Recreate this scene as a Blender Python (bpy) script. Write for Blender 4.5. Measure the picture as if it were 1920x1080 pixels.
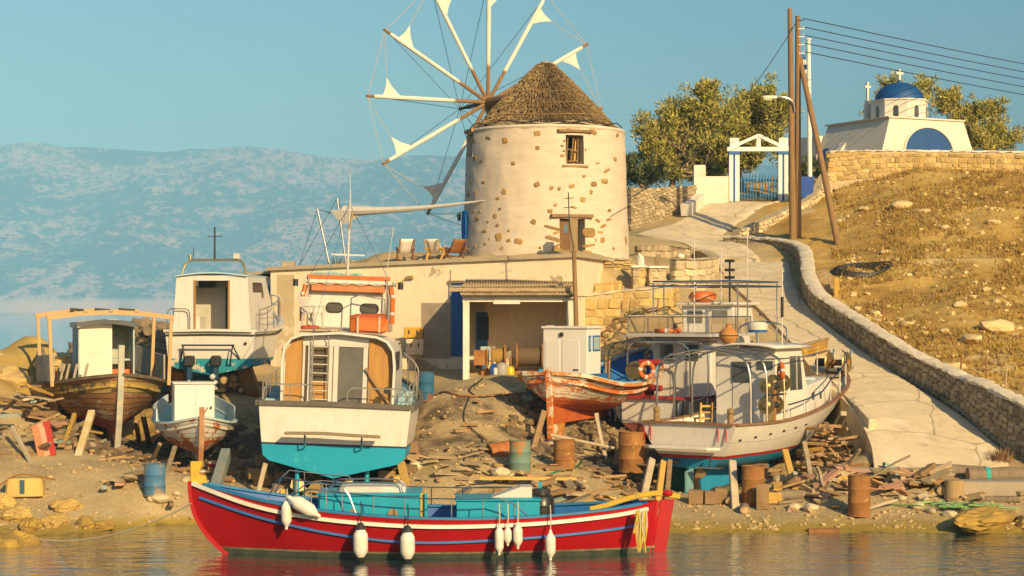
import bpy, bmesh, math, random
import numpy as np
from mathutils import Vector, Matrix, noise as mnoise
# ------------------------------------------------------------------ camera, sky, sun, exposure
S = bpy.context.scene
for o in list(bpy.data.objects): bpy.data.objects.remove(o)
COL = S.collection
R = math.radians
FPX, HZ, CH = 3600.0, 582.0, 5.6          # focal length in photo pixels, horizon row, eye height above the water
cd = bpy.data.cameras.new('camera'); cam = bpy.data.objects.new('camera', cd); COL.objects.link(cam)
cd.sensor_width = 36; cd.lens = 36 * FPX / 1920; cd.shift_y = (HZ - 540) / 1920
cd.clip_start = 1; cd.clip_end = 40000
cam.location = (0, 0, CH); cam.rotation_euler = (R(90), 0, 0); S.camera = cam
SUN_AZ, SUN_EL = 27, 24                   # degrees right of straight behind the camera, elevation
W = bpy.data.worlds.new('World'); S.world = W; W.use_nodes = True
wn = W.node_tree.nodes; wl = W.node_tree.links
sky = wn.new('ShaderNodeTexSky'); sky.sky_type = 'NISHITA'; sky.sun_disc = False
sky.sun_elevation = R(SUN_EL); sky.sun_rotation = R(180 - SUN_AZ)
sky.air_density = 1.0; sky.dust_density = 1.2; sky.ozone_density = 1.0; sky.altitude = 0
hs = wn.new('ShaderNodeHueSaturation'); hs.inputs['Hue'].default_value = 0.488; hs.inputs['Saturation'].default_value = 1.45
wl.new(sky.outputs[0], hs.inputs['Color']); wl.new(hs.outputs[0], wn['Background'].inputs[0])
wn['Background'].inputs[1].default_value = 0.09
sd = bpy.data.lights.new('sun', 'SUN'); sun = bpy.data.objects.new('sun', sd); COL.objects.link(sun)
sd.energy = 5.0; sd.angle = R(0.6); sd.color = (1.0, 0.74, 0.37)
sun.rotation_euler = (R(90 - SUN_EL), 0, R(SUN_AZ))
vs = S.view_settings; vs.view_transform = 'Standard'; vs.look = 'None'; vs.exposure = 0.26; vs.gamma = 1; vs.use_curve_mapping = False
S.cycles.max_bounces = 6; S.cycles.volume_bounces = 0; S.cycles.use_denoising = True
S.cycles.transparent_max_bounces = 8; S.cycles.caustics_reflective = False; S.cycles.caustics_refractive = False
rng = random.Random(7)
def at(px, py, Y): return Vector(((px - 960) / FPX * Y, Y, CH - (py - HZ) / FPX * Y))
def U(a, b): return rng.uniform(a, b)
# ------------------------------------------------------------------ materials
MATS = {}
def mat(name, c1, c2=None, sc=2.0, rough=0.6, bump=0.0, bsc=30.0, metal=0.0, peel=None, psc=5.0, pth=0.55, pw=0.04,
        stretch=(1, 1, 1), rnd=0.0, dirt=0.0, spec=0.5, coat=0.0, detail=5.0, alpha=1.0, rust=None, rth=.62, streak=0.0, scol=(.30, .20, .10)):
    if name in MATS: return MATS[name]
    m = bpy.data.materials.new(name); m.use_nodes = True; n = m.node_tree.nodes; l = m.node_tree.links
    b = n['Principled BSDF']
    tc = n.new('ShaderNodeTexCoord'); mp = n.new('ShaderNodeMapping'); mp.inputs['Scale'].default_value = stretch
    l.new(tc.outputs['Object'], mp.inputs[0])
    oi = n.new('ShaderNodeObjectInfo')
    if rnd:
        ad = n.new('ShaderNodeVectorMath'); ad.operation = 'ADD'; sc_ = n.new('ShaderNodeMath'); sc_.operation = 'MULTIPLY'; sc_.inputs[1].default_value = 50
        l.new(oi.outputs['Random'], sc_.inputs[0]); l.new(mp.outputs[0], ad.inputs[0]); l.new(sc_.outputs[0], ad.inputs[1]); vec = ad.outputs[0]
    else: vec = mp.outputs[0]
    def noi(s, d=detail, r=0.6):
        t = n.new('ShaderNodeTexNoise'); t.inputs['Scale'].default_value = s; t.inputs['Detail'].default_value = d; t.inputs['Roughness'].default_value = r
        l.new(vec, t.inputs['Vector']); return t.outputs[0]
    def mix(f, a, bb, blend='MIX'):
        x = n.new('ShaderNodeMix'); x.data_type = 'RGBA'; x.blend_type = blend
        if isinstance(f, float): x.inputs[0].default_value = f
        else: l.new(f, x.inputs[0])
        for i, v in ((6, a), (7, bb)):
            if isinstance(v, tuple): x.inputs[i].default_value = (*v, 1)
            else: l.new(v, x.inputs[i])
        return x.outputs[2]
    def ramp(v, a, bb):
        r_ = n.new('ShaderNodeMapRange'); r_.inputs[1].default_value = a; r_.inputs[2].default_value = bb; l.new(v, r_.inputs[0]); return r_.outputs[0]
    c2 = c2 or tuple(x * 0.8 for x in c1)
    col = mix(ramp(noi(sc), .32, .68), c1, c2)
    hgt = noi(bsc)
    if dirt: col = mix(ramp(noi(sc * 3.1, 8, .7), .5, .85), col, mix(dirt, col, (.09, .065, .04)))
    if streak:
        m2 = n.new('ShaderNodeMapping'); m2.inputs['Scale'].default_value = (5, 5, .45); l.new(tc.outputs['Object'], m2.inputs[0]); t2 = n.new('ShaderNodeTexNoise'); t2.inputs['Scale'].default_value = 1.6; t2.inputs['Detail'].default_value = 7; t2.inputs['Roughness'].default_value = .7; l.new(m2.outputs[0], t2.inputs[0])
        col = mix(ramp(t2.outputs[0], .54, .80), col, mix(streak, col, scol))
    if rust: col = mix(ramp(noi(psc * .6, 8, .75), rth, rth + .08), col, rust)
    if peel:
        pf = ramp(noi(psc, 9, .68), pth, pth + pw); col = mix(pf, col, peel)
    if rnd:
        h = n.new('ShaderNodeHueSaturation'); mr = n.new('ShaderNodeMapRange'); mr.inputs[3].default_value = 1 - rnd; mr.inputs[4].default_value = 1 + rnd
        l.new(oi.outputs['Random'], mr.inputs[0]); l.new(mr.outputs[0], h.inputs['Value']); l.new(col, h.inputs['Color']); col = h.outputs[0]
    l.new(col, b.inputs['Base Color'])
    b.inputs['Roughness'].default_value = rough; b.inputs['Metallic'].default_value = metal; b.inputs['Specular IOR Level'].default_value = spec
    if coat: b.inputs['Coat Weight'].default_value = coat; b.inputs['Coat Roughness'].default_value = .15
    if bump:
        bp = n.new('ShaderNodeBump'); bp.inputs['Strength'].default_value = min(bump, 1); bp.inputs['Distance'].default_value = .02 * max(1, bump)
        l.new(hgt, bp.inputs['Height']); l.new(bp.outputs[0], b.inputs['Normal'])
    if alpha < 1: b.inputs['Alpha'].default_value = alpha
    MATS[name] = m; return m
# ------------------------------------------------------------------ mesh builder
def frame(d, up=Vector((0, 0, 1))):
    d = Vector(d).normalized()
    if abs(d.dot(up)) > .98: up = Vector((1, 0, 0))
    a = d.cross(up).normalized(); return a, a.cross(d).normalized()
class MB:
    def __init__(s): s.v = []; s.f = []
    def add(s, vs_, fs):
        k = len(s.v); s.v += [tuple(p) for p in vs_]; s.f += [tuple(i + k for i in f) for f in fs]; return s
    def box(s, c, sz, m=None, taper=1.0):
        x, y, z = (q / 2 for q in sz); c = Vector(c)
        P = [Vector((sx * x * (taper if sz_ > 0 else 1), sy * y * (taper if sz_ > 0 else 1), sz_ * z)) for sz_ in (-1, 1) for sy in (-1, 1) for sx in (-1, 1)]
        if m is not None: P = [m @ p for p in P]
        return s.add([c + p for p in P], [(0, 2, 3, 1), (4, 5, 7, 6), (0, 1, 5, 4), (2, 6, 7, 3), (0, 4, 6, 2), (1, 3, 7, 5)])
    def cbox(s, c, sz, ch=.12, jit=0.0, m=None, r=rng):      # chamfered, uneven block
        h = [q / 2 for q in sz]; c = Vector(c); P = []; idx = {}
        for sx in (-1, 1):
            for sy in (-1, 1):
                for sz_ in (-1, 1):
                    j = [1 + r.uniform(-jit, jit) for _ in range(3)]; sg = (sx, sy, sz_)
                    for ax in range(3):
                        p = [sg[k] * h[k] * j[k] * (1 if k == ax else 1 - ch * r.uniform(.6, 1.6)) for k in range(3)]
                        idx[(sg, ax)] = len(P); P.append(Vector(p))
        F = []
        for sx in (-1, 1):
            for sy in (-1, 1):
                for sz_ in (-1, 1):
                    t = [idx[((sx, sy, sz_), k)] for k in range(3)]; F.append(t if sx * sy * sz_ > 0 else t[::-1])
        for ax in range(3):
            a, b = (ax + 1) % 3, (ax + 2) % 3
            for sg in (-1, 1):
                q = []
                for u, v in ((-1, -1), (1, -1), (1, 1), (-1, 1)):
                    t = [0, 0, 0]; t[ax] = sg; t[a] = u; t[b] = v; q.append(idx[(tuple(t), ax)])
                F.append(q if sg > 0 else q[::-1])
            for u in (-1, 1):
                for v in (-1, 1):
                    t0 = [0] * 3; t0[a] = u; t0[b] = v; t1 = list(t0); t0[ax] = -1; t1[ax] = 1
                    q = [idx[(tuple(t0), a)], idx[(tuple(t1), a)], idx[(tuple(t1), b)], idx[(tuple(t0), b)]]
                    F.append(q if u * v > 0 else q[::-1])
        if m is not None: P = [m @ p for p in P]
        return s.add([c + p for p in P], F)
    def bar(s, a, b, w, h, up=(0, 0, 1), w2=None, h2=None):
        a, b = Vector(a), Vector(b); x, y = frame(b - a, Vector(up)); w2 = w2 or w; h2 = h2 or h
        P = [p + x * i * ww / 2 + y * j * hh / 2 for p, ww, hh in ((a, w, h), (b, w2, h2)) for i, j in ((-1, -1), (1, -1), (1, 1), (-1, 1))]
        return s.add(P, [(3, 2, 1, 0), (4, 5, 6, 7), (0, 1, 5, 4), (1, 2, 6, 5), (2, 3, 7, 6), (3, 0, 4, 7)])
    def tube(s, pts, r, n=6, cap=True, closed=False):
        pts = [Vector(p) for p in pts]; N = len(pts); P = []; F = []; x = None
        rr = r if isinstance(r, (list, tuple)) else [r] * N
        for i, p in enumerate(pts):
            d = (pts[(i + 1) % N] - pts[i - 1]) if closed else (pts[min(i + 1, N - 1)] - pts[max(i - 1, 0)])
            if d.length < 1e-9: d = Vector((0, 0, 1))
            d.normalize()
            if x is None: x, y = frame(d)
            else:
                x = x - d * x.dot(d)
                x = x.normalized() if x.length > 1e-6 else frame(d)[0]
                y = x.cross(d)
            P += [p + (x * math.cos(2 * math.pi * k / n) + y * math.sin(2 * math.pi * k / n)) * rr[i] for k in range(n)]
        for i in range(N if closed else N - 1):
            j = (i + 1) % N
            F += [(i * n + k, i * n + (k + 1) % n, j * n + (k + 1) % n, j * n + k) for k in range(n)]
        if cap and not closed: F += [tuple(range(n))[::-1], tuple((N - 1) * n + k for k in range(n))]
        return s.add(P, F)
    def sweep(s, pts, w, h, up=(0, 0, 1), closed=False):      # rectangular section along a path
        pts = [Vector(p) for p in pts]; N = len(pts); P = []; up = Vector(up)
        for i, p in enumerate(pts):
            d = (pts[(i + 1) % N] - pts[i - 1]) if closed else (pts[min(i + 1, N - 1)] - pts[max(i - 1, 0)])
            x, y = frame(d, up); P += [p + x * a * w / 2 + y * b * h / 2 for a, b in ((-1, -1), (1, -1), (1, 1), (-1, 1))]
        F = []
        for i in range(N if closed else N - 1):
            j = (i + 1) % N; F += [(i * 4 + k, i * 4 + (k + 1) % 4, j * 4 + (k + 1) % 4, j * 4 + k) for k in range(4)]
        if not closed: F += [(3, 2, 1, 0), tuple((N - 1) * 4 + k for k in range(4))]
        return s.add(P, F)
    def lathe(s, prof, n=16, c=(0, 0, 0), m=None, a0=0, a1=2 * math.pi):
        c = Vector(c); full = abs(a1 - a0 - 2 * math.pi) < 1e-6; K = n if full else n + 1; P = []; F = []
        for r_, z in prof:
            for k in range(K):
                a = a0 + (a1 - a0) * k / n; p = Vector((r_ * math.cos(a), r_ * math.sin(a), z)); P.append(c + (m @ p if m is not None else p))
        for i in range(len(prof) - 1):
            for k in range(n):
                k2 = (k + 1) % K; F.append((i * K + k, i * K + k2, (i + 1) * K + k2, (i + 1) * K + k))
        if full:
            if prof[0][0] > 1e-5: F.append(tuple(range(K))[::-1])
            if prof[-1][0] > 1e-5: F.append(tuple((len(prof) - 1) * K + k for k in range(K)))
        return s.add(P, F)
    def prism(s, poly, d):                                   # polygon of 3-D points pushed by d
        d = Vector(d); A = [Vector(p) for p in poly]; n = len(A)
        return s.add(A + [p + d for p in A], [tuple(range(n))[::-1], tuple(range(n, 2 * n))] + [(i, (i + 1) % n, n + (i + 1) % n, n + i) for i in range(n)])
    def grid(s, fn, nu, nv):
        return s.add([fn(i / nu, j / nv) for i in range(nu + 1) for j in range(nv + 1)],
                     [(i * (nv + 1) + j, (i + 1) * (nv + 1) + j, (i + 1) * (nv + 1) + j + 1, i * (nv + 1) + j + 1) for i in range(nu) for j in range(nv)])
    def mesh(s, name, m, smooth=False):
        me = bpy.data.meshes.new(name); me.from_pydata(s.v, [], s.f); me.validate()
        bm = bmesh.new(); bm.from_mesh(me); bmesh.ops.recalc_face_normals(bm, faces=bm.faces); bm.to_mesh(me); bm.free()
        if m is not None: me.materials.append(m)
        if smooth: me.polygons.foreach_set('use_smooth', [True] * len(me.polygons)); me.set_sharp_from_angle(angle=R(40))
        return me
    def build(s, name, m, parent=None, smooth=False, bevel=0, **kw):
        o = bpy.data.objects.new(name, s.mesh(name, m, smooth)); COL.objects.link(o)
        if parent: o.parent = parent
        if bevel:
            b = o.modifiers.new('bevel', 'BEVEL'); b.width = bevel; b.segments = 1; b.limit_method = 'ANGLE'
        for k, v in kw.items(): o[k] = v
        return o
def tag(o, label, cat, group=None):
    o['label'] = label; o['category'] = cat
    if group: o['group'] = group
    return o
def thing(name, label, cat, loc=(0, 0, 0), rz=0, group=None, roll=0, pitch=0):
    o = bpy.data.objects.new(name, None); COL.objects.link(o); o.empty_display_size = .2
    o.location = loc; o.rotation_euler = (R(roll), R(pitch), R(rz)); return tag(o, label, cat, group)
def inst(name, me, loc, rot=(0, 0, 0), scale=(1, 1, 1), parent=None):
    o = bpy.data.objects.new(name, me); COL.objects.link(o); o.location = loc; o.rotation_euler = rot; o.scale = scale
    if parent: o.parent = parent
    return o
def crv(t, pts):                                             # smooth curve through (t, value) points
    if t <= pts[0][0]: return pts[0][1]
    if t >= pts[-1][0]: return pts[-1][1]
    for i in range(len(pts) - 1):
        if t <= pts[i + 1][0]: break
    def sl(k):
        a, b = max(k - 1, 0), min(k + 1, len(pts) - 1); return (pts[b][1] - pts[a][1]) / (pts[b][0] - pts[a][0])
    h = pts[i + 1][0] - pts[i][0]; u = (t - pts[i][0]) / h; p0, p1 = pts[i][1], pts[i + 1][1]; m0, m1 = sl(i) * h, sl(i + 1) * h
    return (2 * u**3 - 3 * u**2 + 1) * p0 + (u**3 - 2 * u**2 + u) * m0 + (-2 * u**3 + 3 * u**2) * p1 + (u**3 - u**2) * m1
def path3(pts, n):                                           # n points on a smooth curve through 3-D points
    P = [Vector(p) for p in pts]; ks = [0]
    for a, b in zip(P, P[1:]): ks.append(ks[-1] + (b - a).length)
    return [Vector([crv(ks[-1] * i / (n - 1), [(k, p[c]) for k, p in zip(ks, P)]) for c in range(3)]) for i in range(n)]
def sag(a, b, d, n=10):
    a, b = Vector(a), Vector(b); return [a.lerp(b, i / n) - Vector((0, 0, 4 * d * (i / n) * (1 - i / n))) for i in range(n + 1)]
Zrot = lambda a: Matrix.Rotation(R(a), 3, 'Z')
AX = {'x': Matrix.Rotation(R(90), 3, 'Y'), 'y': Matrix.Rotation(R(-90), 3, 'X'), 'z': Matrix.Identity(3)}
# palette
WHITE = mat('white_paint', (.62, .585, .525), (.55, .51, .45), 1.5, .45, dirt=.3, streak=.35)
GEL = mat('white_gelcoat', (.69, .65, .585), (.64, .60, .53), 1.0, .35, dirt=.2, coat=.1, streak=.35)
WOODD = mat('weathered_wood', (.36, .225, .10), (.22, .13, .06), 3, .85, bump=.6, bsc=18, stretch=(1, 4, 4), rnd=.35)
WOODY = mat('yellow_wood', (.60, .37, .08), (.44, .26, .06), 3, .8, bump=.5, bsc=18, stretch=(1, 4, 4), rnd=.25)
WOODG = mat('grey_wood', (.43, .33, .20), (.28, .21, .125), 3, .9, bump=.6, bsc=20, stretch=(1, 4, 4), rnd=.35)
WOODV = mat('varnished_wood', (.30, .13, .045), (.22, .09, .03), 3, .4, bump=.2, bsc=20)
POLE = mat('pole_wood', (.30, .18, .08), (.20, .115, .05), 2, .85, bump=.8, bsc=14, stretch=(5, 5, .4))
STEEL = mat('stainless_tube', (.62, .60, .55), None, 3, .22, metal=1.0)
DARK = mat('black_rubber', (.02, .02, .02), (.03, .03, .03), 3, .6)
GLASS = mat('dark_glass', (.05, .06, .06), (.08, .085, .08), 1, .08, spec=.8)
BRASS = mat('dull_brass', (.45, .33, .14), (.30, .22, .10), 6, .45, metal=.8)
RUST = mat('rust', (.22, .09, .03), (.34, .17, .05), 4, .9, bump=.5, bsc=25, rnd=.1)
ORANGE = mat('orange_plastic', (.62, .15, .02), (.50, .11, .015), 3, .5)
ROPEY = mat('yellow_rope', (.62, .45, .08), (.5, .36, .07), 8, .9)
ROPEW = mat('pale_rope', (.55, .48, .34), (.45, .38, .26), 8, .9)
BLACKROPE = mat('black_cord', (.025, .025, .025), None, 8, .8)
TURQ = mat('turquoise_paint', (.005, .33, .48), (.008, .28, .40), 1.5, .4, dirt=.2, streak=.2, scol=(.05, .12, .14))
BLUEP = mat('blue_paint', (.01, .12, .36), (.012, .10, .28), 2, .5, dirt=.2)
REDP = mat('red_paint', (.42, .006, .008), (.34, .006, .007), .9, .33, coat=.05, dirt=.12, streak=.3, scol=(.16, .01, .01), peel=(.5, .30, .24), psc=5, pth=.74, pw=.02)
STONE = mat('ochre_stone', (.52, .37, .135), (.36, .245, .09), 1.3, .92, bump=.8, bsc=7, rnd=.33)
STONEG = mat('grey_stone', (.45, .365, .23), (.31, .245, .15), 1.3, .92, bump=.8, bsc=7, rnd=.3)
ROCKY = mat('golden_rock', (.62, .42, .12), (.44, .29, .09), 1.1, .9, bump=1.0, bsc=5, rnd=.2)
# ------------------------------------------------------------------ terrain
CP = []                                                      # ground points (x, y, z)
def cp(px, py, Y): CP.append(tuple(at(px, py, Y)))
for a in ((150,905,51.8),(290,934,51),(150,872,53),(40,852,54),(300,882,53),(380,892,54),(225,848,57),(640,922,53),(490,815,57.5),(470,742,62),(400,742,62),
          (850,852,54),(850,782,57.5),(850,732,61),(900,706,63),(980,706,63),(800,752,59.5),(975,888,53),(1058,880,53.5),(1150,918,52.5),(1300,935,52),
          (1400,946,51.5),(1250,918,54.5),(1600,969,50),(1700,930,51.5),(1850,905,52.5),(1580,868,55),(1500,896,54),(1250,700,66),(1150,602,67.5),(1230,622,66.5),
          (1200,662,65),(1100,660,64),(1050,848,57),(1150,806,60),
          # road
          (1780,872,53.7),(1880,872,53.6),(1700,800,56.5),(1640,740,59.5),(1590,690,62.5),(1530,630,67),(1480,580,72),(1440,530,78),(1415,490,84),(1350,490,84),(1330,450,91),
          (1340,420,94.5),(1400,385,97),(1460,377,98.5),(1230,430,93),(1552,700,62),(1475,640,66.5),
          # hill above the wall
          (1545,520,78),(1755,655,63.2),(1850,715,59.8),(1935,735,58.3),(1910,690,60.5),(1900,600,68),(1850,560,71),(1760,560,72.5),(1650,560,75),(1750,480,80),(1900,480,80),(1640,440,86),
          (1800,400,88),(1900,340,95),(1700,322,98),(1590,372,95),(1560,480,84),(2050,480,80),(2050,620,68),(2050,340,95),
          # mill plateau
          (1020,486,75),(1140,486,75),(900,486,74),(760,490,77.5),(660,497,79),(1190,482,79),(1200,446,88),(1120,480,80),(1020,470,82),(1130,554,69.2),(1200,553,69.0),(1250,551,69.2),(1300,553,70.3),(1330,548,72.5),(1230,497,74.5),(1280,493,76),(1215,492,77.5),(1290,600,68),
          # left headland
          (20,690,60),(100,655,63),(30,742,57),(-20,676,62),(-90,695,61),(270,622,69),(300,672,66),(20,792,55.5),(-60,800,55),(170,652,69),(370,645,70),(400,700,66)): cp(*a)
for px, py in ((-120,1000),(0,1004),(120,1002),(210,992),(290,985),(380,985),(500,990),(700,992),(900,992),(1100,996),(1260,1000),(1500,1000),(1700,998),(1920,1000),(2100,1000)):
    cp(px, py, CH * FPX / (py - HZ))
for x in range(-30, 41, 6): CP.extend([(x, 45.2, -.45), (x, 42, -1.0), (x, 36, -1.5)])
for x, y in ((2.2, 65), (0, 65.9), (-2, 66.8), (-4.5, 67.8), (-7, 68.9), (-9, 69.7)): CP.append((x, y, 3.5)); CP.append((x - .5, y - 1.8, 3.4))
for x, y in ((2.0, 70.4), (.6, 71), (-1.2, 71.6), (-3.4, 72.6), (-5.6, 73.8)): CP.append((x, y, 7.25)); CP.append((x - .4, y - 2.2, 4.5))
for x, y, z in ((-17,70,1.5),(-13,71,3),(-10.5,73.5,3.2),(-9.5,80,3.5),(-17,76,-1.5),(-11,82,-1),(-5,86,4),(-4,95,-1),(1,90,8),(4,100,9),(0,106,-1),(8,108,10.6),(13,112,12),(26,104,13.3),(36,106,13),(45,104,12.6),
                (20,125,11),(40,130,10),(30,140,6),(8,128,3),(-2,118,-1.5),(10,140,-1.5),(30,152,-1.5),(-20,60,.2),(-22,66,-1.5),(-24,55,-1),(-22,49,-.6),(-17,54,2),(-18,58,2.6),(60,120,8),(60,90,8),(60,70,5),(60,55,1.2)):
    CP.append((x, y, z))
for p in ((5,58,.85),(7.6,58,.75),(7,62,1.2),(5,63,1.6),(6,55,.5),(7.4,55.5,.6),(3.4,61.5,2.0),(9,63,1.8),(9.2,60,1.0),(8.6,55.5,.7),(9.6,57.5,.95),(-12,58,1.45),(-13,61,1.75),(-14.2,63.8,2.2),(-11.8,62,2.0),(-9.5,57,1.15),(-9.6,59.5,1.7),(-4.7,55,.75),(-4.8,58,1.0),(-4.8,61,1.5),(-4.8,63.5,2.3)): CP.append(p)
CPa = np.array(CP); C2 = 1.5
_d = np.sqrt(((CPa[:, None, :2] - CPa[None, :, :2])**2).sum(-1) + C2)
_A = np.block([[-_d + np.eye(len(CPa)) * .05 * 0, np.ones((len(CPa), 1))], [np.ones((1, len(CPa))), np.zeros((1, 1))]])
_w = np.linalg.solve(_A, np.append(CPa[:, 2], 0))
def hbase(P):
    P = np.atleast_2d(np.asarray(P, float)); out = np.empty(len(P))
    for i in range(0, len(P), 4000):
        d = np.sqrt(((P[i:i + 4000, None, :] - CPa[None, :, :2])**2).sum(-1) + C2); out[i:i + 4000] = -d @ _w[:-1] + _w[-1]
    return out
GX0, GX1, GY0, GY1, GS = -26.0, 46.0, 38.0, 150.0, 0.28
_xs = np.arange(GX0, GX1 + .01, GS); _ys = np.arange(GY0, GY1 + .01, GS)
_xx, _yy = np.meshgrid(_xs, _ys); _P = np.stack([_xx.ravel(), _yy.ravel()], 1); _z = hbase(_P)
_road = [at(*a) for a in ((1830,885,53.2),(1780,872,53.7),(1700,800,56.5),(1640,740,59.5),(1590,690,62.5),(1530,630,67),(1480,580,72),(1440,530,78),(1415,490,84))]
_rd = np.full(len(_P), 9e9)
for a, b in zip(_road, _road[1:]):
    A = np.array(a[:2]); D = np.array(b[:2]) - A; t = np.clip(((_P - A) @ D) / (D @ D), 0, 1); _rd = np.minimum(_rd, np.sqrt(((_P - A - t[:, None] * D)**2).sum(1)))
_nz = np.array([mnoise.fractal(Vector((x * .45, y * .45, 3)), 1.0, 2.0, 4) for x, y in _P])
_nf = np.array([mnoise.noise(Vector((x * 2.3, y * 2.3, 7))) for x, y in _P])
_head = np.clip((-9.5 - _xx.ravel()) / 2, 0, 1) * np.clip((_yy.ravel() - 54) / 3, 0, 1)
_hill = np.clip((_xx.ravel() - 11) / 2, 0, 1) * np.clip((_yy.ravel() - 60) / 4, 0, 1)
_amp = (.05 + .28 * _head + .13 * _hill) * np.clip((_rd - 1.5) / 1.5, .05, 1) * np.clip((_yy.ravel() - 44) / 6, .3, 1)
_z = _z + _amp * _nz + _nf * (.03 + .05 * _hill) * np.clip((_rd - 1.5), .1, 1)
ROADP = [((1640,882,53.2),(1925,882,53.2)),((1632,830,55),(1905,846,54.6)),((1600,770,57.6),(1825,778,57.4)),((1530,700,62),(1722,714,60.9)),((1482,640,66.3),(1630,655,65)),((1425,580,72),(1546,594,70.6)),((1370,530,78),(1505,540,76.7)),((1345,492,83.7),(1490,490,84))]
_rl = [(at(*a), at(*b)) for a, b in ROADP]                   # keep the ground under the road bed
for (l0, r0), (l1, r1) in zip(_rl, _rl[1:]):
    c0, c1 = (l0 + r0) / 2, (l1 + r1) / 2; A = np.array(c0[:2]); D = np.array(c1[:2]) - A; tt = ((_P - A) @ D) / (D @ D); t = np.clip(tt, 0, 1)
    dd = np.sqrt(((_P - A - t[:, None] * D)**2).sum(1)); hwid = ((r0 - l0).length * (1 - t) + (r1 - l1).length * t) / 2 + .25; zr_ = c0.z * (1 - t) + c1.z * t - .10
    _z = np.where((dd < hwid) & (tt > -.1) & (tt < 1.1), np.minimum(_z, zr_), _z)
_Z = _z.reshape(_xx.shape)
def G(x, y):
    i = (y - GY0) / GS; j = (x - GX0) / GS; i = min(max(i, 0), _Z.shape[0] - 1.001); j = min(max(j, 0), _Z.shape[1] - 1.001)
    a, b = int(i), int(j); u, v = i - a, j - b
    return float((_Z[a, b] * (1 - v) + _Z[a, b + 1] * v) * (1 - u) + (_Z[a + 1, b] * (1 - v) + _Z[a + 1, b + 1] * v) * u)
def gp(px, py, y0=46.0):                                     # where the sight line of a photo point meets the ground
    Y = y0
    while Y < 140:
        p = at(px, py, Y)
        if p.z <= G(p.x, p.y): return Vector((p.x, p.y, G(p.x, p.y)))
        Y += .1
    return at(px, py, 60)
def ground_material():
    m = bpy.data.materials.new('dry_earth'); m.use_nodes = True; n = m.node_tree.nodes; l = m.node_tree.links; b = n['Principled BSDF']
    tc = n.new('ShaderNodeTexCoord'); O = tc.outputs['Object']
    def noi(s, d=6, r=.62):
        t = n.new('ShaderNodeTexNoise'); t.inputs['Scale'].default_value = s; t.inputs['Detail'].default_value = d; t.inputs['Roughness'].default_value = r; l.new(O, t.inputs[0]); return t.outputs[0]
    def mr(v, a, c, lo=0, hi=1):
        r = n.new('ShaderNodeMapRange'); r.inputs[1].default_value = a; r.inputs[2].default_value = c; r.inputs[3].default_value = lo; r.inputs[4].default_value = hi; l.new(v, r.inputs[0]); return r.outputs[0]
    def mix(f, a, c):
        x = n.new('ShaderNodeMix'); x.data_type = 'RGBA'; l.new(f, x.inputs[0])
        for i, v in ((6, a), (7, c)):
            if isinstance(v, tuple): x.inputs[i].default_value = (*v, 1)
            else: l.new(v, x.inputs[i])
        return x.outputs[2]
    sx = n.new('ShaderNodeSeparateXYZ'); l.new(O, sx.inputs[0])
    beach = mix(mr(noi(.7), .35, .65), (.52, .395, .205), (.39, .29, .15))
    beach = mix(mr(noi(9, 4), .58, .72), beach, (.64, .50, .27))
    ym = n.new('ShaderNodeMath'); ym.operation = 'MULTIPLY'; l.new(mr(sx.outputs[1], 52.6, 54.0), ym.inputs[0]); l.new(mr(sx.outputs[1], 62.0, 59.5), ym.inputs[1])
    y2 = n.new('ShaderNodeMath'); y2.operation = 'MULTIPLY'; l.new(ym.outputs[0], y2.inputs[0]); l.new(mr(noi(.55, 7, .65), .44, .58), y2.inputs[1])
    beach = mix(y2.outputs[0], beach, mix(mr(noi(5), .4, .6), (.19, .135, .08), (.13, .095, .06)))   # oily yard soil, painted dark to stand in for shade under the boats
    hill = mix(mr(noi(.35, 8), .38, .6), (.40, .235, .055), (.56, .38, .115))
    hill = mix(mr(noi(6, 6, .7), .55, .72), hill, (.20, .11, .03))
    hill = mix(mr(noi(.22, 7), .60, .68), hill, (.62, .48, .24))
    isx = mr(sx.outputs[0], 11.2, 13.0); isy = mr(sx.outputs[1], 57, 60); mu = n.new('ShaderNodeMath'); mu.operation = 'MULTIPLY'; l.new(isx, mu.inputs[0]); l.new(isy, mu.inputs[1])
    col = mix(mu.outputs[0], beach, hill)
    lx = mr(sx.outputs[0], -9.6, -11.5); ly = mr(sx.outputs[1], 56, 58.5); m2 = n.new('ShaderNodeMath'); m2.operation = 'MULTIPLY'; l.new(lx, m2.inputs[0]); l.new(ly, m2.inputs[1])
    col = mix(m2.outputs[0], col, mix(mr(noi(.9, 8), .35, .65), (.60, .41, .12), (.42, .28, .085)))
    ln = n.new('ShaderNodeMath'); ln.operation = 'MULTIPLY_ADD'; ln.inputs[1].default_value = .35; l.new(noi(3), ln.inputs[0]); l.new(sx.outputs[2], ln.inputs[2])
    col = mix(mr(ln.outputs[0], .42, .26), col, (.38, .265, .05))      # weed line above the water
    col = mix(mr(ln.outputs[0], .20, .10), col, (.10, .075, .03))
    l.new(col, b.inputs['Base Color']); b.inputs['Roughness'].default_value = .95; b.inputs['Specular IOR Level'].default_value = .2
    bp = n.new('ShaderNodeBump'); bp.inputs['Strength'].default_value = .9; bp.inputs['Distance'].default_value = .06; l.new(noi(7, 8, .7), bp.inputs['Height']); l.new(bp.outputs[0], b.inputs['Normal'])
    return m
nr, nc = _Z.shape
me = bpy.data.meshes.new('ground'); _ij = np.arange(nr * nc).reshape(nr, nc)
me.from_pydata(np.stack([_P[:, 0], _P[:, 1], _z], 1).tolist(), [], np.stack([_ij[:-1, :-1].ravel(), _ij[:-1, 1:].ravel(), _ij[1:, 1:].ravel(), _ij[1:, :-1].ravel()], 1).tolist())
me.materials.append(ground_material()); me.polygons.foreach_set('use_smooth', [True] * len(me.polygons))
go = bpy.data.objects.new('ground', me); COL.objects.link(go); go['kind'] = 'structure'
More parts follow.
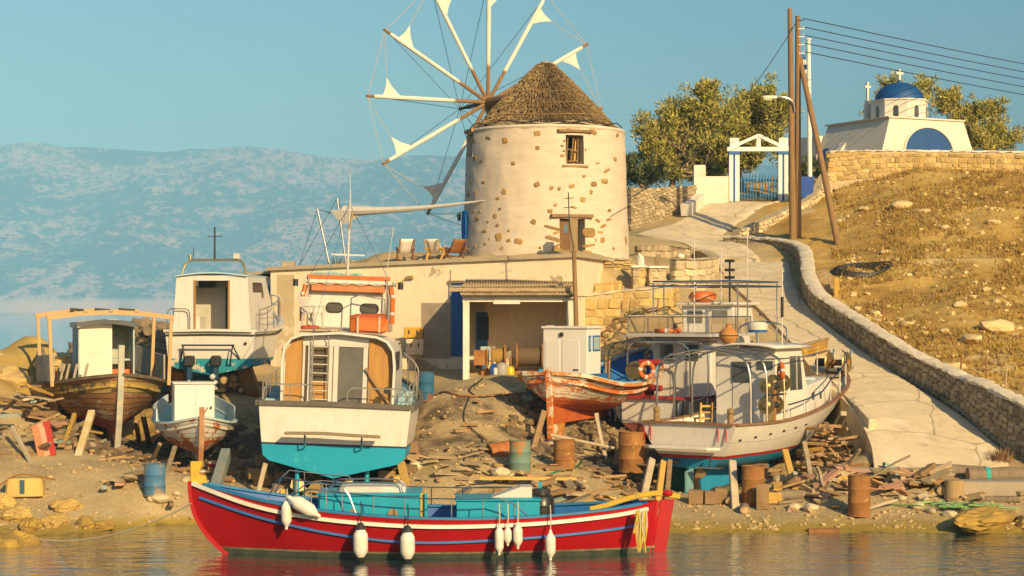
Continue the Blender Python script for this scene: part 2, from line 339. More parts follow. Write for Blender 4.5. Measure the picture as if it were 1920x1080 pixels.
# ------------------------------------------------------------------ sea
def sea_material():
    m = bpy.data.materials.new('sea_water'); m.use_nodes = True; n = m.node_tree.nodes; l = m.node_tree.links; b = n['Principled BSDF']
    b.inputs['Base Color'].default_value = (.012, .05, .06, 1); b.inputs['Roughness'].default_value = .03; b.inputs['IOR'].default_value = 1.33; b.inputs['Specular IOR Level'].default_value = .8; b.inputs['Coat Weight'].default_value = 1; b.inputs['Coat Roughness'].default_value = .03; b.inputs['Coat IOR'].default_value = 1.4
    tc = n.new('ShaderNodeTexCoord'); hs_ = []
    for sc, st, w in ((1.0, (1.3, 2.6, 1), .8), (1.0, (4.0, 8.0, 1), .2), (1.0, (.35, .9, 1), 1.1), (1.0, (11, 18, 1), .06)):
        mp = n.new('ShaderNodeMapping'); mp.inputs['Scale'].default_value = st; l.new(tc.outputs['Object'], mp.inputs[0])
        t = n.new('ShaderNodeTexNoise'); t.inputs['Scale'].default_value = sc; t.inputs['Detail'].default_value = 3; l.new(mp.outputs[0], t.inputs[0])
        x = n.new('ShaderNodeMath'); x.operation = 'MULTIPLY'; x.inputs[1].default_value = w; l.new(t.outputs[0], x.inputs[0]); hs_.append(x.outputs[0])
    a = n.new('ShaderNodeMath'); l.new(hs_[0], a.inputs[0]); l.new(hs_[1], a.inputs[1]); a3 = n.new('ShaderNodeMath'); l.new(a.outputs[0], a3.inputs[0]); l.new(hs_[3], a3.inputs[1]); a2 = n.new('ShaderNodeMath'); l.new(a3.outputs[0], a2.inputs[0]); l.new(hs_[2], a2.inputs[1])
    bp = n.new('ShaderNodeBump'); bp.inputs['Strength'].default_value = 1; bp.inputs['Distance'].default_value = .05; l.new(a2.outputs[0], bp.inputs['Height']); l.new(bp.outputs[0], b.inputs['Normal']); l.new(bp.outputs[0], b.inputs['Coat Normal'])
    return m
MB().add([(-14000, -400, 0), (14000, -400, 0), (14000, 16000, 0), (-14000, 16000, 0)], [(0, 1, 2, 3)]).build('sea', sea_material(), kind='structure')
# ------------------------------------------------------------------ far hills across the strait
HY, HD = 6400.0, 3000.0
def hill_pt(u, v):                                           # u along, v up the slope
    x = -6000 + 12000 * u; px = 960 + x / (HY + HD) * FPX
    top = crv(px, [(-2000, 150), (-300, 292), (0, 284), (160, 283), (330, 289), (520, 288), (700, 300), (860, 302), (1100, 310), (1450, 318), (2200, 400), (3800, 540)])
    y = HY + HD * v; zt = CH + (HZ - top) / FPX * (HY + HD)
    q = 0.0 if v <= 0 else (v ** .85)
    nz = mnoise.fractal(Vector((x / 520, v * 5, 2)), .9, 2.1, 6)
    rg = abs(mnoise.fractal(Vector((x / 840 + v * .7, v * 1.3, 9)), 1.0, 2.0, 4))
    return (x, y + 120 * nz * (1 - v), -4 + max(0, zt * q + (nz * 68 - rg * 180) * min(1, v * 5) * min(1, (1.02 - v) * 5)) + (28 + 16 * nz if 0 < v else 0))
hm = mat('far_hillside', (.20, .125, .07), (.10, .07, .04), .006, .95)
nd = hm.node_tree; nn = nd.nodes; ll = nd.links
_b = nn['Principled BSDF']; _tc = nn.new('ShaderNodeTexCoord'); _mp = nn.new('ShaderNodeMapping'); _mp.inputs['Scale'].default_value = (1, .35, 1.6); ll.new(_tc.outputs['Object'], _mp.inputs[0])
def _n(s, d, r):
    t = nn.new('ShaderNodeTexNoise'); t.inputs['Scale'].default_value = s; t.inputs['Detail'].default_value = d; t.inputs['Roughness'].default_value = r; ll.new(_mp.outputs[0], t.inputs[0]); return t.outputs[0]
_m1 = nn.new('ShaderNodeMath'); _m1.operation = 'MULTIPLY_ADD'; _m1.inputs[1].default_value = .55; ll.new(_n(.00225, 3, .5), _m1.inputs[0]); ll.new(_n(.017, 9, .72), _m1.inputs[2])
_r = nn.new('ShaderNodeMapRange'); _r.inputs[1].default_value = .76; _r.inputs[2].default_value = .86; ll.new(_m1.outputs[0], _r.inputs[0])
_x = nn.new('ShaderNodeMix'); _x.data_type = 'RGBA'; _x.inputs[6].default_value = (.010, .018, .018, 1); _x.inputs[7].default_value = (.74, .40, .29, 1); ll.new(_r.outputs[0], _x.inputs[0]); 
_vo = nn.new('ShaderNodeTexVoronoi'); _vo.inputs['Scale'].default_value = .0375; ll.new(_mp.outputs[0], _vo.inputs['Vector']); _vr = nn.new('ShaderNodeMapRange'); _vr.inputs[1].default_value = .22; _vr.inputs[2].default_value = .42; ll.new(_vo.outputs['Distance'], _vr.inputs[0])
_y = nn.new('ShaderNodeMix'); _y.data_type = 'RGBA'; _y.inputs[6].default_value = (.012, .02, .018, 1); ll.new(_vr.outputs[0], _y.inputs[0]); ll.new(_x.outputs[2], _y.inputs[7])
_sz = nn.new('ShaderNodeSeparateXYZ'); ll.new(_tc.outputs['Object'], _sz.inputs[0]); _zr = nn.new('ShaderNodeMapRange'); _zr.inputs[1].default_value = 52; _zr.inputs[2].default_value = 34; ll.new(_sz.outputs[2], _zr.inputs[0])
_w2 = nn.new('ShaderNodeMix'); _w2.data_type = 'RGBA'; _w2.inputs[7].default_value = (.80, .46, .32, 1); ll.new(_zr.outputs[0], _w2.inputs[0]); ll.new(_y.outputs[2], _w2.inputs[6]); ll.new(_w2.outputs[2], _b.inputs['Base Color'])
MB().grid(hill_pt, 480, 70).build('far_hills', hm, smooth=True, kind='structure')
# ------------------------------------------------------------------ road ramp
CONC = mat('worn_concrete', (.72, .595, .39), (.62, .50, .32), .8, .9, bump=.6, bsc=9, dirt=.45, peel=(.78, .66, .46), psc=.7, pth=.56, pw=.12)
def crack(m, sc, w, dark):                                    # fine cracks and patch joints in the concrete
    n, l = m.node_tree.nodes, m.node_tree.links; b = n['Principled BSDF']; src = b.inputs['Base Color'].links[0].from_socket; tc = n.new('ShaderNodeTexCoord')
    t = n.new('ShaderNodeTexNoise'); t.inputs['Scale'].default_value = 1.3; l.new(tc.outputs['Object'], t.inputs[0]); ad = n.new('ShaderNodeMix'); ad.data_type = 'VECTOR'; ad.inputs[0].default_value = .25; l.new(tc.outputs['Object'], ad.inputs[4]); l.new(t.outputs[1], ad.inputs[5])
    v = n.new('ShaderNodeTexVoronoi'); v.feature = 'DISTANCE_TO_EDGE'; v.inputs['Scale'].default_value = sc; l.new(ad.outputs[1], v.inputs['Vector']); r = n.new('ShaderNodeMapRange'); r.inputs[1].default_value = 0; r.inputs[2].default_value = w; r.inputs[3].default_value = dark; r.inputs[4].default_value = 1; l.new(v.outputs[0], r.inputs[0])
    x = n.new('ShaderNodeMix'); x.data_type = 'RGBA'; x.blend_type = 'MULTIPLY'; x.inputs[0].default_value = 1; l.new(src, x.inputs[6]); l.new(r.outputs[0], x.inputs[7]); l.new(x.outputs[2], b.inputs['Base Color'])
crack(CONC, .5, .014, .45)
def strip(pairs, n, name, m, lift=.03, own=False):

    L = path3([at(*a) for a, b in pairs], n); Rr = path3([at(*b) for a, b in pairs], n); mb = MB(); K = 8
    for i in range(n):
        for k in range(-1, K + 1):
            p = L[i].lerp(Rr[i], max(k, 0) / K); z = G(p.x, p.y) + lift
            zz = max(z, p.z) if own else z; mb.v.append((p.x, p.y, zz - (1.6 if k == -1 else .25 if k == K else 0)))
        if i: mb.f += [((i - 1) * (K + 2) + k, i * (K + 2) + k, i * (K + 2) + k + 1, (i - 1) * (K + 2) + k + 1) for k in range(K + 1)]
    return mb.build(name, m, smooth=True, kind='structure')
strip(ROADP, 60, 'road', CONC, .05, True)
strip([((1330,492,83.5),(1440,489,84.5)),((1280,462,87.5),(1400,462,89)),((1195,446,90),(1370,440,92)),((1270,405,95),(1420,410,95)),((1325,378,98),(1482,378,98))], 30, 'upper_road', CONC, .05)
# ------------------------------------------------------------------ rubble stone walls
def stone_variants(name, m, n=10, ch=.22, jit=.16, seed=1):
    r = random.Random(seed); return [MB().cbox((0, 0, 0), (1, 1, 1), ch, jit, r=r).mesh(name, m) for _ in range(n)]
SV_O = stone_variants('stone', STONE, seed=2); SV_G = stone_variants('stone', STONEG, seed=3)
SV_R = stone_variants('rock', ROCKY, seed=5, ch=.35, jit=.3)
SV_P = stone_variants('stone', mat('pale_stone', (.62, .52, .34), (.48, .38, .22), 1.3, .92, bump=.7, bsc=7, rnd=.25), seed=6)
MORTAR = mat('wall_mortar', (.30, .23, .13), (.20, .15, .08), 3, .95, bump=.6, bsc=12)
MORTARL = mat('pale_mortar', (.50, .41, .25), (.42, .33, .19), 3, .95, bump=.6, bsc=12)
LIME = mat('limewash', (.74, .70, .60), (.62, .56, .46), 1.4, .85, bump=.6, bsc=8, dirt=.25)
def stone_wall(name, label, path, th, sv, rowh, sw, core, side=1, nmax=300, cap=None, capm=None, gap=.025, group=None, cat='stone wall', proud=.05, seed=1, back=False):
    """path: list of (Vector base point, height). Stones on the side given by the left-hand normal * side."""
    r = random.Random(seed); B = [p for p, h in path]; ks = [0]
    for a, b in zip(B, B[1:]): ks.append(ks[-1] + (b - a).length)
    T = ks[-1]
    def ev(s):
        p = Vector([crv(s, [(k, q[c]) for k, q in zip(ks, B)]) for c in range(3)]); h = float(np.interp(s, ks, [h for _, h in path])); return p, h
    def nrm(s):
        a, b = ev(max(0, s - .15))[0], ev(min(T, s + .15))[0]; d = b - a; d.z = 0; d.normalize(); return d, Vector((-d.y, d.x, 0)) * side
    root = thing(name, label, cat, B[0], group=group); o0 = B[0]
    N = max(8, int(T / .4)); mb = MB(); K = 4
    for i in range(N + 1):
        p, h = ev(T * i / N); d, n = nrm(T * i / N)
        for u, z in ((.5, -.5), (.5, h - .02), (-.5, h - .02), (-.5, -.5)): mb.v.append(tuple(p + n * (u * th - (.01 if u > 0 else 0)) + Vector((0, 0, z)) - o0))
        if i: mb.f += [((i - 1) * 4 + k, i * 4 + k, i * 4 + (k + 1) % 4, (i - 1) * 4 + (k + 1) % 4) for k in range(4)]
    mb.f += [(0, 1, 2, 3), tuple(N * 4 + k for k in (3, 2, 1, 0))]
    mb.build('core', core, root)
    if cap:
        mb = MB(); NN = N * 2; pr = ((.58, -.02), (.6, .55), (.42, .85), (0, 1), (-.42, .85), (-.6, .55), (-.58, -.02))
        for i in range(NN + 1):
            p, h = ev(T * i / NN); d, n = nrm(T * i / NN)
            for u, z in pr: mb.v.append(tuple(p + n * (u * th + r.uniform(-.035, .035)) + Vector((0, 0, h + z * cap + r.uniform(-.035, .035))) - o0))
            if i: mb.f += [((i - 1) * 7 + k, i * 7 + k, i * 7 + (k + 1) % 7, (i - 1) * 7 + (k + 1) % 7) for k in range(7)]
        mb.f += [tuple(range(7)), tuple(NN * 7 + k for k in range(6, -1, -1))]
        mb.build('cap', capm, root, smooth=True)
    st = []; hm_ = max(h for _, h in path); z = -.1
    for sd_ in ((1, -1) if back else (1,)):
        z = -.1
        while z < hm_:
            rh = r.uniform(*rowh); s = r.uniform(-.2, 0)
            while s < T:
                w = r.uniform(*sw); sm = s + w / 2; s += w
                if sm < 0 or sm > T: continue
                p, h = ev(sm)
                if z + rh * .6 > h: continue
                hh = min(rh, h - z + .02); d, n = nrm(sm); pr_ = r.uniform(.2, 1) * proud
                dp = .22; c = p + n * sd_ * (th / 2 + pr_ - dp / 2) + Vector((0, 0, z + hh / 2 + r.uniform(-.015, .015)))
                st.append((c, math.atan2(d.y, d.x), w - gap, dp, hh - gap, r.uniform(-.06, .06)))
            z += rh
    st.sort(key=lambda q: -(q[2] * q[4]) / q[0].y**2)
    for c, a, w, dp, h, tl in st[:nmax]: inst('stone', r.choice(sv), c - o0, (0, tl, a), (w, dp, h), root)
    if len(st) > nmax:
        mb = MB()
        for c, a, w, dp, h, tl in st[nmax:]:
            vm = r.choice(sv); Mx = Matrix.Rotation(a, 3, 'Z')
            mb.add([c - o0 + Mx @ Vector((v.co.x * w, v.co.y * dp, v.co.z * h)) for v in vm.vertices], [tuple(f.vertices) for f in vm.polygons])
        mb.build('small_stones', sv[0].materials[0], root, kind='stuff')
    return root
def wp(px, pb, pt, Y):                                       # foot and top rows of a wall at one photo column
    b = at(px, pb, Y); return (b, (pb - pt) / FPX * Y)
# long wall beside the road: face towards the road (left)
stone_wall('road_wall', 'long curving rubble stone wall with whitewashed rounded top beside the concrete road',
    [wp(2010,915,800,52.4), wp(1920,853,757,54.4), wp(1845,798,722,56.6), wp(1812,768,712,58), wp(1766,738,690,59.7), wp(1720,712,668,61.2), wp(1673,685,640,62.9), wp(1627,652,611,65.4), wp(1576,615,580,68.7), wp(1535,587,550,71.5), wp(1516,555,512,76), wp(1512,517,480,81), wp(1496,494,460,85), wp(1440,482,450,88), wp(1362,474,446,90)],
    .45, SV_G, (.15, .27), (.18, .42), MORTAR, side=1, cap=.13, capm=mat('wall_cap_lime', (.76, .67, .52), (.58, .49, .35), 2.2, .9, bump=.9, bsc=7, dirt=.4), seed=4)
# retaining wall below the terrace, right of the boat shed
stone_wall('retaining_wall', 'low ochre stone retaining wall with pale plastered ledge right of the boat shed',
    [wp(1082,606,556,67.5), wp(1140,604,550,67.5), wp(1200,606,543,67.6), wp(1245,604,536,67.9), wp(1262,592,528,69)], .4, SV_O, (.22, .40), (.28, .62), MORTARL, side=-1, cap=.07, capm=mat('plaster_ledge', (.60, .51, .36), (.50, .41, .27), 2, .9, bump=.4, bsc=9), seed=9, proud=.06)
stone_wall('terrace_wall', 'tall dry stone terrace wall of thin slabs directly below the windmill doorway',
    [wp(1083,556,488,70.3), wp(1130,556,488,70.6), wp(1180,552,488,71)], .4, SV_O, (.09, .16), (.22, .60), MORTAR, side=-1, seed=11, proud=.06, cap=.05, capm=MORTARL)
stone_wall('garden_wall', 'rounded ochre block wall at the bend of the road above the terrace',
    [wp(1262,548,488,71.5), wp(1296,546,488,72), wp(1322,542,486,74), wp(1336,530,484,77.5), wp(1334,510,478,81), wp(1310,496,470,84)], .4, SV_P, (.24, .42), (.35, .7), MORTARL, side=-1, seed=12, proud=.06, cap=.06, capm=MORTARL)
stone_wall('parapet_wall', 'dark flat stone parapet at the sunken terrace right of the windmill',
    [wp(1196,492,460,80), wp(1250,492,462,82), wp(1300,484,468,84)], .35, SV_G, (.18, .32), (.2, .5), MORTAR, side=-1, seed=13, cap=.05, capm=MORTARL)
for lab, px0, px1, pb, pt, Y in (('left brick gate pillar with grey mottled blocks beside the wooden pallet', 1184, 1209, 548, 502, 69.3), ('right square stone pillar with pale top slab beside the pallet', 1213, 1248, 556, 503, 69.6)):
    b = at((px0 + px1) / 2, pb, Y); w = (px1 - px0) / FPX * Y; h = (pb - pt) / FPX * Y
    t = thing('stone_pillar', lab, 'pillar', b, 4); MB().box((0, 0, h / 2 - .2), (w - .06, w - .06, h + .4)).build('core', MORTARL, t)
    z = 0; k = 0
    while z < h - .05:
        hh = min(U(.2, .32), h - z); sp = U(.3, .7)
        for a, b_ in ((-.5, sp - .5), (sp - .5, .5)): inst('stone', SV_P[k % 10] if px0 > 1200 else (SV_G, SV_O)[k % 2][k % 10], (w * (a + b_) / 2, 0, z + hh / 2), (0, 0, 0), (w * (b_ - a) - .02, w, hh - .02), t); k += 1
        z += hh
    MB().cbox((0, 0, h + .04), (w + .12, w + .12, .09), .2, .03).build('slab', LIME, t)
# upper walls
stone_wall('lane_wall', 'grey dry stone wall below the tree beside the upper lane',
    [wp(1178,428,352,95), wp(1215,418,352,96), wp(1260,398,350,97), wp(1300,384,348,98)], .4, SV_G, (.13, .22), (.15, .36), MORTAR, side=-1, seed=14, nmax=120)
stone_wall('churchyard_wall', 'long ochre stone wall in front of the domed church on the hill crest',
    [wp(1552,338,286,97.5), wp(1640,330,285,98.5), wp(1750,328,285,99), wp(1850,330,286,99), wp(1990,334,287,99), wp(2250,340,290,99)], .4, SV_O, (.16, .3), (.2, .5), MORTARL, side=-1, seed=15, cap=.09, capm=LIME)
stone_wall('bank_wall', 'crumbling pale stone bank running down from the blue bin behind the poles',
    [wp(1380,446,432,91), wp(1420,440,415,92), wp(1470,425,392,94), wp(1520,405,368,96), wp(1548,385,322,97.2)], .5, SV_P, (.14, .26), (.2, .42), MORTARL, side=-1, seed=16, nmax=120, proud=.12)
stone_wall('low_dry_wall', 'dark dry stone parapet on the terrace left of the windmill chairs',
    [wp(646,510,487,78.5), wp(720,508,488,78), wp(800,506,487,77.5)], .4, SV_G, (.1, .16), (.15, .4), MORTAR, side=-1, seed=17, nmax=90)
# whitewashed piece left of the gate
wl_ = thing('white_wall', 'whitewashed wall with rounded pillar left of the blue gate', 'wall', at(1335, 378, 98.4))
MB().cbox((at(1344, 355, 98.6) - wl_.location) + Vector((0, 0, -.1)), (44 * 98.6 / FPX, .35, 1.5), .03, .02).build('wall', LIME, wl_)
mb = MB(); c = at(1311, 378, 98.2) - wl_.location; w = 22 / FPX * 98.2
mb.cbox(c + Vector((0, 0, .8)), (w, w, 2.1), .06, .03); mb.build('pillar', LIME, wl_, smooth=False)
MB().sweep(path3([at(1312, 374, 98) - wl_.location, at(1300, 386, 97) - wl_.location, at(1285, 394, 96) - wl_.location], 8), .5, .6).build('curved_footing', LIME, wl_)
# ------------------------------------------------------------------ windmill
MC = Vector((1.32, 75.0, 7.45)); MR0, MR1, MH = 3.27, 3.08, 5.06
mill = thing('windmill', 'white round stone windmill with conical thatched roof and furled sails', 'windmill', MC)
PLAST = mat('mill_plaster', (.65, .55, .43), (.58, .48, .365), .7, .9, bump=.55, bsc=6, stretch=(1, 1, 5), dirt=.25, streak=.35, scol=(.42, .33, .22))
def mill_r(z): return MR0 + (MR1 - MR0) * z / MH
def on_mill(px, py):                                         # local point and angle on the drum seen at a photo point
    Y = 72.0
    for _ in range(60):
        p = at(px, py, Y) - MC; rr = mill_r(p.z)
        if abs(p.x) >= rr * .985: p.x = math.copysign(rr * .985, p.x)
        Y = MC.y - math.sqrt(max(rr * rr - p.x * p.x, 0))
    p.y = Y - MC.y; return p, math.atan2(p.y, p.x)
openings = [(1063, 1093, 252, 306, 1.0), (1050, 1095, 411, 475, 1.0), (875, 887, 250, 296, .6)]
ops = []
for x0, x1, y0, y1, dpt in openings:
    (p0, a0), (p1, a1) = on_mill(x0, y1), on_mill(x1, y0); ops.append((min(a0, a1), max(a0, a1), p0.z, p1.z, dpt))
nA = 220; nZ = 54; mb = MB(); idx = {}
def vtx(i, j):
    i %= nA
    if (i, j) not in idx:
        a = 2 * math.pi * i / nA; z = -.8 + (MH + .8) * j / nZ
        rr = mill_r(z) + .035 * mnoise.fractal(Vector((math.cos(a) * 4, math.sin(a) * 4, z * 1.3)), 1, 2, 3); idx[(i, j)] = len(mb.v); mb.v.append((rr * math.cos(a), rr * math.sin(a), z))
    return idx[(i, j)]
for i in range(nA):
    am = 2 * math.pi * (i + .5) / nA; am = am - 2 * math.pi if am > math.pi else am
    for j in range(nZ):
        z = -.8 + (MH + .8) * (j + .5) / nZ
        if any(o[0] < am < o[1] and o[2] < z < o[3] for o in ops): continue
        mb.f.append((vtx(i, j), vtx(i + 1, j), vtx(i + 1, j + 1), vtx(i, j + 1)))
mb.build('wall', PLAST, mill, smooth=True)
for k, (a0, a1, z0, z1, dpt) in enumerate(ops):              # reveals
    mb = MB(); st = 2 * math.pi / nA; a0 -= st * .6; a1 += st * .6; z0 -= .07; z1 += .07
    P = lambda a, z, d: Vector(((mill_r(z) - d) * math.cos(a), (mill_r(z) - d) * math.sin(a), z))
    for (aa, za), (ab, zb) in (((a0, z0), (a0, z1)), ((a0, z1), (a1, z1)), ((a1, z1), (a1, z0)), ((a1, z0), (a0, z0))):
        mb.add([P(aa, za, -.01), P(ab, zb, -.01), P(ab, zb, dpt), P(aa, za, dpt)], [(0, 1, 2, 3)])
    o = mb.build('window_reveal' if k != 1 else 'door_reveal', PLAST, mill)
    mb = MB(); mb.add([P(a0, z0, dpt * .98), P(a1, z0, dpt * .98), P(a1, z1, dpt * .98), P(a0, z1, dpt * .98)], [(0, 1, 2, 3)])
    mb.build('opening_back', mat('opening_dark', (.06, .04, .025), (.035, .025, .015), 3, .9) if k < 2 else mat('teal_shutter', (.22, .34, .30), None, 3, .7), mill)
    mb = MB(); c = P((a0 + a1) / 2, z1 + .05, .12); t = Vector((-math.sin((a0 + a1) / 2), math.cos((a0 + a1) / 2), 0)); hw = (a1 - a0) * 1.65 + (.28 if k < 2 else .05)
    mb.bar(c - t * hw, c + t * hw, .42, .12 if k else .1); mb.build('lintel', WOODD, mill)
    if k < 2:
        c = P((a0 + a1) / 2, z0 - .03, .15); MB().bar(c - t * hw * .75, c + t * hw * .75, .4, .07).build('sill', WOODD, mill)
(a0, a1, z0, z1, _d) = ops[0]; am = (a0 + a1) / 2
t = Vector((-math.sin(am), math.cos(am), 0)); nv = Vector((math.cos(am), math.sin(am), 0)); c0 = nv * (MR1 - .25) + Vector((0, 0, z0))
hh = z1 - z0; mb = MB()
for (u0, v0), (u1, v1) in (((-.24, 0), (-.18, .95)), ((.2, .05), (.24, .95)), ((-.18, .95), (.24, .93)), ((-.05, .1), (.05, .9)), ((-.2, .5), (.2, .45)), ((-.22, .08), (.2, .12))): mb.bar(c0 + t * u0 + Vector((0, 0, hh * v0)), c0 + t * u1 + Vector((0, 0, hh * v1)), .05, .04)
mb.build('broken_window_frame', WOODD, mill)
MB().bar(c0 - nv * .25 + t * .12, c0 - nv * .25 + t * .2 + Vector((0, 0, hh * .9)), .06, .28, up=nv).build('loose_board', WOODY, mill)
(a0, a1, z0, z1, _d) = ops[1]; am = (a0 + a1) / 2; t = Vector((-math.sin(am), math.cos(am), 0)); nv = Vector((math.cos(am), math.sin(am), 0)); c0 = nv * (MR0 - .28) + Vector((0, 0, z0))
MB().prism([c0 - t * .42, c0 + t * .05, c0 + t * .05 + Vector((0, 0, z1 - z0)), c0 - t * .42 + Vector((0, 0, z1 - z0))], -nv * .05).build('door', mat('brown_door', (.20, .10, .04), (.14, .07, .03), 2, .8, bump=.4, bsc=14), mill)
EXPO = [(1208,187,36,32),(870,215,28,12),(987,232,30,32),(1210,287,28,26),(1440,158,36,12),(1594,175,44,24),(1765,197,14,20),(772,237,16,28),(1043,393,20,22),(774,356,18,30),(822,376,20,14),(1627,391,24,8),(1747,365,20,24),(1692,442,34,14),(1676,517,40,28),(1601,535,32,28),(1534,480,18,16),(1447,549,32,20),(1580,590,18,26),(1525,643,32,28),(1207,538,34,28),(1308,562,20,24),(1362,568,16,20),(980,587,28,30),(937,635,18,18),(836,523,14,18),(750,517,12,30),(780,595,14,24),(728,612,16,22),(1335,680,20,14),(1298,723,30,24),(1183,797,30,30),(1460,697,34,16),(918,755,20,26),(951,708,18,12),(793,775,28,20),(847,858,26,16),(937,818,16,14),(1012,858,14,12),(1009,928,24,18),(1077,934,46,34),(942,902,36,46),(963,981,24,14),(848,950,20,10),(1228,976,14,12),(1314,838,92,14),(1342,872,36,18),(1320,914,84,22),(1345,962,30,14),(1345,995,64,40),(1566,871,70,54),(1566,962,78,18),(1556,1008,48,24),(1627,788,30,14),(1703,782,32,14),(1666,825,34,16),(1643,869,36,14),(1659,922,26,30),(1611,924,12,18),(1735,982,16,18),(1820,927,8,48),(1707,718,20,14),(1385,338,24,16),(1394,304,14,10),(1381,271,18,10),(1396,236,14,12),(1541,298,10,16),(702,472,8,28),(779,968,10,20),(735,1003,14,20),(703,995,16,24),(868,797,12,12),(881,914,4,18),(768,726,16,12),(812,726,12,10)]
SV_M = stone_variants('exposed_stone', mat('mill_stone', (.42, .27, .09), (.27, .16, .06), 1.5, .9, bump=.8, bsc=6, rnd=.3), 8, .35, .15, 8)
for k, (u, v, w, h) in enumerate(EXPO):
    p, a = on_mill(680 + u * .2708, 200 + v * .2708); q = 72.5 / FPX * .2708; cs = max(.35, -math.sin(a))
    inst('exposed_stone', SV_M[k % 8], p - Vector((math.cos(a), math.sin(a), 0)) * .012, (0, R(U(-25, 25)), a + math.pi / 2), (w * q / cs * 1.2, .085, h * q * 1.2), mill)
MB().tube([(mill_r(MH) * math.cos(a) * .985, mill_r(MH) * math.sin(a) * .985, MH) for a in np.linspace(0, 2 * math.pi, 60, endpoint=False)], .09, 6, closed=True).build('wall_head', PLAST, mill, smooth=True)
# thatched cone
THATCH = mat('thatch', (.22, .15, .075), (.14, .095, .045), 2.5, .95, bump=1.0, bsc=16, stretch=(2, 2, .6))
CR, CHt = 2.66, 2.72
prof = lambda q: (CR * (1 - q) ** .93 + .12, MH + .02 + CHt * (q ** .97))
mb = MB(); mb.lathe([prof(i / 14) for i in range(15)] + [(0, MH + CHt + .02)], 48); roof = mb.build('thatched_roof', THATCH, mill, smooth=True)
straw = [MB(), MB(), MB()]
for k in range(9500):
    q = rng.random() ** 1.25 * .98 - .02; a = U(0, 2 * math.pi); L = U(.28, .62) * (1 if q > .02 else 1.1); q2 = q + L / 4.1
    r0, z0 = prof(max(q, 0)); r1, z1 = prof(min(q2, 1)); lift = U(.02, .13) if q > 0.03 else U(.02, .2)
    z0 += lift * .7 - (U(0, .16) if q < .03 else 0); r0 += lift * .5; a2 = a + U(-.05, .05); w = U(.012, .03)
    tq = Vector((-math.sin(a), math.cos(a), 0)) * w; P0 = Vector((r0 * math.cos(a), r0 * math.sin(a), z0)); P1 = Vector((r1 * math.cos(a2), r1 * math.sin(a2), z1 + .03)); up = Vector((math.cos(a), math.sin(a), .8)) * w
    straw[k % 3].add([P0 - tq, P0 + tq, P0 + up, P1], [(0, 1, 3), (1, 2, 3), (2, 0, 3)])
for s_, c1 in zip(straw, ((.25, .17, .08), (.16, .105, .05), (.34, .235, .10))): s_.build('straw', mat('straw%.2f' % c1[0], c1, tuple(x * .75 for x in c1), 4, .9), roof, kind='stuff')
MB().lathe([(.14, MH + CHt - .12), (.2, MH + CHt - .02), (.2, MH + CHt + .07), (0, MH + CHt + .1)], 12).build('apex_cap', WOODG, roof)
for q in (.16, .34, .52, .70):
    MB().tube([(prof(q)[0] * 1.035 * math.cos(a), prof(q)[0] * 1.035 * math.sin(a), prof(q)[1] + .05 + .03 * math.sin(a * 5)) for a in np.linspace(0, 2 * math.pi, 50, endpoint=False)], .014, 4, closed=True).build('binding_wire', WOODD, roof)
for k in range(3): MB().tube([(prof(0)[0] * (1.03 + .02 * k) * math.cos(a), prof(0)[0] * (1.03 + .02 * k) * math.sin(a), MH + .10 + .06 * k + .05 * math.sin(a * (7 + 2 * k))) for a in np.linspace(-3.0, -.15, 50)], .022, 5).build('binding_rope', (BLACKROPE, ROPEW, BLACKROPE)[k], roof)
# sail wheel behind: axle points away from the camera and to the left
hub = at(915, 192, 79.6) - MC; ax = (hub - (Vector((0, 0, MH + 1.15)))); ax.z = 0; ax.normalize(); ax.z = .02; ax.normalize(); tip = at(862, 204, 82.4) - MC
start = hub - ax * 4.4
MB().tube([start, hub, hub + ax * .4], [.2, .19, .17], 10).build('axle', POLE, mill)
MB().tube([hub + ax * .3, tip], [.11, .06], 8).build('bowsprit', POLE, mill)
e1 = Vector((0, 0, 1)).cross(ax).normalized(); e2 = ax.cross(e1) * -1
if e2.z < 0: e2 = -e2
RAD = 5.38; CLOTH = mat('sail_cloth', (.74, .69, .61), (.66, .61, .53), 2, .9, bump=.3, bsc=20)
tips = []
if e1.x < 0: e1 = -e1
for k in range(12):
    a = R(30 * k); d = e1 * math.cos(a) + e2 * math.sin(a); tips.append((hub + d * RAD, d))
for k in range(12):
    p, d = tips[k]; pn = tips[(k - 1) % 12][0]; dn = (pn - p).normalized()
    if k in (9, 10): pass
    sp = MB().tube([hub, hub + d * RAD * .5, p], [.085, .07, .05], 7).build('spoke', POLE, mill)
    pts = [hub + d * RAD * q for q in (.26, .3, .42, .6, .78, .93, .96)]
    MB().tube(pts, [.065, .08, .085, .09, .09, .08, .05], 8).build('furled_sail', CLOTH, sp, smooth=True)
    s0, s1 = hub + d * RAD * .72, hub + d * RAD * .88; out = hub + d * RAD * .84 + (pn - hub - d * RAD * .84).normalized() * .78
    mid = (s0 + s1) / 2 + (out - s0) * .25 - d * .1
    mb = MB(); mb.prism([s0, s0.lerp(out, .5) + d * .06 + ax * .03, out, s1.lerp(out, .5) - d * .05, s1], ax * .015); mb.build('sail_tail', CLOTH, sp)
    mb = MB(); mb.tube(sag(out, pn, .05, 4), .012, 4); mb.build('sheet_rope', ROPEW, sp)
    MB().tube(sag(p, pn, .04, 4), .012, 4).build('rim_rope', ROPEW, sp)
    MB().tube([tip, p - d * .15], .012, 4).build('stay', BLACKROPE, sp)
    MB().lathe([(0, 0), (.062, 0), (.06, .35), (0, .36)], 7, p - d * .3, d.to_track_quat('Z', 'Y').to_matrix()).build('spoke_end', POLE, sp)
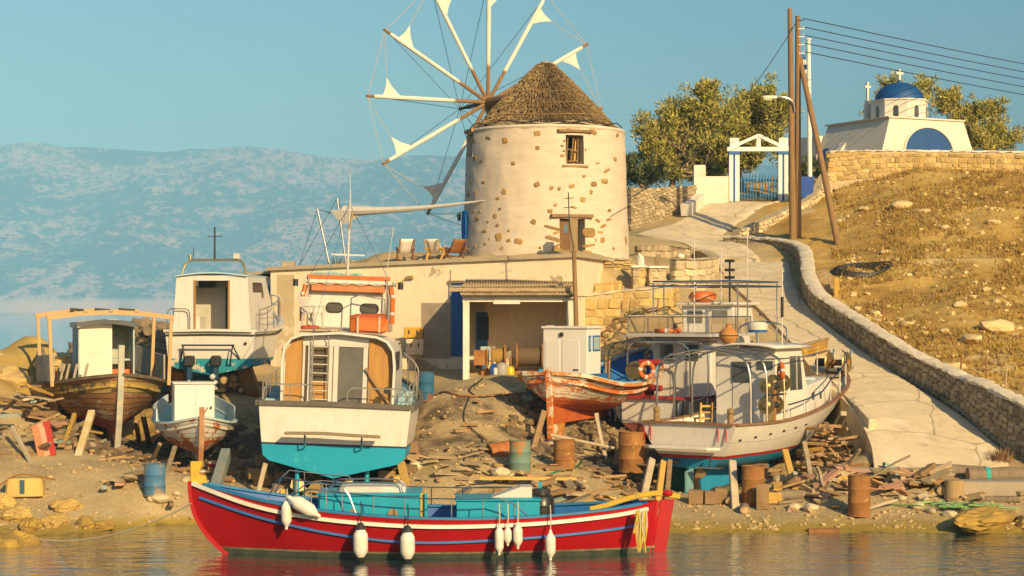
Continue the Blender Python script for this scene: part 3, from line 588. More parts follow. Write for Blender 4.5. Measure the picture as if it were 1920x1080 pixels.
# things about the mill
p, a = on_mill(875, 395)
t = thing('cloth', 'bright blue tarpaulin hung in folds on the shaded left flank of the windmill', 'tarpaulin', MC + p)
mb = MB()
def cl(u, v):
    w = (.16 + .22 * math.sin(min(1, v * 1.6) * math.pi * .75)) * (1 - .55 * max(0, v - .6)); return Vector((math.cos(a), math.sin(a), 0)) * (.07 + .05 * math.sin(u * 15)) + Vector((-math.sin(a), math.cos(a), 0)) * (u - .5) * 2 * w + Vector((0, 0, -1.3 * v - .12 * math.sin(u * 9) * v))
mb.grid(cl, 14, 12); o = mb.build('sheet', mat('blue_tarp', (.005, .10, .42), (.01, .16, .5), 3, .5), t, smooth=True); o.modifiers.new('s', 'SOLIDIFY').thickness = .02
t = thing('lantern', 'small black wall lantern on the left edge of the windmill', 'lantern', MC + on_mill(868, 405)[0])
mb = MB(); mb.tube([(0, 0, .1), (-.12, -.02, .15), (-.22, -.03, .12)], .015, 5); mb.build('bracket', DARK, t)
MB().lathe([(.03, .1), (.11, 0), (.02, .04)], 8, (-.22, -.03, 0)).build('hood', DARK, t); MB().lathe([(.06, 0), (.085, .0), (.06, -.18), (0, -.2)], 8, (-.22, -.03, 0)).build('glass', GLASS, t)
a0 = at(646, 396, 77); a1 = MC + on_mill(908, 376)[0]
t = thing('awning', 'long rolled cream awning sail stretched from a terrace mast to the windmill', 'awning', a0)
pts = [a0.lerp(a1, k / 14) + Vector((0, 0, -.25 * math.sin(k / 14 * 3.14) * .4)) - a0 for k in range(15)]
MB().tube(pts, [.22, .20, .18, .155, .135, .12, .11, .10, .09, .08, .07, .065, .05, .04, .02], 8).build('cloth_roll', CLOTH, t, smooth=True)
MB().prism([pts[0] + Vector((-.6, 0, .05)), pts[3], pts[0] + Vector((-.1, 0, -.55))], (0, .03, 0)).build('loose_corner', CLOTH, t)
for nm, lab, pb, ptp in (('terrace_mast', 'slanted grey steel terrace mast holding the awning corner', (650, 505, 77), (632, 372, 77)), ('terrace_mast', 'leaning steel prop pole left of the awning mast', (622, 505, 77.5), (595, 392, 77.5))):
    b = at(*pb); b.z = min(b.z, G(b.x, b.y)) ; tp = at(*ptp); t = thing(nm, lab, 'mast', b); MB().tube([(0, 0, 0), tp - b], .045, 8).build('pole', STEEL, t)
    mb = MB(); mb.tube(sag(tp - b, a0 - b, .1, 6), .012, 4); mb.tube([tp - b, at(560, 500, 77) - b], .01, 4); mb.build('guy_line', BLACKROPE, t)
b = at(601, 396, 77.5)
# deck chairs on the terrace
def terrace_chair(px, rz, lab, back, wood):
    p = at(px, 486, 72.6); p.z = 7.5
    t = thing('deck_chair', lab, 'chair', p, rz, 'low chairs on the windmill terrace')
    for sx in (-1, 1):
        MB().bar((sx * .3, -.3, 0), (sx * .3, .25, .5), .05, .06).build('leg', wood, t); MB().bar((sx * .3, .3, 0), (sx * .3, -.15, .45), .05, .06).build('leg', wood, t); MB().bar((sx * .3, -.4, .43), (sx * .3, .3, .46), .06, .05).build('armrest', wood, t)
        MB().bar((sx * .27, -.25, .3), (sx * .27, -.5, .78), .04, .05).build('back_post', wood, t)
    def sl(u, v): return Vector(((u - .5) * .52, .25 - .55 * v - .25 * max(0, v - .5), .33 - .12 * v + 1.05 * max(0, v - .45)))
    o = MB().grid(sl, 4, 8).build('seat_cloth', back, t, smooth=True); o.modifiers.new('s', 'SOLIDIFY').thickness = .02
CANV = mat('cream_canvas', (.80, .76, .68), (.72, .66, .56), 2, .9); CANB = mat('brown_canvas', (.30, .12, .04), (.24, .09, .03), 2, .8); CANG = mat('grey_canvas', (.3, .36, .4), None, 2, .9)
terrace_chair(760, 12, 'low terrace chair with white canvas back, farthest from the windmill', CANV, WOODV)
terrace_chair(818, -20, 'low terrace chair with cream canvas, middle of the three on the terrace', CANV, WOODY)
terrace_chair(852, 30, 'brown slatted wooden deck chair touching the windmill wall', CANB, WOODV)
# ------------------------------------------------------------------ boat shed building
PEEL = mat('peeling_plaster', (.84, .70, .50), (.77, .63, .43), .7, .92, bump=.35, bsc=10, dirt=.2, streak=.4, scol=(.36, .27, .16), peel=(.42, .33, .22), psc=.8, pth=.60, pw=.03)
CEMENT = mat('grey_cement', (.40, .33, .24), (.29, .24, .17), 1.2, .95, bump=.4, bsc=12, dirt=.3)
bl = thing('boatyard_building', 'long low building with peeling cream plaster and flat roof below the windmill', 'building', (0, 65.6, 3.4))
B0 = bl.location
fa, fb = Vector((2.15, 65.6)), Vector((-8.85, 70.4))          # facade line, right end to left end
def fpt(s, z, d=0.0):                                         # point on the facade, d metres out of it
    v = fb - fa; n = Vector((-v.y, v.x)).normalized(); n = n if n.y < 0 else -n; p = fa + v * s + n * d; return Vector((p.x, p.y, z)) - B0
def fs(px):                                                   # facade parameter of a photo column
    lo, hi = 0, 1
    k = (px - 960) / FPX; v = fb - fa; return (k * fa.y - fa.x) / (v.x - k * v.y)
def fz(px, py):
    s = fs(px); Y = fa.y + (fb.y - fa.y) * s; return CH - (py - HZ) / FPX * Y
zt = lambda s: 7.42 + (7.05 - 7.42) * s
mb = MB(); bk = Vector((1.2, 4.8, 0))
doors = [(fs(848), fs(868), None, fz(857, 531))]
mb.prism([fpt(0, 2.2), fpt(1, 2.2), fpt(1, zt(1)), fpt(0, zt(0))], bk); mb.build('wall', PEEL, bl)
ROOFC = mat('roof_slab', (.46, .38, .26), (.38, .31, .21), 1, .95, bump=.4, bsc=8, dirt=.2)
mb = MB(); mb.prism([fpt(-.012, zt(0) + .002, .12), fpt(1.012, zt(1) + .002, .12), fpt(1.012, zt(1) + .14, .12), fpt(-.012, zt(0) + .14, .12)], bk + Vector((.2, .6, 0))); mb.build('roof', ROOFC, bl)
for px0, px1, y0, y1, z in ((521, 545, 490, 500, 0), (528, 558, 500, 507, 0)):
    c = fpt((fs(px0) + fs(px1)) / 2, fz(535, (y0 + y1) / 2), -.3); MB().cbox(c, ((px1 - px0) / 49, .5, (y1 - y0) / 49 + .02), .1, .1).build('roof_block', CEMENT, bl)
def fpanel(name, px0, px1, y0, y1, m, out, th, parent=bl):
    s0, s1 = fs(px0), fs(px1); xm = (px0 + px1) / 2
    return MB().prism([fpt(s0, fz(px0, y1), out), fpt(s1, fz(px1, y1), out), fpt(s1, fz(px1, y0), out), fpt(s0, fz(px0, y0), out)], fpt(0, 0, out + th) - fpt(0, 0, out)).build(name, m, parent)
d = fpanel('door', 847, 868, 531, 668, BLUEP, .002, .06); fpanel('door_frame', 845, 847, 529, 668, WOODG, .003, .08, d); fpanel('door_head', 843, 872, 526, 531, WOODG, .003, .1, d)
for k in range(3): fpanel('door_plank', 848 + k * 6.6, 853.6 + k * 6.6, 533, 666, BLUEP, .062, .015, d)
fpanel('cement_patch', 790, 846, 568, 672, CEMENT, .002, .006)
fpanel('corner_strip', 520, 552, 515, 690, mat('ochre_plaster', (.50, .38, .22), (.58, .46, .28), 1, .95, bump=.3, bsc=9, peel=(.68, .58, .42), psc=1.0, pth=.55), .003, .008)
wv = fpanel('window', 582, 660, 516, 545, mat('teal_window', (.28, .42, .42), None, 2, .5), .002, .03); fpanel('window_board', 648, 684, 520, 548, WOODV, .035, .03, wv)
fpanel('window_awning_roll', 593, 640, 511, 519, mat('turquoise_awning', (.02, .45, .45), (.55, .6, .55), 4, .7), .05, .25, wv); fpanel('window_awning_roll', 645, 686, 513, 521, MATS['turquoise_awning'], .05, .25, wv)
mb = MB(); mb.tube([fpt(fs(700), fz(700, 530), .05), fpt(fs(725), fz(725, 535), .12), fpt(fs(745), fz(745, 532), .1), fpt(fs(765), fz(765, 522), .05)], .014, 5); mb.build('hanging_cable', ROPEY, bl)
fpanel('wall_lamp', 765, 776, 517, 523, mat('lamp_cover', (.35, .25, .10), None, 3, .6), .01, .12)
mb = MB(); mb.tube([fpt(fs(846), fz(846, 505), .03), fpt(fs(846), fz(846, 527), .03)], .012, 5); mb.build('wall_pipe', WOODG, bl)
# end face to the left with dark blue boarding, lower lean-to
le = thing('lean_to', 'low lean-to with blue painted boarding at the left end of the building', 'shed', fpt(1, 3.4) + B0)
L0 = le.location; q = lambda px, py, Y: at(px, py, Y) - L0
mb = MB(); mb.prism([q(455, 690, 71.6), q(517, 690, 70.9), q(517, 517, 70.9), q(455, 520, 71.6)], (.6, 3, 0)); mb.build('wall', PEEL, le)
mb = MB(); mb.prism([q(440, 518, 71.3), q(520, 512, 70.6), q(520, 507, 70.6), q(440, 513, 71.3)], (.7, 3.4, 0)); mb.build('roof', ROOFC, le)
for k in range(5):
    a = 476 + k * 8; MB().prism([q(a, 690, 71.2 - k * .09), q(a + 7.2, 690, 71.13 - k * .09), q(a + 7.2, 536, 71.13 - k * .09), q(a, 537, 71.2 - k * .09)], (0, -.05, 0)).build('board', BLUEP, le)
# open shed with winch
sh = thing('winch_shed', 'open fronted plastered winch shed with corrugated roof built onto the facade', 'shed', (-.6, 63.4, 3.5)); S0 = sh.location
q = lambda px, py, Y: at(px, py, Y) - S0
SY, SB = 63.2, 67.0
ZF = at(0, 700, SY).z - S0.z
def sbox(name, px0, px1, py0, py1, Y, d, m, parent=sh): 
    a, b = q(px0, py1, Y), q(px1, py0, Y); return MB().box(((a.x + b.x) / 2, a.y + d / 2, (a.z + b.z) / 2), (b.x - a.x, d, b.z - a.z)).build(name, m, parent)
sbox('pillar', 868, 880, 560, 712, SY, .3, LIME); sbox('pillar', 1063, 1080, 560, 712, SY, .3, LIME)
sbox('lintel', 867, 1081, 551, 566, SY - .01, .32, LIME); sbox('patched_lintel', 925, 975, 557, 570, SY - .03, .05, LIME)
mb = MB(); a, b = q(870, 566, SY + .3), q(1078, 705, SY + .3)
W0 = a.x; W1 = b.x; zt_, zb_ = at(0, 552, SY - .3).z - S0.z + .24, b.z
INW = mat('inner_wall', (.60, .55, .46), (.48, .44, .36), 1.2, .9, dirt=.3)
MB().box(((W0 + W1) / 2, SB - S0.y, (zt_ + zb_) / 2), (W1 - W0, .1, zt_ - zb_)).build('back_wall', INW, sh)
MB().box((W0 + .06, (SY + .3 + SB) / 2 - S0.y, (zt_ + zb_) / 2), (.1, SB - SY - .4, zt_ - zb_)).build('side_wall', PEEL, sh); MB().box((W1 - .06, (SY + .3 + SB) / 2 - S0.y, (zt_ + zb_) / 2), (.1, SB - SY - .4, zt_ - zb_)).build('side_wall', PEEL, sh)
MB().box(((W0 + W1) / 2, (SY + SB) / 2 - S0.y + .1, zb_ - .12), (W1 - W0, SB - SY, .2)).build('floor', CEMENT, sh)
bd = MB().box((W0 + .75, SB - S0.y - .07, zb_ + 1.05), (.85, .05, 2.1)).build('inner_door', BLUEP, sh)
MB().box((W0 + .75, SB - S0.y - .10, zb_ + 1.55), (.7, .02, .8)).build('door_panel', mat('dark_blue_panel', (.01, .04, .12), None, 3, .6), bd)
ROOFS = mat('corrugated_sheet', (.30, .20, .11), (.40, .30, .18), 2, .9, bump=.3, bsc=12, dirt=.4)
def corr(px0, px1, z0, z1, y0, y1, name):
    n = int((px1 - px0) * .9); mb = MB()
    for i in range(n + 1):
        x = (px0 + (px1 - px0) * i / n - 960) / FPX * SY - S0.x
        for z, y in ((z0, y0), (z1, y1)): mb.v.append((x, y - S0.y, z - S0.z + .028 * math.sin(i * 1.35)))
        if i: k = 2 * i; mb.f.append((k - 2, k, k + 1, k - 1))
    o = mb.build(name, ROOFS, sh, smooth=True); o.modifiers.new('s', 'SOLIDIFY').thickness = .02
zr = at(0, 552, SY - .3).z
corr(863, 1078, zr, zr + .3, SY - .35, SY + .9, 'corrugated_sheet'); corr(868, 1080, zr + .27, zr + .55, SY + .7, 66.6, 'corrugated_sheet')
MB().bar(q(842, 543, SY - .1), q(1076, 543, SY - .1), .14, .12).build('roof_beam', WOODG, sh); MB().bar(q(846, 537, SY + .3), q(1078, 533, SY + .3), .1, .05).build('roof_batten', WOODG, sh); MB().bar(q(1060, 556, SY - .2), q(1100, 556, SY - .2), .05, .05).build('roof_batten', WOODG, sh)
mb = MB()
for k in range(40): mb.box((U(W0, W1), U(-.4, .1), zr - S0.z + U(.0, .1)), (U(.05, .25), U(.05, .2), U(.03, .08)), Zrot(U(0, 180)))
mb.build('roof_debris', WOODD, sh, kind='stuff')
# winch in the shed
t = thing('winch', 'rusty cable winch with two drums standing inside the open shed', 'winch', at(975, 676, 64.6)); w0 = t.location
zf = zb_ + S0.z - .02; t.location.z = zf; w0 = t.location
def drum(x0, x1, r, z, m, nm):
    MB().lathe([(r * .72, 0), (r * .72, x1 - x0)], 20, (x0, 0, z), AX['x']).build(nm, m, t, smooth=True)
    for x in (x0, x1): MB().lathe([(r, -.03), (r, .03)], 20, (x, 0, z), AX['x']).build('flange', RUST, t)
drum(-.95, -.5, .42, .62, mat('yellow_cable', (.42, .26, .06), (.3, .18, .05), 14, .8, stretch=(8, 1, 1), bump=.8), 'small_drum'); drum(-.1, .75, .45, .64, mat('brown_cable', (.16, .11, .06), (.10, .07, .04), 14, .7, stretch=(8, 1, 1), bump=.8), 'large_drum')
MB().cbox((1.0, 0, .55), (.4, .6, 1.1), .15, .05).build('gearbox', mat('old_cream_metal', (.40, .32, .2), (.3, .2, .1), 4, .6, rust=(.2, .08, .03)), t); drum(1.35, 1.6, .5, .55, RUST, 'cable_drum')
MB().box((.2, 0, .08), (3.0, .7, .16)).build('bed_frame', RUST, t); MB().box((-1.3, .1, .6), (.5, .5, .5)).build('motor', RUST, t)
MB().tube([(-.3, -.1, 0), (-.3, -.1, .6)], .06, 8).build('post', RUST, t); MB().tube([(-1.1, -.2, .16), (-1.1, -.2, .9)], .04, 8).build('brake_lever', RUST, t)
t = thing('frame_chair', 'pale folding chair standing against the back of the winch shed', 'chair', (at(915, 640, 66.2).x, 66.0, zf))
for sx in (-.25, .25): MB().tube([(sx, -.2, 0), (sx, 0, .9)], .02, 6).build('leg', WOODV, t); MB().tube([(sx, .2, 0), (sx, -.15, .5)], .02, 6).build('leg', WOODV, t)
MB().box((0, -.02, .75), (.5, .03, .4)).build('backrest', mat('pale_blue', (.35, .45, .5), None, 3, .6), t); MB().box((0, 0, .45), (.5, .35, .03)).build('seat', MATS['pale_blue'], t)
for k, (px, h, r, m, lab, nm) in enumerate(((927, .42, .15, mat('blue_plastic', (.01, .10, .45), None, 3, .4), 'blue plastic jerrycan by the winch', 'jerrycan'), (941, .46, .2, mat('grey_bucket_m', (.35, .33, .28), None, 3, .6), 'grey paint bucket by the winch', 'bucket'), (957, .34, .13, mat('yellow_plastic', (.75, .52, .02), None, 3, .4), 'yellow plastic can by the winch', 'can'), (929, .3, .07, WHITE, 'white bottle in front of the blue jerrycan', 'bottle'))):
    p = at(px, 688, 63.9 - .15 * (k == 3)); t = thing(nm, lab, nm, (p.x, p.y, zf))
    MB().lathe([(0, 0), (r, 0), (r * 1.03, h * .75), (r * .8, h * .88), (r * .3, h), (0, h)], 12).build('body', m, t, smooth=True); MB().lathe([(.04, h), (.04, h + .06), (0, h + .06)], 8).build('cap', DARK if k else WHITE, t)
# telegraph pole in front of the right end
def pole(name, lab, pb, ptp, r0, r1, grp=None):
    b, tp = at(*pb), at(*ptp); t = thing(name, lab, 'pole', b, group=grp); MB().tube([(0, 0, -.4), (tp - b) * .5, tp - b], [r0, (r0 + r1) / 2, r1], 10).build('post', POLE, t, smooth=True); return t, tp - b
t, tp = pole('yard_pole', 'slim dark pole at the right corner of the winch shed', (1081, 612, 62.6), (1076, 470, 62.6), .085, .07)
mb = MB(); mb.tube([tp, tp + Vector((-.15, 0, .9)), tp + Vector((-.18, 0, 1.9))], .02, 5); mb.tube([tp + Vector((-.3, 0, 1.7)), tp + Vector((0, 0, 1.72))], .012, 4); mb.tube([tp + Vector((-.35, 0, 1.4)), tp + Vector((0, 0, 1.42))], .012, 4); mb.build('antenna', DARK, t)
pb_ = thing('square_post', 'thick weathered square timber post in front of the windmill door', 'post', at(1076, 486, 70)); MB().box((0, 0, .55), (.28, .28, 1.9)).build('timber', mat('gnarly_post', (.36, .26, .13), (.22, .15, .07), 3, .95, bump=1, bsc=10, stretch=(4, 4, 1)), pb_)
MB().box((-.3, -.1, 1.1), (.12, .25, .3)).build('meter_box', mat('teal_box', (.08, .2, .25), None, 3, .6), pb_)
t = thing('meter_cabinet', 'small white electricity cabinet on the stone wall right of the shed', 'cabinet', at(1088, 536, 67)); MB().box((0, 0, .3), (.22, .2, .55)).build('box', WHITE, t); MB().box((.0, -.11, .3), (.18, .012, .48)).build('door', WHITE, t)
MB().bar((0, .05, -1.3), (0, .05, .03), .08, .08).build('post', WOODG, t)
# pallet leaning on the terrace
t = thing('pallet', 'wooden pallet leaning on the terrace ledge below the windmill', 'pallet', at(1100, 558, 68.4), 2)
for k in range(9): MB().bar((.14 * k + .05, .1 * 0, .03 + .012 * k), (.14 * k + .10, .28, .5 + .012 * k), .09, .03, up=(0, 1, 0)).build('slat', WOODY, t)
for z in (.06, .42): MB().bar((-.02, .05 + z * .45, z), (1.3, .05 + z * .45, z + .1), .05, .08).build('rail', WOODD, t)
# gate
ga = thing('gate_portal', 'white gate portal with blue trim and small pediment at the top of the lane', 'gate', at(1422, 377, 98.5)); g0 = ga.location
q = lambda px, py, Y=98.5: at(px, py, Y) - g0
GW = mat('gate_white', (.80, .78, .74), (.74, .72, .67), 2, .6)
for x0, x1 in ((1367, 1374), (1378, 1386), (1459, 1466), (1470, 1477)): a, b = q(x0, 378), q(x1, 285); MB().box(((a.x + b.x) / 2, 0, (a.z + b.z) / 2), (b.x - a.x, .28, b.z - a.z)).build('post', GW, ga)
for x0, x1 in ((1374, 1378), (1466, 1470)): a, b = q(x0, 378), q(x1, 287); MB().box(((a.x + b.x) / 2, .03, (a.z + b.z) / 2), (b.x - a.x, .22, b.z - a.z)).build('blue_inlay', BLUEP, ga)
for x0, x1 in ((1366, 1387), (1458, 1479)):
    a, b = q(x0, 290), q(x1, 284); MB().box(((a.x + b.x) / 2, 0, (a.z + b.z) / 2), (b.x - a.x, .36, b.z - a.z)).build('capital', BLUEP, ga)
    a, b = q(x0 + 2, 276), q(x1 - 2, 259); MB().box(((a.x + b.x) / 2, 0, (a.z + b.z) / 2), (b.x - a.x, .3, b.z - a.z)).build('post_top', GW, ga)
MB().bar(q(1363, 280), q(1481, 280), .4, .22).build('lintel', GW, ga)
for s in ((1381, 272), (1462, 273)): MB().bar(q(*s), q(1422, 254), .25, .16).build('pediment_rafter', GW, ga)
MB().bar(q(1422, 276), q(1422, 258), .2, .22).build('king_post', GW, ga)
GB = mat('gate_blue', (.008, .16, .36), (.01, .13, .30), 3, .5)
for s, xs_ in ((0, (1383, 1419)), (1, (1423, 1459))):
    for k in range(7):
        x = xs_[0] + 2 + (xs_[1] - xs_[0] - 4) * k / 6; hh = 326 + abs(k - (6 if s == 0 else 0)) * (-1.0 if s else .8) * .8
        MB().bar(q(x, 375), q(x, hh if s == 0 else 327 + k * .6), .15, .04).build('gate_slat', GB, ga)
    for y in (338, 366): MB().bar(q(xs_[0], y) + Vector((0, .04, 0)), q(xs_[1], y) + Vector((0, .04, 0)), .04, .12).build('gate_rail', GB, ga)
# flagpole, bin, poles
t = thing('flagpole', 'tall white flagpole behind the wooden poles', 'flagpole', at(1519, 350, 97.5)); tp = at(1516, 75, 97.5) - t.location
MB().tube([(0, 0, -.5), tp], [.12, .1], 12).build('pole', GW, t, smooth=True); MB().lathe([(0, 0), (.16, 0), (.16, .06), (0, .1)], 12, tp).build('finial', GW, t)
fl = MB(); 
def flg(u, v): return tp + Vector((-.1 - .28 * u - .05 * math.sin(v * 9), .05 * math.sin(u * 12 + v * 4), -.75 - 1.25 * v))
for k in range(5):
    MB().grid(lambda u, v: flg(u, (k + v) / 5), 4, 3).build('flag_stripe', BLUEP if k % 2 == 0 else GW, t, smooth=True)
t = thing('wheelie_bin', 'blue plastic wheelie bin beside the white flagpole', 'bin', at(1512, 372, 96.5)); MB().box((0, 0, .5), (.56, .6, 1.0), taper=1.2).build('body', mat('bin_blue', (.005, .07, .36), None, 3, .4), t); MB().box((0, .02, 1.04), (.74, .76, .07)).build('lid', MATS['bin_blue'], t)
t1, tp1 = pole('utility_pole', 'tallest wooden utility pole, left one of the close pair on the hill', (1487, 452, 88.3), (1481, 16, 88.3), .17, .11)
t2, tp2 = pole('utility_pole', 'wooden utility pole with insulators and wires, right one of the close pair', (1496, 450, 88.5), (1496, 30, 88.5), .17, .12)
t3, tp3 = pole('strut_pole', 'slanting wooden strut pole leaning on the utility poles', (1579, 482, 85.5), (1499, 108, 88.6), .15, .12)
for k, y in enumerate((38, 54, 69, 84, 100)):
    p = at(1502, y, 88.4) - t2.location; MB().tube([p + Vector((-.15, 0, 0)), p + Vector((.12, 0, 0)), p + Vector((.14, 0, .1))], .025, 6).build('insulator', GW if k else DARK, t2)
    e = at(2600, (215, 228, 240, 253, 266)[k], 200); st_ = p + t2.location + Vector((.14, 0, .08))
    w = thing('power_line', 'thin power line, %s of the five running right from the utility pole' % ('topmost', 'second from top', 'middle one', 'second from bottom', 'lowest')[k], 'cable', st_); MB().tube(sag((0, 0, 0), e - st_, .8, 14), .022, 4).build('wire', BLACKROPE, w)
w = thing('power_line', 'black service cable sloping from the utility pole down to the windmill', 'cable', at(1494, 40, 88.4)); w0 = w.location
MB().tube(sag((0, 0, 0), at(1180, 372, 71.6) - w0, 1.0, 20), .022, 4).build('wire', BLACKROPE, w)
t = thing('street_lamp', 'street lamp head on a curved arm fixed to the utility poles', 'street lamp', at(1482, 195, 88.1)); t0 = t.location
MB().tube(path3([(.2, 0, -.35), (.1, -.05, .1), (-.3, -.1, .3), (-.75, -.1, .3)], 12), .04, 8).build('arm', STEEL, t); MB().cbox((-.95, -.1, .3), (.65, .2, .14), .3, 0).build('head', LIME, t); MB().cbox((-1.05, -.1, .2), (.4, .16, .1), .3, 0).build('glass', mat('lamp_glass', (.5, .55, .25), None, 2, .3), t)
# church
cc = thing('church', 'small white church with blue dome and cross on the hill', 'church', at(1738, 294, 105.5), 27); CW = mat('church_white', (.72, .67, .58), (.66, .60, .50), 1.2, .85, bump=.3, bsc=5, dirt=.12, streak=.25, scol=(.45, .38, .28)); CB = mat('dome_blue', (.003, .055, .21), (.006, .075, .25), 1.5, .6, dirt=.15)
Hc = 2.05
def frus(w0, d0, w1, d1, z0, z1, cy=0, cx=0): return MB().add([(cx + sx * (w0 if z == z0 else w1) / 2, cy + sy * (d0 if z == z0 else d1) / 2, z) for z in (z0, z1) for sy in (-1, 1) for sx in (-1, 1)], [(0, 2, 3, 1), (4, 5, 7, 6), (0, 1, 5, 4), (2, 6, 7, 3), (0, 4, 6, 2), (1, 3, 7, 5)])
frus(7.6, 6.2, 5.1, 5.6, -1.6, Hc, 2.8).build('nave', CW, cc); MB().box((-.05, 2.8, Hc + .03), (5.3, 5.8, .08)).build('parapet', CW, cc)
frus(5.6, 3.0, 5.0, 2.8, -1.6, 1.5, 7.2, -.6).build('rear_vestry', CW, cc)
fr = lambda z: 2.8 - 3.1 + (z + 1.6) / (Hc + 1.6) * .3        # front face depth at height z
arc = [(1.62 * math.cos(a), 1.62 * math.sin(a)) for a in np.linspace(0, math.pi, 24)]
MB().prism([(x, fr(.2 + z * .85) - .045, .18 + z * .85) for x, z in arc], (0, .1, 0)).build('lunette', CB, cc)
mb = MB(); mb.sweep([(x * 1.05, fr(.2 + z * .88) - .06, .18 + z * .9) for x, z in arc], .1, .1, up=(0, 1, 0)); mb.build('lunette_frame', CW, cc); MB().box((0, fr(.1) - .05, .08), (3.6, .2, .18)).build('lunette_sill', CW, cc)
DR = 1.62; oct_ = lambda r, z: [(r * math.cos(R(22.5 + 45 * k)), 2.4 + r * math.sin(R(22.5 + 45 * k)), z) for k in range(8)]
mb = MB(); mb.prism(oct_(DR, Hc + .02), (0, 0, 1.15)); mb.build('drum', CW, cc); mb = MB(); mb.prism(oct_(DR + .07, Hc + 1.17), (0, 0, .08)); mb.build('drum_cornice', CW, cc)
MB().lathe([(1.36 * math.cos(R(a)), 1.05 * math.sin(R(a)) + Hc + 1.24) for a in range(0, 90, 8)] + [(.1, Hc + 2.29), (.09, Hc + 2.42), (0, Hc + 2.42)], 28, (0, 2.4, 0)).build('dome', CB, cc, smooth=True)
for k in range(8):
    a = R(45 * k); rr = DR * math.cos(R(22.5)); m3 = Matrix.Rotation(a + math.pi / 2, 3, 'Z'); c = Vector((rr * math.cos(a), 2.4 + rr * math.sin(a), Hc + .22))
    pr = [(-.14, 0), (.14, 0), (.14, .5), (.1, .61), (0, .66), (-.1, .61), (-.14, .5)]
    MB().prism([c + m3 @ Vector((u, .02, v)) for u, v in pr], m3 @ Vector((0, -.05, 0))).build('drum_window', GLASS, cc)
cr = MB(); cr.box((0, 2.4, Hc + 2.72), (.13, .12, .62)); cr.box((0, 2.4, Hc + 2.80), (.5, .119, .13)); cr.build('cross', CW, cc)
be = frus(.35, .3, .3, .25, Hc + .05, Hc + 1.25, 4.3, -.75).build('belfry', CW, cc); mb = MB(); mb.box((-.75, 4.3, Hc + 1.85), (.12, .11, 1.25)); mb.box((-.75, 4.3, Hc + 2.2), (.42, .109, .12)); mb.build('belfry_cross', CW, be)
sl = lambda z: -3.8 + 1.25 * (z + 1.6) / (Hc + 1.6)
MB().prism([(sl(-.9 + z) - .03, 4.6 + y, -.9 + z) for y, z in ((0, 0), (1, 0), (1, 1.2), (.8, 1.55), (.5, 1.65), (.2, 1.55), (0, 1.2))], (.06, 0, 0)).build('side_door', CB, cc)
MB().prism([(sl(-.2 + z) - .02, 1.6 + y, -.2 + z) for y, z in ((0, 0), (.3, 0), (.3, .55), (0, .55))], (.04, 0, 0)).build('side_window', GLASS, cc)
MB().prism([(-5.0, 3.4, -1.6), (-3.6, 3.4, -1.6), (-2.9, 3.4, 1.0)], (0, .5, 0)).build('buttress', CW, cc)
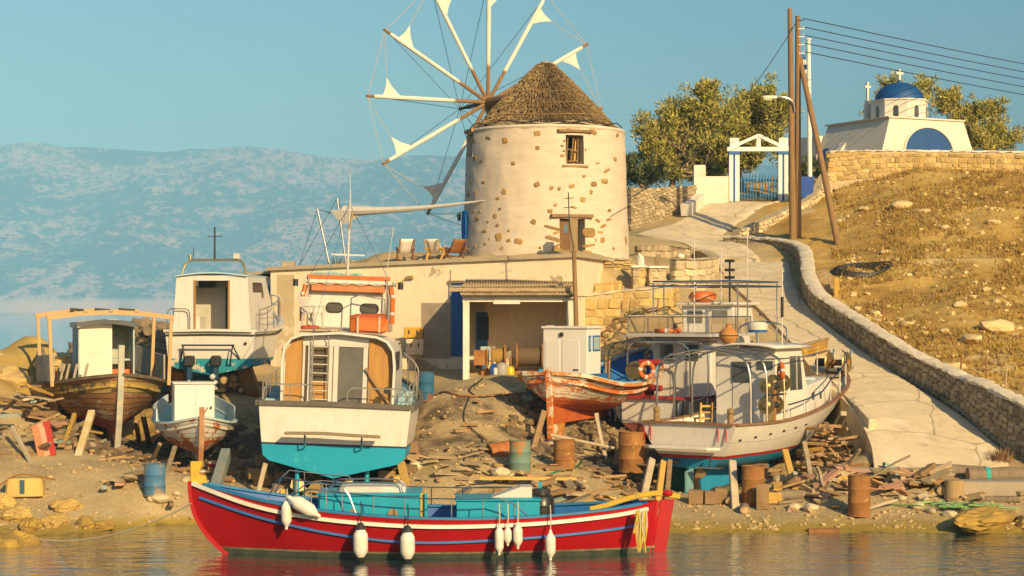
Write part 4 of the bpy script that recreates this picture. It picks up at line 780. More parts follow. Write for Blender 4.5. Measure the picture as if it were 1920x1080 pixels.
# ------------------------------------------------------------------ boat hulls
class Hull:
    """Stations t: 0 stern .. 1 bow. Curves give half breadth, sheer, keel, x of keel and sheer, fullness exponent."""
    def __init__(s, root, b, zs, zk, xk, xs, p, chine=None, rk=None):
        s.root, s.b, s.zs, s.zk, s.xk, s.xs, s.p, s.chine, s.rk = root, b, zs, zk, xk, xs, p, chine, rk
    def sh(s, t, h):
        if s.chine:                                          # V bottom to a chine, then topsides
            hc, fc = crv(t, s.chine[0]), crv(t, s.chine[1])
            return fc * h / hc if h < hc else fc + (1 - fc) * ((h - hc) / (1 - hc)) ** .8
        return h ** crv(t, s.p)
    def pt(s, t, h, side=1, off=0.0):
        zk, zs = crv(t, s.zk), crv(t, s.zs); x = crv(t, s.xs) - (crv(t, s.xs) - crv(t, s.xk)) * ((1 - h) ** s.rk if s.rk else 1 - h ** .8)
        y = crv(t, s.b) * s.sh(t, h); y = max(0, y + off) if off > 0 else max(0.004, y + off)
        return Vector((x, side * y, zk + (zs - zk) * h))
    def hz(s, t, z): zk, zs = crv(t, s.zk), crv(t, s.zs); return min(1, max(0, (z - zk) / (zs - zk)))
    def band(s, name, m, f0, f1, off=0.0, nt=36, nh=5, sides=(1, -1), t0=0, t1=1, transom=True, parent=None, one=True, **kw):
        outs = []; mb = MB()
        F = lambda f, t: f(t) if callable(f) else f
        for sd_ in sides:
            if not one: mb = MB()
            def fn(u, v):
                t = t0 + (t1 - t0) * u; a, b_ = F(f0, t), F(f1, t); return s.pt(t, a + (b_ - a) * v, sd_, off)
            mb.grid(fn, nt, nh)
            if not one: outs.append(mb.build(name, m, parent or s.root, smooth=True, **kw))
        if transom and t0 == 0:
            def ft(u, v):
                a, b_ = F(f0, 0), F(f1, 0); p = s.pt(0, a + (b_ - a) * v, 1, off); return Vector((p.x - off, p.y * (2 * u - 1), p.z))
            mb.grid(ft, 6, nh)
        if one: outs.append(mb.build(name, m, parent or s.root, smooth=True, **kw))
        return outs
    def strakes(s, m_of, n, f0=0.0, f1=1.0, nt=26, th=.03, name='plank', seed=1):
        r = random.Random(seed)
        for k in range(n):
            a = f0 + (f1 - f0) * k / n; b_ = f0 + (f1 - f0) * (k + 1) / n
            for sd_ in (1, -1):
                o = r.uniform(0, .018); mb = MB(); g = .010
                mb.grid(lambda u, v: s.pt(u, a + g * .4 + (b_ - a - g) * v, sd_, o), nt, 3)
                ob = mb.build(name, m_of(k), s.root, smooth=True)
    def sheer(s, name, m, w, h, dz=0.0, off=0.0, t0=0, t1=1, n=44, sides=(1, -1), f=1.0, transom=False, parent=None):
        mb = MB()
        L = [[s.pt(t0 + (t1 - t0) * i / n, f(t0 + (t1 - t0) * i / n) if callable(f) else f, sd_, off) + Vector((0, 0, dz)) for i in range(n + 1)] for sd_ in sides]
        if len(L) == 2 and not transom and t0 == 0 and t1 == 1: mb.sweep(L[0] + L[1][::-1][1:], w, h)
        elif transom and len(L) == 2: mb.sweep(L[0][::-1], w, h); mb.sweep(L[1], w, h); a, b_ = L[0][0], L[1][0]; mb.sweep([a + Vector((-.01, -w*.3, .002)), (a + b_) / 2 + Vector((-.03, 0, .03)), b_ + Vector((-.01, w*.3, .002))], w, h)
        else:
            for q in L: mb.sweep(q, w, h)
        return mb.build(name, m, parent or s.root)
    def inner(s, m, zd, th=.06, t0=0.02, t1=.97, name='inner_planking', dm=None, deck='deck', nt=30):
        mb = MB(); F = (lambda t: zd(t)) if callable(zd) else (lambda t: zd)
        for sd_ in (1, -1):
            mb.grid(lambda u, v: s.pt(t0 + (t1 - t0) * u, s.hz(t0 + (t1 - t0) * u, F(t0 + (t1 - t0) * u)) * (1 - v) + .995 * v, sd_, -th), nt, 4)
        if crv(0, s.b) > .3: mb.grid(lambda u, v: s.pt(t0, s.hz(t0, F(t0)) * (1 - v) + .995 * v, 1, -th).lerp(s.pt(t0, s.hz(t0, F(t0)) * (1 - v) + .995 * v, -1, -th), u), 6, 3)
        mb.build(name, m, s.root, smooth=True)
        mb = MB(); mb.grid(lambda u, v: s.pt(t0 + (t1 - t0) * u, s.hz(t0 + (t1 - t0) * u, F(t0 + (t1 - t0) * u)), 1, -th * .7).lerp(s.pt(t0 + (t1 - t0) * u, s.hz(t0 + (t1 - t0) * u, F(t0 + (t1 - t0) * u)), -1, -th * .7), v), nt, 4)
        return mb.build(deck, dm or m, s.root)
def rail(root, pts, posts, r=.018, m=STEEL, foot=None, name='rail', pm=None):
    mb = MB(); mb.tube(pts, r, 6); o = mb.build(name, m, root, smooth=True)
    for a, b in posts: MB().tube([a, b], r * .85, 6).build('stanchion', pm or m, root, smooth=True)
    return o
def prop_stick(a, b, lab, w=.16, m=None, grp='timber props holding up the boats'):
    a, b = Vector(a), Vector(b); o = thing('timber_prop', lab, 'prop', b, group=grp)
    MB().bar((0, 0, -.05), a - b, w, w * .8, up=(0, 1, .2)).build('timber', m or WOODY, o, bevel=.015); return o
def lifebuoy(name, lab, loc, rot, r=.33, m=ORANGE):
    o = thing(name, lab, 'lifebuoy', loc); o.rotation_euler = rot
    for k in range(4):
        MB().tube([((r) * math.cos(a), (r) * math.sin(a), 0) for a in np.linspace(k * math.pi / 2, k * math.pi / 2 + math.pi / 2 - .34, 9)], .075, 8).build('ring_segment', m, o, smooth=True)
        MB().tube([((r) * math.cos(a), (r) * math.sin(a), 0) for a in np.linspace(k * math.pi / 2 + math.pi / 2 - .34, (k + 1) * math.pi / 2, 4)], .08, 8).build('white_band', WHITE, o, smooth=True)
    return o
# ------------------------------------------------------------------ red boat afloat
rb = thing('fishing_boat', 'red wooden fishing boat with white rail and turquoise cabins afloat at the shore', 'boat', (-2.0, 44.4, 0), 181)
hb = Hull(rb, b=[(0, .03), (.03, .38), (.1, .82), (.25, 1.28), (.45, 1.47), (.62, 1.40), (.8, 1.02), (.92, .48), (1, .03)],
    zs=[(0, 1.20), (.12, 1.05), (.3, .93), (.5, .93), (.7, 1.07), (.85, 1.30), (1, 1.66)], zk=[(0, -.55), (.9, -.55), (1, -.5)],
    xk=[(0, -5.15), (.5, 0), (.9, 3.55), (1, 3.82)], xs=[(0, -5.38), (.5, 0), (1, 5.42)], p=[(0, .75), (.15, .55), (.4, .33), (.7, .42), (.9, .7), (1, .8)], rk=2.5)
wl0 = lambda t: hb.hz(t, .13); wl1 = lambda t: hb.hz(t, .105)
hb.band('bottom', mat('weedy_bottom', (.03, .045, .03), (.10, .10, .07), 3, .7), 0, wl0, transom=False)
hb.band('hull_side', REDP, wl0, 1.0, nh=9, nt=50, transom=False)
hb.band('waterline_strip', mat('boot_top', (.30, .27, .16), (.10, .09, .05), 4, .7), lambda t: hb.hz(t, .11), lambda t: hb.hz(t, .155), off=.006, nh=1, transom=False)
rubf = lambda t: hb.hz(t, crv(t, hb.zs) - crv(t, [(0, .13), (.3, .14), (.55, .17), (.85, .15), (1, .03)]))
wr = hb.sheer('white_rail', mat('white_rail_paint', (.80, .76, .66), (.70, .64, .52), 3, .5, dirt=.2), .07, .085, f=rubf, off=.025, t0=.025, t1=.995)
hb.sheer('blue_rubbing_strake', mat('strake_blue', (.03, .17, .50), (.04, .14, .40), 3, .5), .06, .05, f=lambda t: hb.hz(t, crv(t, hb.zs) - crv(t, [(0, .46), (.3, .47), (.55, .55), (.8, .42), (1, .30)])), off=.022, t0=.03, t1=.98)
hb.sheer('gunwale', mat('gunwale_blue', (.015, .20, .42), (.02, .16, .34), 3, .5, dirt=.25), .14, .05, dz=.02, off=-.06, t0=.04, t1=.97)
hb.inner(mat('inner_blue', (.01, .09, .36), (.012, .12, .36), 2, .5, dirt=.2), .5, dm=mat('deck_boards', (.34, .30, .24), (.26, .22, .17), 3, .8, stretch=(1, 8, 1)))
FD = mat('foredeck_blue', (.05, .20, .40), (.10, .26, .44), 2.5, .6, dirt=.3)
for nm, t0, t1 in (('foredeck', .80, .985), ('afterdeck', .015, .13)):
    MB().grid(lambda u, v: (hb.pt(t0 + (t1 - t0) * u, .93, 1, -.04)).lerp(hb.pt(t0 + (t1 - t0) * u, .93, -1, -.04), v) + Vector((0, 0, .05 * math.sin(v * math.pi))), 12, 6).build(nm, FD, rb)
hb.band('red_bulwark_board', REDP, .995, .996, t0=.72, t1=.8, transom=False)
MB().sweep([hb.pt(1, h_, 1, -1) + Vector((.01, 0, 0)) for h_ in np.linspace(.1, 1.0, 18)], .09, .16, up=(0, 1, 0)).build('stem', REDP, rb)
MB().sweep([(-5.12, 0, -.5), (-5.22, 0, .4), (-5.38, 0, 1.18)], .09, .16, up=(0, 1, 0)).build('sternpost', REDP, rb)
mb = MB(); mb.prism([(-5.2, -.03, -.4), (-5.50, -.03, -.4), (-5.76, -.03, 1.22), (-5.44, -.03, 1.22)], (0, .06, 0)); ru = mb.build('rudder', REDP, rb, bevel=.01)
MB().lathe([(0, 0), (.12, .01), (.14, .06), (.1, .13), (0, .15)], 12, (-5.6, 0, 1.3)).build('rudder_knob', REDP, ru)
YP = mat('yellow_paint_worn', (.62, .40, .03), (.5, .32, .03), 3, .6, dirt=.4, peel=(.35, .25, .12), psc=4, pth=.6)
MB().sweep(path3([(-5.9, 0, 1.28), (-5.3, 0, 1.36), (-4.7, -.05, 1.24), (-4.2, -.1, 1.08), (-3.8, -.12, .98)], 16), .11, .12).build('tiller', YP, rb, bevel=.02)
mb = MB(); mb.prism([(5.02, -.08, 1.55), (5.42, -.08, 1.62), (5.42, -.08, 2.12), (5.12, -.08, 2.12), (5.16, -.08, 2.0), (5.22, -.08, 1.82), (5.06, -.08, 1.78)], (0, .16, 0)); mb.build('bow_post', YP, rb, bevel=.02)
def cabin(name, x0, x1, y0, y1, z0, z1, m, roofm, mast=False):
    o = MB().box(((x0 + x1) / 2, (y0 + y1) / 2, (z0 + z1) / 2), (x1 - x0, y1 - y0, z1 - z0)).build(name, m, rb, bevel=.02)
    MB().box(((x0 + x1) / 2, (y0 + y1) / 2, z1 + .03), (x1 - x0 + .07, y1 - y0 + .07, .06)).build('cabin_roof', m, o, bevel=.02)
    return o
c1 = cabin('fore_cabin', .12, 2.42, -.72, .78, .5, 1.38, TURQ, TURQ)
for x in (.72, 1.62):
    MB().lathe([(.075, 0), (.115, 0), (.115, .05), (.075, .05)], 18, (x, .78, .98), AX['y']).build('porthole_ring', BRASS, c1); MB().lathe([(.078, .0), (.078, .02)], 14, (x, .78, .98), AX['y']).build('porthole_glass', GLASS, c1)
MB().cbox((1.2, 0, 1.5), (1.5, .95, .16), .2).build('cabin_hatch', WHITE, c1); MB().bar((.05, .6, .5), (.05, .6, 1.44), .06, .12).build('door_post', YP, c1); MB().bar((-.03, .7, .5), (-.03, .7, 1.44), .07, .06).build('door_post', TURQ, c1)
for y in (-.45, .55): MB().tube(path3([(.5, y, 1.42), (.55, y, 1.6), (.8, y, 1.66), (1.9, y, 1.66), (2.15, y, 1.6), (2.2, y, 1.42)], 14), .02, 6).build('grab_rail', STEEL, c1, smooth=True)
c2 = cabin('aft_cabin', -2.62, -.72, -.62, .70, .5, 1.25, TURQ, TURQ)
MB().prism([(-2.45, -.3, 1.3), (-1.5, -.3, 1.3), (-2.2, -.3, 1.55), (-2.45, -.3, 1.55)], (0, .7, 0)).build('engine_hatch', WHITE, c2); MB().bar((-2.66, -.35, .9), (-2.66, -.35, 1.6), .06, .08).build('door_post', TURQ, c2)
MB().tube(path3([(-.85, .55, 1.3), (-.9, .55, 1.5), (-1.2, .55, 1.56), (-2.0, .55, 1.56)], 10), .02, 6).build('grab_rail', STEEL, c2, smooth=True)
# guard rails on the near side
def rrail(t0, t1, hh, side=1, n=16, np_=5):
    P = [hb.pt(t0 + (t1 - t0) * i / n, 1, side, -.1) for i in range(n + 1)]; top = [p + Vector((0, 0, hh * min(1, min(i, n - i) * .7))) for i, p in enumerate(P)]
    rail(rb, top, [(P[int(k * n / np_)], top[int(k * n / np_)]) for k in range(1, np_)], .017, name='guard_rail')
rrail(.28, .80, .46, np_=9); rrail(.25, .80, .46, -1, np_=9)
rrail(.64, .83, .62, n=12, np_=3); rrail(.64, .83, .62, -1, n=12, np_=3)
t = thing('plastic_barrel', 'black plastic barrel with ribs standing in the stern of the red boat', 'barrel', rb.matrix_world @ Vector((0, 0, 0)) + Vector((-2.0 + 2.0 + 1.0 + -.1, 44.0, .5)))
t.location = (.68, 44.4, .52); MB().lathe([(0, 0), (.29, 0), (.3, .1), (.3, .25), (.32, .27), (.3, .29), (.3, .55), (.32, .57), (.3, .6), (.29, .78), (.2, .84), (.19, .9), (0, .9)], 20).build('body', mat('black_plastic', (.025, .022, .018), None, 3, .35), t, smooth=True); MB().lathe([(.21, .86), (.21, .95), (0, .96)], 16).build('lid', DARK, t)
FEN = mat('fender_white', (.78, .74, .66), (.66, .60, .50), 2, .45, dirt=.25)
def fender(px, py, w, h, lab, caps=False, tilt=0, up=.5):
    p = at(px, py, 42.55); r = w / FPX * 42.55 / 2; H = h / FPX * 42.55
    yy = 44.4 - crv(min(.97, max(.03, (-(p.x + 2) + 5.4) / 10.8)), hb.b) * .99 - r - .05; p = at(px, py, yy)
    t = thing('boat_fender', lab, 'fender', p, group='fenders on the red boat')
    if tilt: t.rotation_euler = (0, R(tilt), 0)
    MB().lathe([(0, -H / 2), (r * .35, -H / 2), (r * .55, -H / 2 + r * .35), (r * .95, -H / 2 + r), (r, -H / 2 + r * 1.4), (r, H / 2 - r * 1.4), (r * .95, H / 2 - r), (r * .55, H / 2 - r * .35), (r * .35, H / 2), (0, H / 2)], 16).build('body', FEN, t, smooth=True)
    for s_ in (1, -1): MB().lathe([(r * (.78 if caps else .32), -.004), (r * .5 if caps else r * .3, r * .5), (r * .25, r * .8), (0, r * .85)], 12, (0, 0, s_ * (H / 2 - r * .3)), Matrix.Scale(s_, 3, Vector((0, 0, 1)))).build('end_cap', DARK if caps else FEN, t, smooth=True)
    if up: MB().tube([(0, 0, H / 2), (.01, .05, H / 2 + up * .5), (0, .12, H / 2 + up)], .014, 5).build('rope', BLACKROPE if caps else ROPEW, t)
fender(537, 963, 20, 50, 'slim white fender hanging nearest the bow of the red boat', up=.25); fender(570, 950, 27, 58, 'white fender lying tilted on the rail beside the bow', tilt=-58, up=0)
fender(676, 1018, 28, 62, 'large white fender with black ends below the left porthole of the red boat', True, up=.55); fender(764, 1022, 28, 60, 'large white fender with black ends below the right end of the fore cabin', True, up=.55)
fender(936, 1012, 17, 50, 'long white fender, left one of the close trio below the aft cabin'); fender(952, 1004, 15, 32, 'small round white fender, middle of the trio below the aft cabin'); fender(971, 1004, 18, 42, 'white fender with dark tip, right one of the trio below the aft cabin'); fender(1032, 1022, 20, 48, 'pointed white fender hanging alone nearest the stern', up=.6)
t = thing('rope_bundle', 'yellow rope bundle hanging from the stern rail of the red boat', 'rope', (2.55, 43.65, 1.0)); r2 = random.Random(3)
for k in range(9):
    a = Vector((.35 + r2.uniform(-.1, .1), -.1, .05)); L = r2.uniform(.5, 1.0); MB().tube(path3([a, a + Vector((r2.uniform(-.05, .05), -.08, -L * .5)), a + Vector((r2.uniform(-.14, .14), -.1, -L)), a + Vector((r2.uniform(-.05, .12), -.12, -L * .45)), a + Vector((.05, 0, .03))], 14), .016, 5).build('strand', (ROPEY, ROPEW)[k % 4 == 0], t, smooth=True)
ma, mb_ = at(358, 944, 44.1), at(70, 1012, 46.8); t = thing('mooring_line', 'pale mooring line sagging from the red bow to the yellow rocks', 'rope', ma); MB().tube(sag((0, 0, 0), mb_ - ma, .30, 18), .018, 5).build('line', ROPEW, t, smooth=True)
# ------------------------------------------------------------------ big white cruiser, stern to the camera (local x runs to the bow)
RZ = 90.5
cr_ = thing('motor_cruiser', 'big white motor cruiser with turquoise bottom seen from its broad stern', 'boat', at(624, 897, 52), RZ, roll=0)
cr_.rotation_euler = (R(2.0), 0, R(RZ))
hc = Hull(cr_, b=[(0, 2.06), (.3, 2.16), (.55, 2.0), (.75, 1.5), (.9, .8), (1, .04)], zs=[(0, 2.02), (.4, 2.05), (.7, 2.3), (1, 2.75)], zk=[(0, 0), (.6, 0), (.85, .15), (1, .5)],
    xk=[(0, 0), (.9, 8.4), (1, 9.2)], xs=[(0, -.12), (1, 11.2)], p=[(0, .5), (1, .8)], chine=([(0, .235), (.6, .3), (1, .45)], [(0, .92), (.6, .85), (1, .5)]))
zb, zw = (lambda t: hc.hz(t, .93)), (lambda t: hc.hz(t, .875))
CTURQ = mat('antifoul_turquoise', (.003, .32, .50), (.005, .28, .44), .9, .5, peel=(.05, .42, .50), psc=1.6, pth=.62, pw=.1)
hc.band('bottom', CTURQ, 0, zw, nh=6); hc.band('boot_stripe', mat('navy_stripe', (.03, .03, .08), None, 2, .5), zw, zb, nh=1); hc.band('topsides', GEL, zb, 1.0, nh=6)
RUBG = mat('grey_rubber', (.10, .085, .07), (.14, .12, .10), 4, .8, dirt=.3)
hc.sheer('rubbing_strip', RUBG, .12, .13, off=.03, dz=-.03, transom=True)
hc.inner(mat('deck_teal_grey', (.45, .55, .55), (.40, .48, .48), 2, .6), lambda t: crv(t, hc.zs) - .12, th=.1, deck='side_deck', dm=mat('deck_paint', (.28, .46, .52), (.36, .50, .52), 2, .6))
# swim step
st = MB().sweep([(-.55, 1.28, 1.22), (-.6, .3, 1.25), (-.6, -.6, 1.22), (-.55, -1.28, 1.20)], .30, .07).build('swim_step', WOODG, cr_, bevel=.015)
for y in (.75, -.78): MB().tube([(-.55, y, 1.2), (-.5, y, .95), (-.2, y, .85), (-.1, y, .9)], .022, 6).build('step_bracket', STEEL, st); MB().tube([(-.55, y, 1.18), (-.1, y, 1.1)], .018, 6).build('step_bracket', STEEL, st)
# aft house
hw, zr0 = 1.5, 3.78
ob = MB(); arch_ = [(-hw, 1.9), (-hw - .02, 3.0), (-hw + .03, 3.45), (-hw + .2, 3.70), (-hw + .5, 3.82), (0, 3.9), (hw - .5, 3.82), (hw - .2, 3.70), (hw - .03, 3.45), (hw + .02, 3.0), (hw, 1.9)]
ob.prism([(.75, y, z) for y, z in arch_], (4.8, 0, 0)); house = ob.build('aft_house', GEL, cr_)
mb = MB(); mb.sweep([(.62, y * 1.01, z + .03) for y, z in arch_], .07, .34, up=(1, 0, 0)); mb.build('roof_lip', GEL, house, bevel=.01)
PLY = mat('ply_panel', (.46, .24, .05), (.36, .17, .035), 1.2, .55, bump=.2, bsc=12, stretch=(1, 5, .6), dirt=.25)
for y0, y1 in ((hw - .04, 1.0), (-.82, -hw + .04)):
    MB().prism([(.735, y0, 1.9), (.735, y1, 1.9), (.735, y1, 3.78), (.735, (y0 + y1) / 2, 3.72), (.735, y0, 3.42)] if y0 > 0 else [(.735, y0, 1.9), (.735, y1, 1.9), (.735, y1, 3.42), (.735, (y0 + y1) / 2, 3.72), (.735, y0, 3.78)], (-.02, 0, 0)).build('plywood_panel', PLY, house)
# sliding door with frame
MB().box((.72, .09, 2.78), (.02, 1.8, 1.8)).build('door_opening', mat('cabin_dark', (.05, .035, .02), (.09, .06, .03), 2, .7), house)
for y, w in ((.96, .06), (.80, .09), (.22, .10), (.08, .13), (-.73, .12)): MB().box((.69, y, 2.75), (.05, w, 1.76)).build('door_stile', WHITE, house)
MB().box((.689, .1, 3.62), (.06, 1.8, .12)).build('door_head', WHITE, house); MB().box((.688, .1, 1.96), (.06, 1.8, .1)).build('door_sill', WHITE, house)
MB().box((.70, -.32, 2.80), (.02, .72, 1.6)).build('door_pane', mat('smoky_pane', (.10, .095, .085), (.14, .13, .11), 2, .25), house)
MB().box((.705, .5, 2.35), (.02, .5, .5)).build('inner_cupboard', PLY, house)
ld = MB().tube([(.5, .28, 1.95), (.48, .28, 3.85), (.6, .28, 4.0)], .02, 6).build('boarding_ladder', STEEL, house); MB().tube([(.5, .70, 1.95), (.48, .70, 3.85), (.6, .70, 4.0)], .02, 6).build('ladder_side', STEEL, ld)
for k in range(7): MB().tube([(.49, .28, 2.1 + .24 * k), (.49, .70, 2.1 + .24 * k)], .016, 6).build('rung', WHITE, ld)
# top deck with slope, wheelhouse
mb = MB(); mb.grid(lambda u, v: Vector((.7 + 4.6 * u, (v - .5) * 2 * (hw - .35), 3.92 + .28 * u)), 4, 6); mb.build('top_deck', mat('teak_grey', (.52, .46, .38), (.44, .38, .31), 3, .7, stretch=(1, 8, 1)), house)
wh = MB().prism([(3.2, 1.36, 3.95), (3.2, -1.36, 3.95), (3.2, -1.30, 5.30), (3.2, 1.30, 5.30)], (2.6, 0, 0)).build('wheelhouse', GEL, cr_)
for y0, y1, lab in ((.72, .18, 0), (-.42, -1.02, 0)):
    pr = [((y0 + y1) / 2 + (abs(y0 - y1) / 2 - .13) * sx + .13 * math.cos(a), 4.62 + .13 * math.sin(a)) for sx, rg in ((1, np.linspace(-1.57, 1.57, 7)), (-1, np.linspace(1.57, 4.71, 7))) for a in rg]
    MB().prism([(3.18, y, z) for y, z in pr], (.03, 0, 0)).build('oval_window', GLASS, wh); MB().tube([(3.18, y, z) for y, z in pr], .025, 5, closed=True).build('window_trim', DARK, wh)
MB().box((4.4, 0, 5.36), (2.9, 2.9, .12)).build('wheelhouse_roof', GEL, wh, bevel=.03)
MB().box((3.05, 0, 5.42), (.12, 2.78, .26)).build('orange_board', ORANGE, wh, bevel=.02); MB().box((3.02, 0, 5.18), (.1, 2.45, .2)).build('orange_float_board', mat('orange_worn', (.5, .13, .03), (.6, .25, .10), 3, .6), wh, bevel=.02)
for s_ in (1, -1):
    MB().tube([(3.05, 1.42 * s_, 5.25), (3.0, 1.50 * s_, 4.9), (3.0, 1.5 * s_, 4.2)], .085, 8).build('orange_float', ORANGE, wh, smooth=True); MB().tube([(2.9, 1.3 * s_, 3.98), (2.9, 1.3 * s_, 5.5)], .03, 6).build('awning_post', STEEL, wh)
    for z in (4.5, 5.0): MB().lathe([(.09, -.04), (.09, .04)], 8, (3.0, 1.5 * s_, z)).build('float_band', WHITE, wh)
    MB().box((1.6, s_ * (hw + .06), 3.2), (1.6, .04, .5)).build('vent_grille', DARK, house)
    MB().lathe([(.0, 0), (.09, 0), (.09, .2), (0, .2)], 8, (3.0, 1.75 * s_, 5.2)).build('navigation_light', DARK, wh)
rp = MB(); rp.tube([(2.94, -1.35 + 2.7 * k / 20, 5.30 + .03 * math.sin(k * 1.6)) for k in range(21)], .018, 5); rp.build('lashing_rope', ROPEW, wh)
MB().tube([(2.7, -1.25, 3.98), (2.7, -1.25, 4.9), (2.7, -.4, 5.0), (2.6, -.15, 4.9), (2.55, -.15, 3.96)], .025, 6).build('handrail', STEEL, wh, smooth=True)
ms = MB().tube([(3.3, .06, 5.4), (3.3, .06, 8.0)], [.045, .025], 8).build('mast', WHITE, wh); MB().bar((3.3, .62, 6.15), (3.3, -.5, 6.15), .04, .05).build('yard', WHITE, ms); MB().tube([(3.3, .06, 8.0), (3.3, .10, 8.5)], .012, 5).build('aerial', WHITE, ms); MB().tube([(3.3, .06, 6.9), (3.3, -.05, 7.4)], .05, 6).build('rolled_flag', WOODG, ms)
MB().tube([(3.4, -1.2, 5.4), (3.4, -1.42, 7.0)], .012, 5).build('whip_aerial', WHITE, wh)
for a, b in (((3.3, .06, 7.6), (3.2, 1.35, 5.45)), ((3.3, .06, 7.6), (3.2, -1.35, 5.45)), ((3.3, .06, 7.8), (1.0, .9, 4.0))): MB().tube([a, b], .009, 4).build('stay', STEEL, ms)
wh.scale = (1, .86, 1)
# rails round the stern and sides
def crail(pts, k0=1): rail(cr_, path3(pts, 20), [], .02)
crail([(.05, 1.95, 2.05), (.05, 1.9, 2.45), (.05, 1.3, 2.5), (.05, .75, 2.5), (.05, .62, 2.4), (.05, .60, 2.05)]); crail([(.05, -1.9, 2.02), (.05, -1.85, 2.42), (.05, -1.1, 2.46), (.05, -.45, 2.46), (.05, -.33, 2.36), (.05, -.32, 2.05)])
for y in (1.25, -.9, -1.5): MB().tube([(.05, y, 2.05), (.05, y, 2.49)], .017, 6).build('stanchion', STEEL, cr_)
for s_ in (1, -1):
    P = [hc.pt(t, 1, s_, -.08) for t in np.linspace(.02, .75, 14)]; top = [p + Vector((0, 0, .55 + .35 * (i / 13))) for i, p in enumerate(P)]
    rail(cr_, top, [(P[i], top[i]) for i in range(0, 14, 2)], .02, name='side_rail'); rail(cr_, [p + Vector((0, 0, .3)) for p in P], [], .012, name='lower_rail')
    for k in range(3): MB().box((1.2 + k * .9, s_ * 1.82, 2.0 + .12 * k), (.7, .38, .12)).build('side_step', mat('step_blue', (.30, .48, .54), None, 2, .6), cr_)
MB().bar((.6, -1.42, 2.05), (.55, -.75, 3.0), .05, .05).build('gaff', WOODD, cr_); MB().lathe([(0, -.06), (.1, -.06), (.1, .06), (0, .06)], 10, (.1, -1.38, 2.42), AX['x']).build('spotlight', DARK, cr_)
# underwater gear
for s_ in (1, -1):
    y = .95 * s_ + .05; MB().tube([(.35, y, .4), (.30, y, -.75)], .06, 8).build('rudder_stock', CTURQ, cr_); MB().tube([(.7, y, .3), (.65, y, -.6)], .05, 8).build('shaft_strut', CTURQ, cr_)
    hbp = Vector((.5, y - .25 * s_, -.42)); pr_ = MB().lathe([(0, 0), (.1, 0), (.08, .3), (0, .34)], 10, hbp, AX['x']).build('propeller_hub', BRASS, cr_)
    for k in range(3):
        a = R(120 * k + 35); d = Vector((0, math.cos(a), math.sin(a))); e = Vector((.25, -math.sin(a), math.cos(a))).normalized()
        bl_ = [hbp + d * .08 + e * .06, hbp + d * .25 + e * .19, hbp + d * .42 + e * .17, hbp + d * .5, hbp + d * .42 - e * .17, hbp + d * .25 - e * .19, hbp + d * .08 - e * .06]
        MB().prism(bl_, (.03, 0, 0)).build('propeller_blade', mat('bronze', (.50, .35, .15), (.38, .25, .1), 5, .5, metal=.5), pr_, smooth=True)
# loose things on its top deck
MWc = Matrix.LocRotScale(cr_.location, cr_.rotation_euler.to_quaternion(), None)
def on_cr(x, y, z): return MWc @ Vector((x, y, z))
t = thing('deck_bag', 'orange strapped liferaft bag on the top deck of the big cruiser', 'bag', on_cr(1.5, -.75, 3.98), RZ); MB().cbox((0, 0, .18), (.6, 1.05, .42), .25, .04).build('body', ORANGE, t); MB().cbox((.35, .05, .25), (.4, 1.0, .5), .25, .04).build('rear_bag', mat('orange_dark', (.4, .08, .015), None, 3, .6), t)
for y in (-.3, .3): MB().sweep([(-.33, y, -.02), (-.33, y, .38), (.1, y, .43)], .05, .02, up=(1, 0, 0)).build('strap', ROPEW, t)
t = thing('plastic_chair', 'white plastic garden chair on the top deck of the big cruiser', 'chair', on_cr(2.3, .9, 4.02), RZ + 150)
for sx in (-.22, .22):
    for sy in (-.22, .2): MB().bar((sx, sy, 0), (sx * .9, sy * .9, .42), .05, .04).build('leg', WHITE, t)
    MB().bar((sx * 1.1, -.22, .6), (sx * 1.1, .22, .62), .06, .04).build('armrest', WHITE, t); MB().bar((sx * 1.1, .2, .4), (sx * 1.1, .2, .62), .04, .04).build('arm_post', WHITE, t)
MB().cbox((0, 0, .43), (.48, .46, .05), .2).build('seat', WHITE, t)
for k in range(5): MB().bar((-.18 + .09 * k, -.22, .45), (-.2 + .1 * k, -.34, .85), .055, .03).build('back_slat', WHITE, t)
MB().bar((-.24, -.34, .86), (.24, -.34, .86), .05, .06).build('top_rail', WHITE, t)
t = thing('hatch_board', 'dark framed hatch lying on the top deck edge of the big cruiser', 'hatch', on_cr(.9, .55, 3.95), RZ); MB().box((0, 0, .04), (.5, 1.0, .06)).build('frame', WOODG, t); MB().box((0, 0, .075), (.4, .88, .02)).build('panel', GLASS, t)
t = thing('red_cushion', 'small red cushion on the left of the top deck of the big cruiser', 'cushion', on_cr(1.9, .95, 3.98), RZ); MB().cbox((0, 0, .06), (.4, .5, .12), .3, .05).build('pad', mat('red_cloth', (.5, .05, .02), None, 3, .8), t)
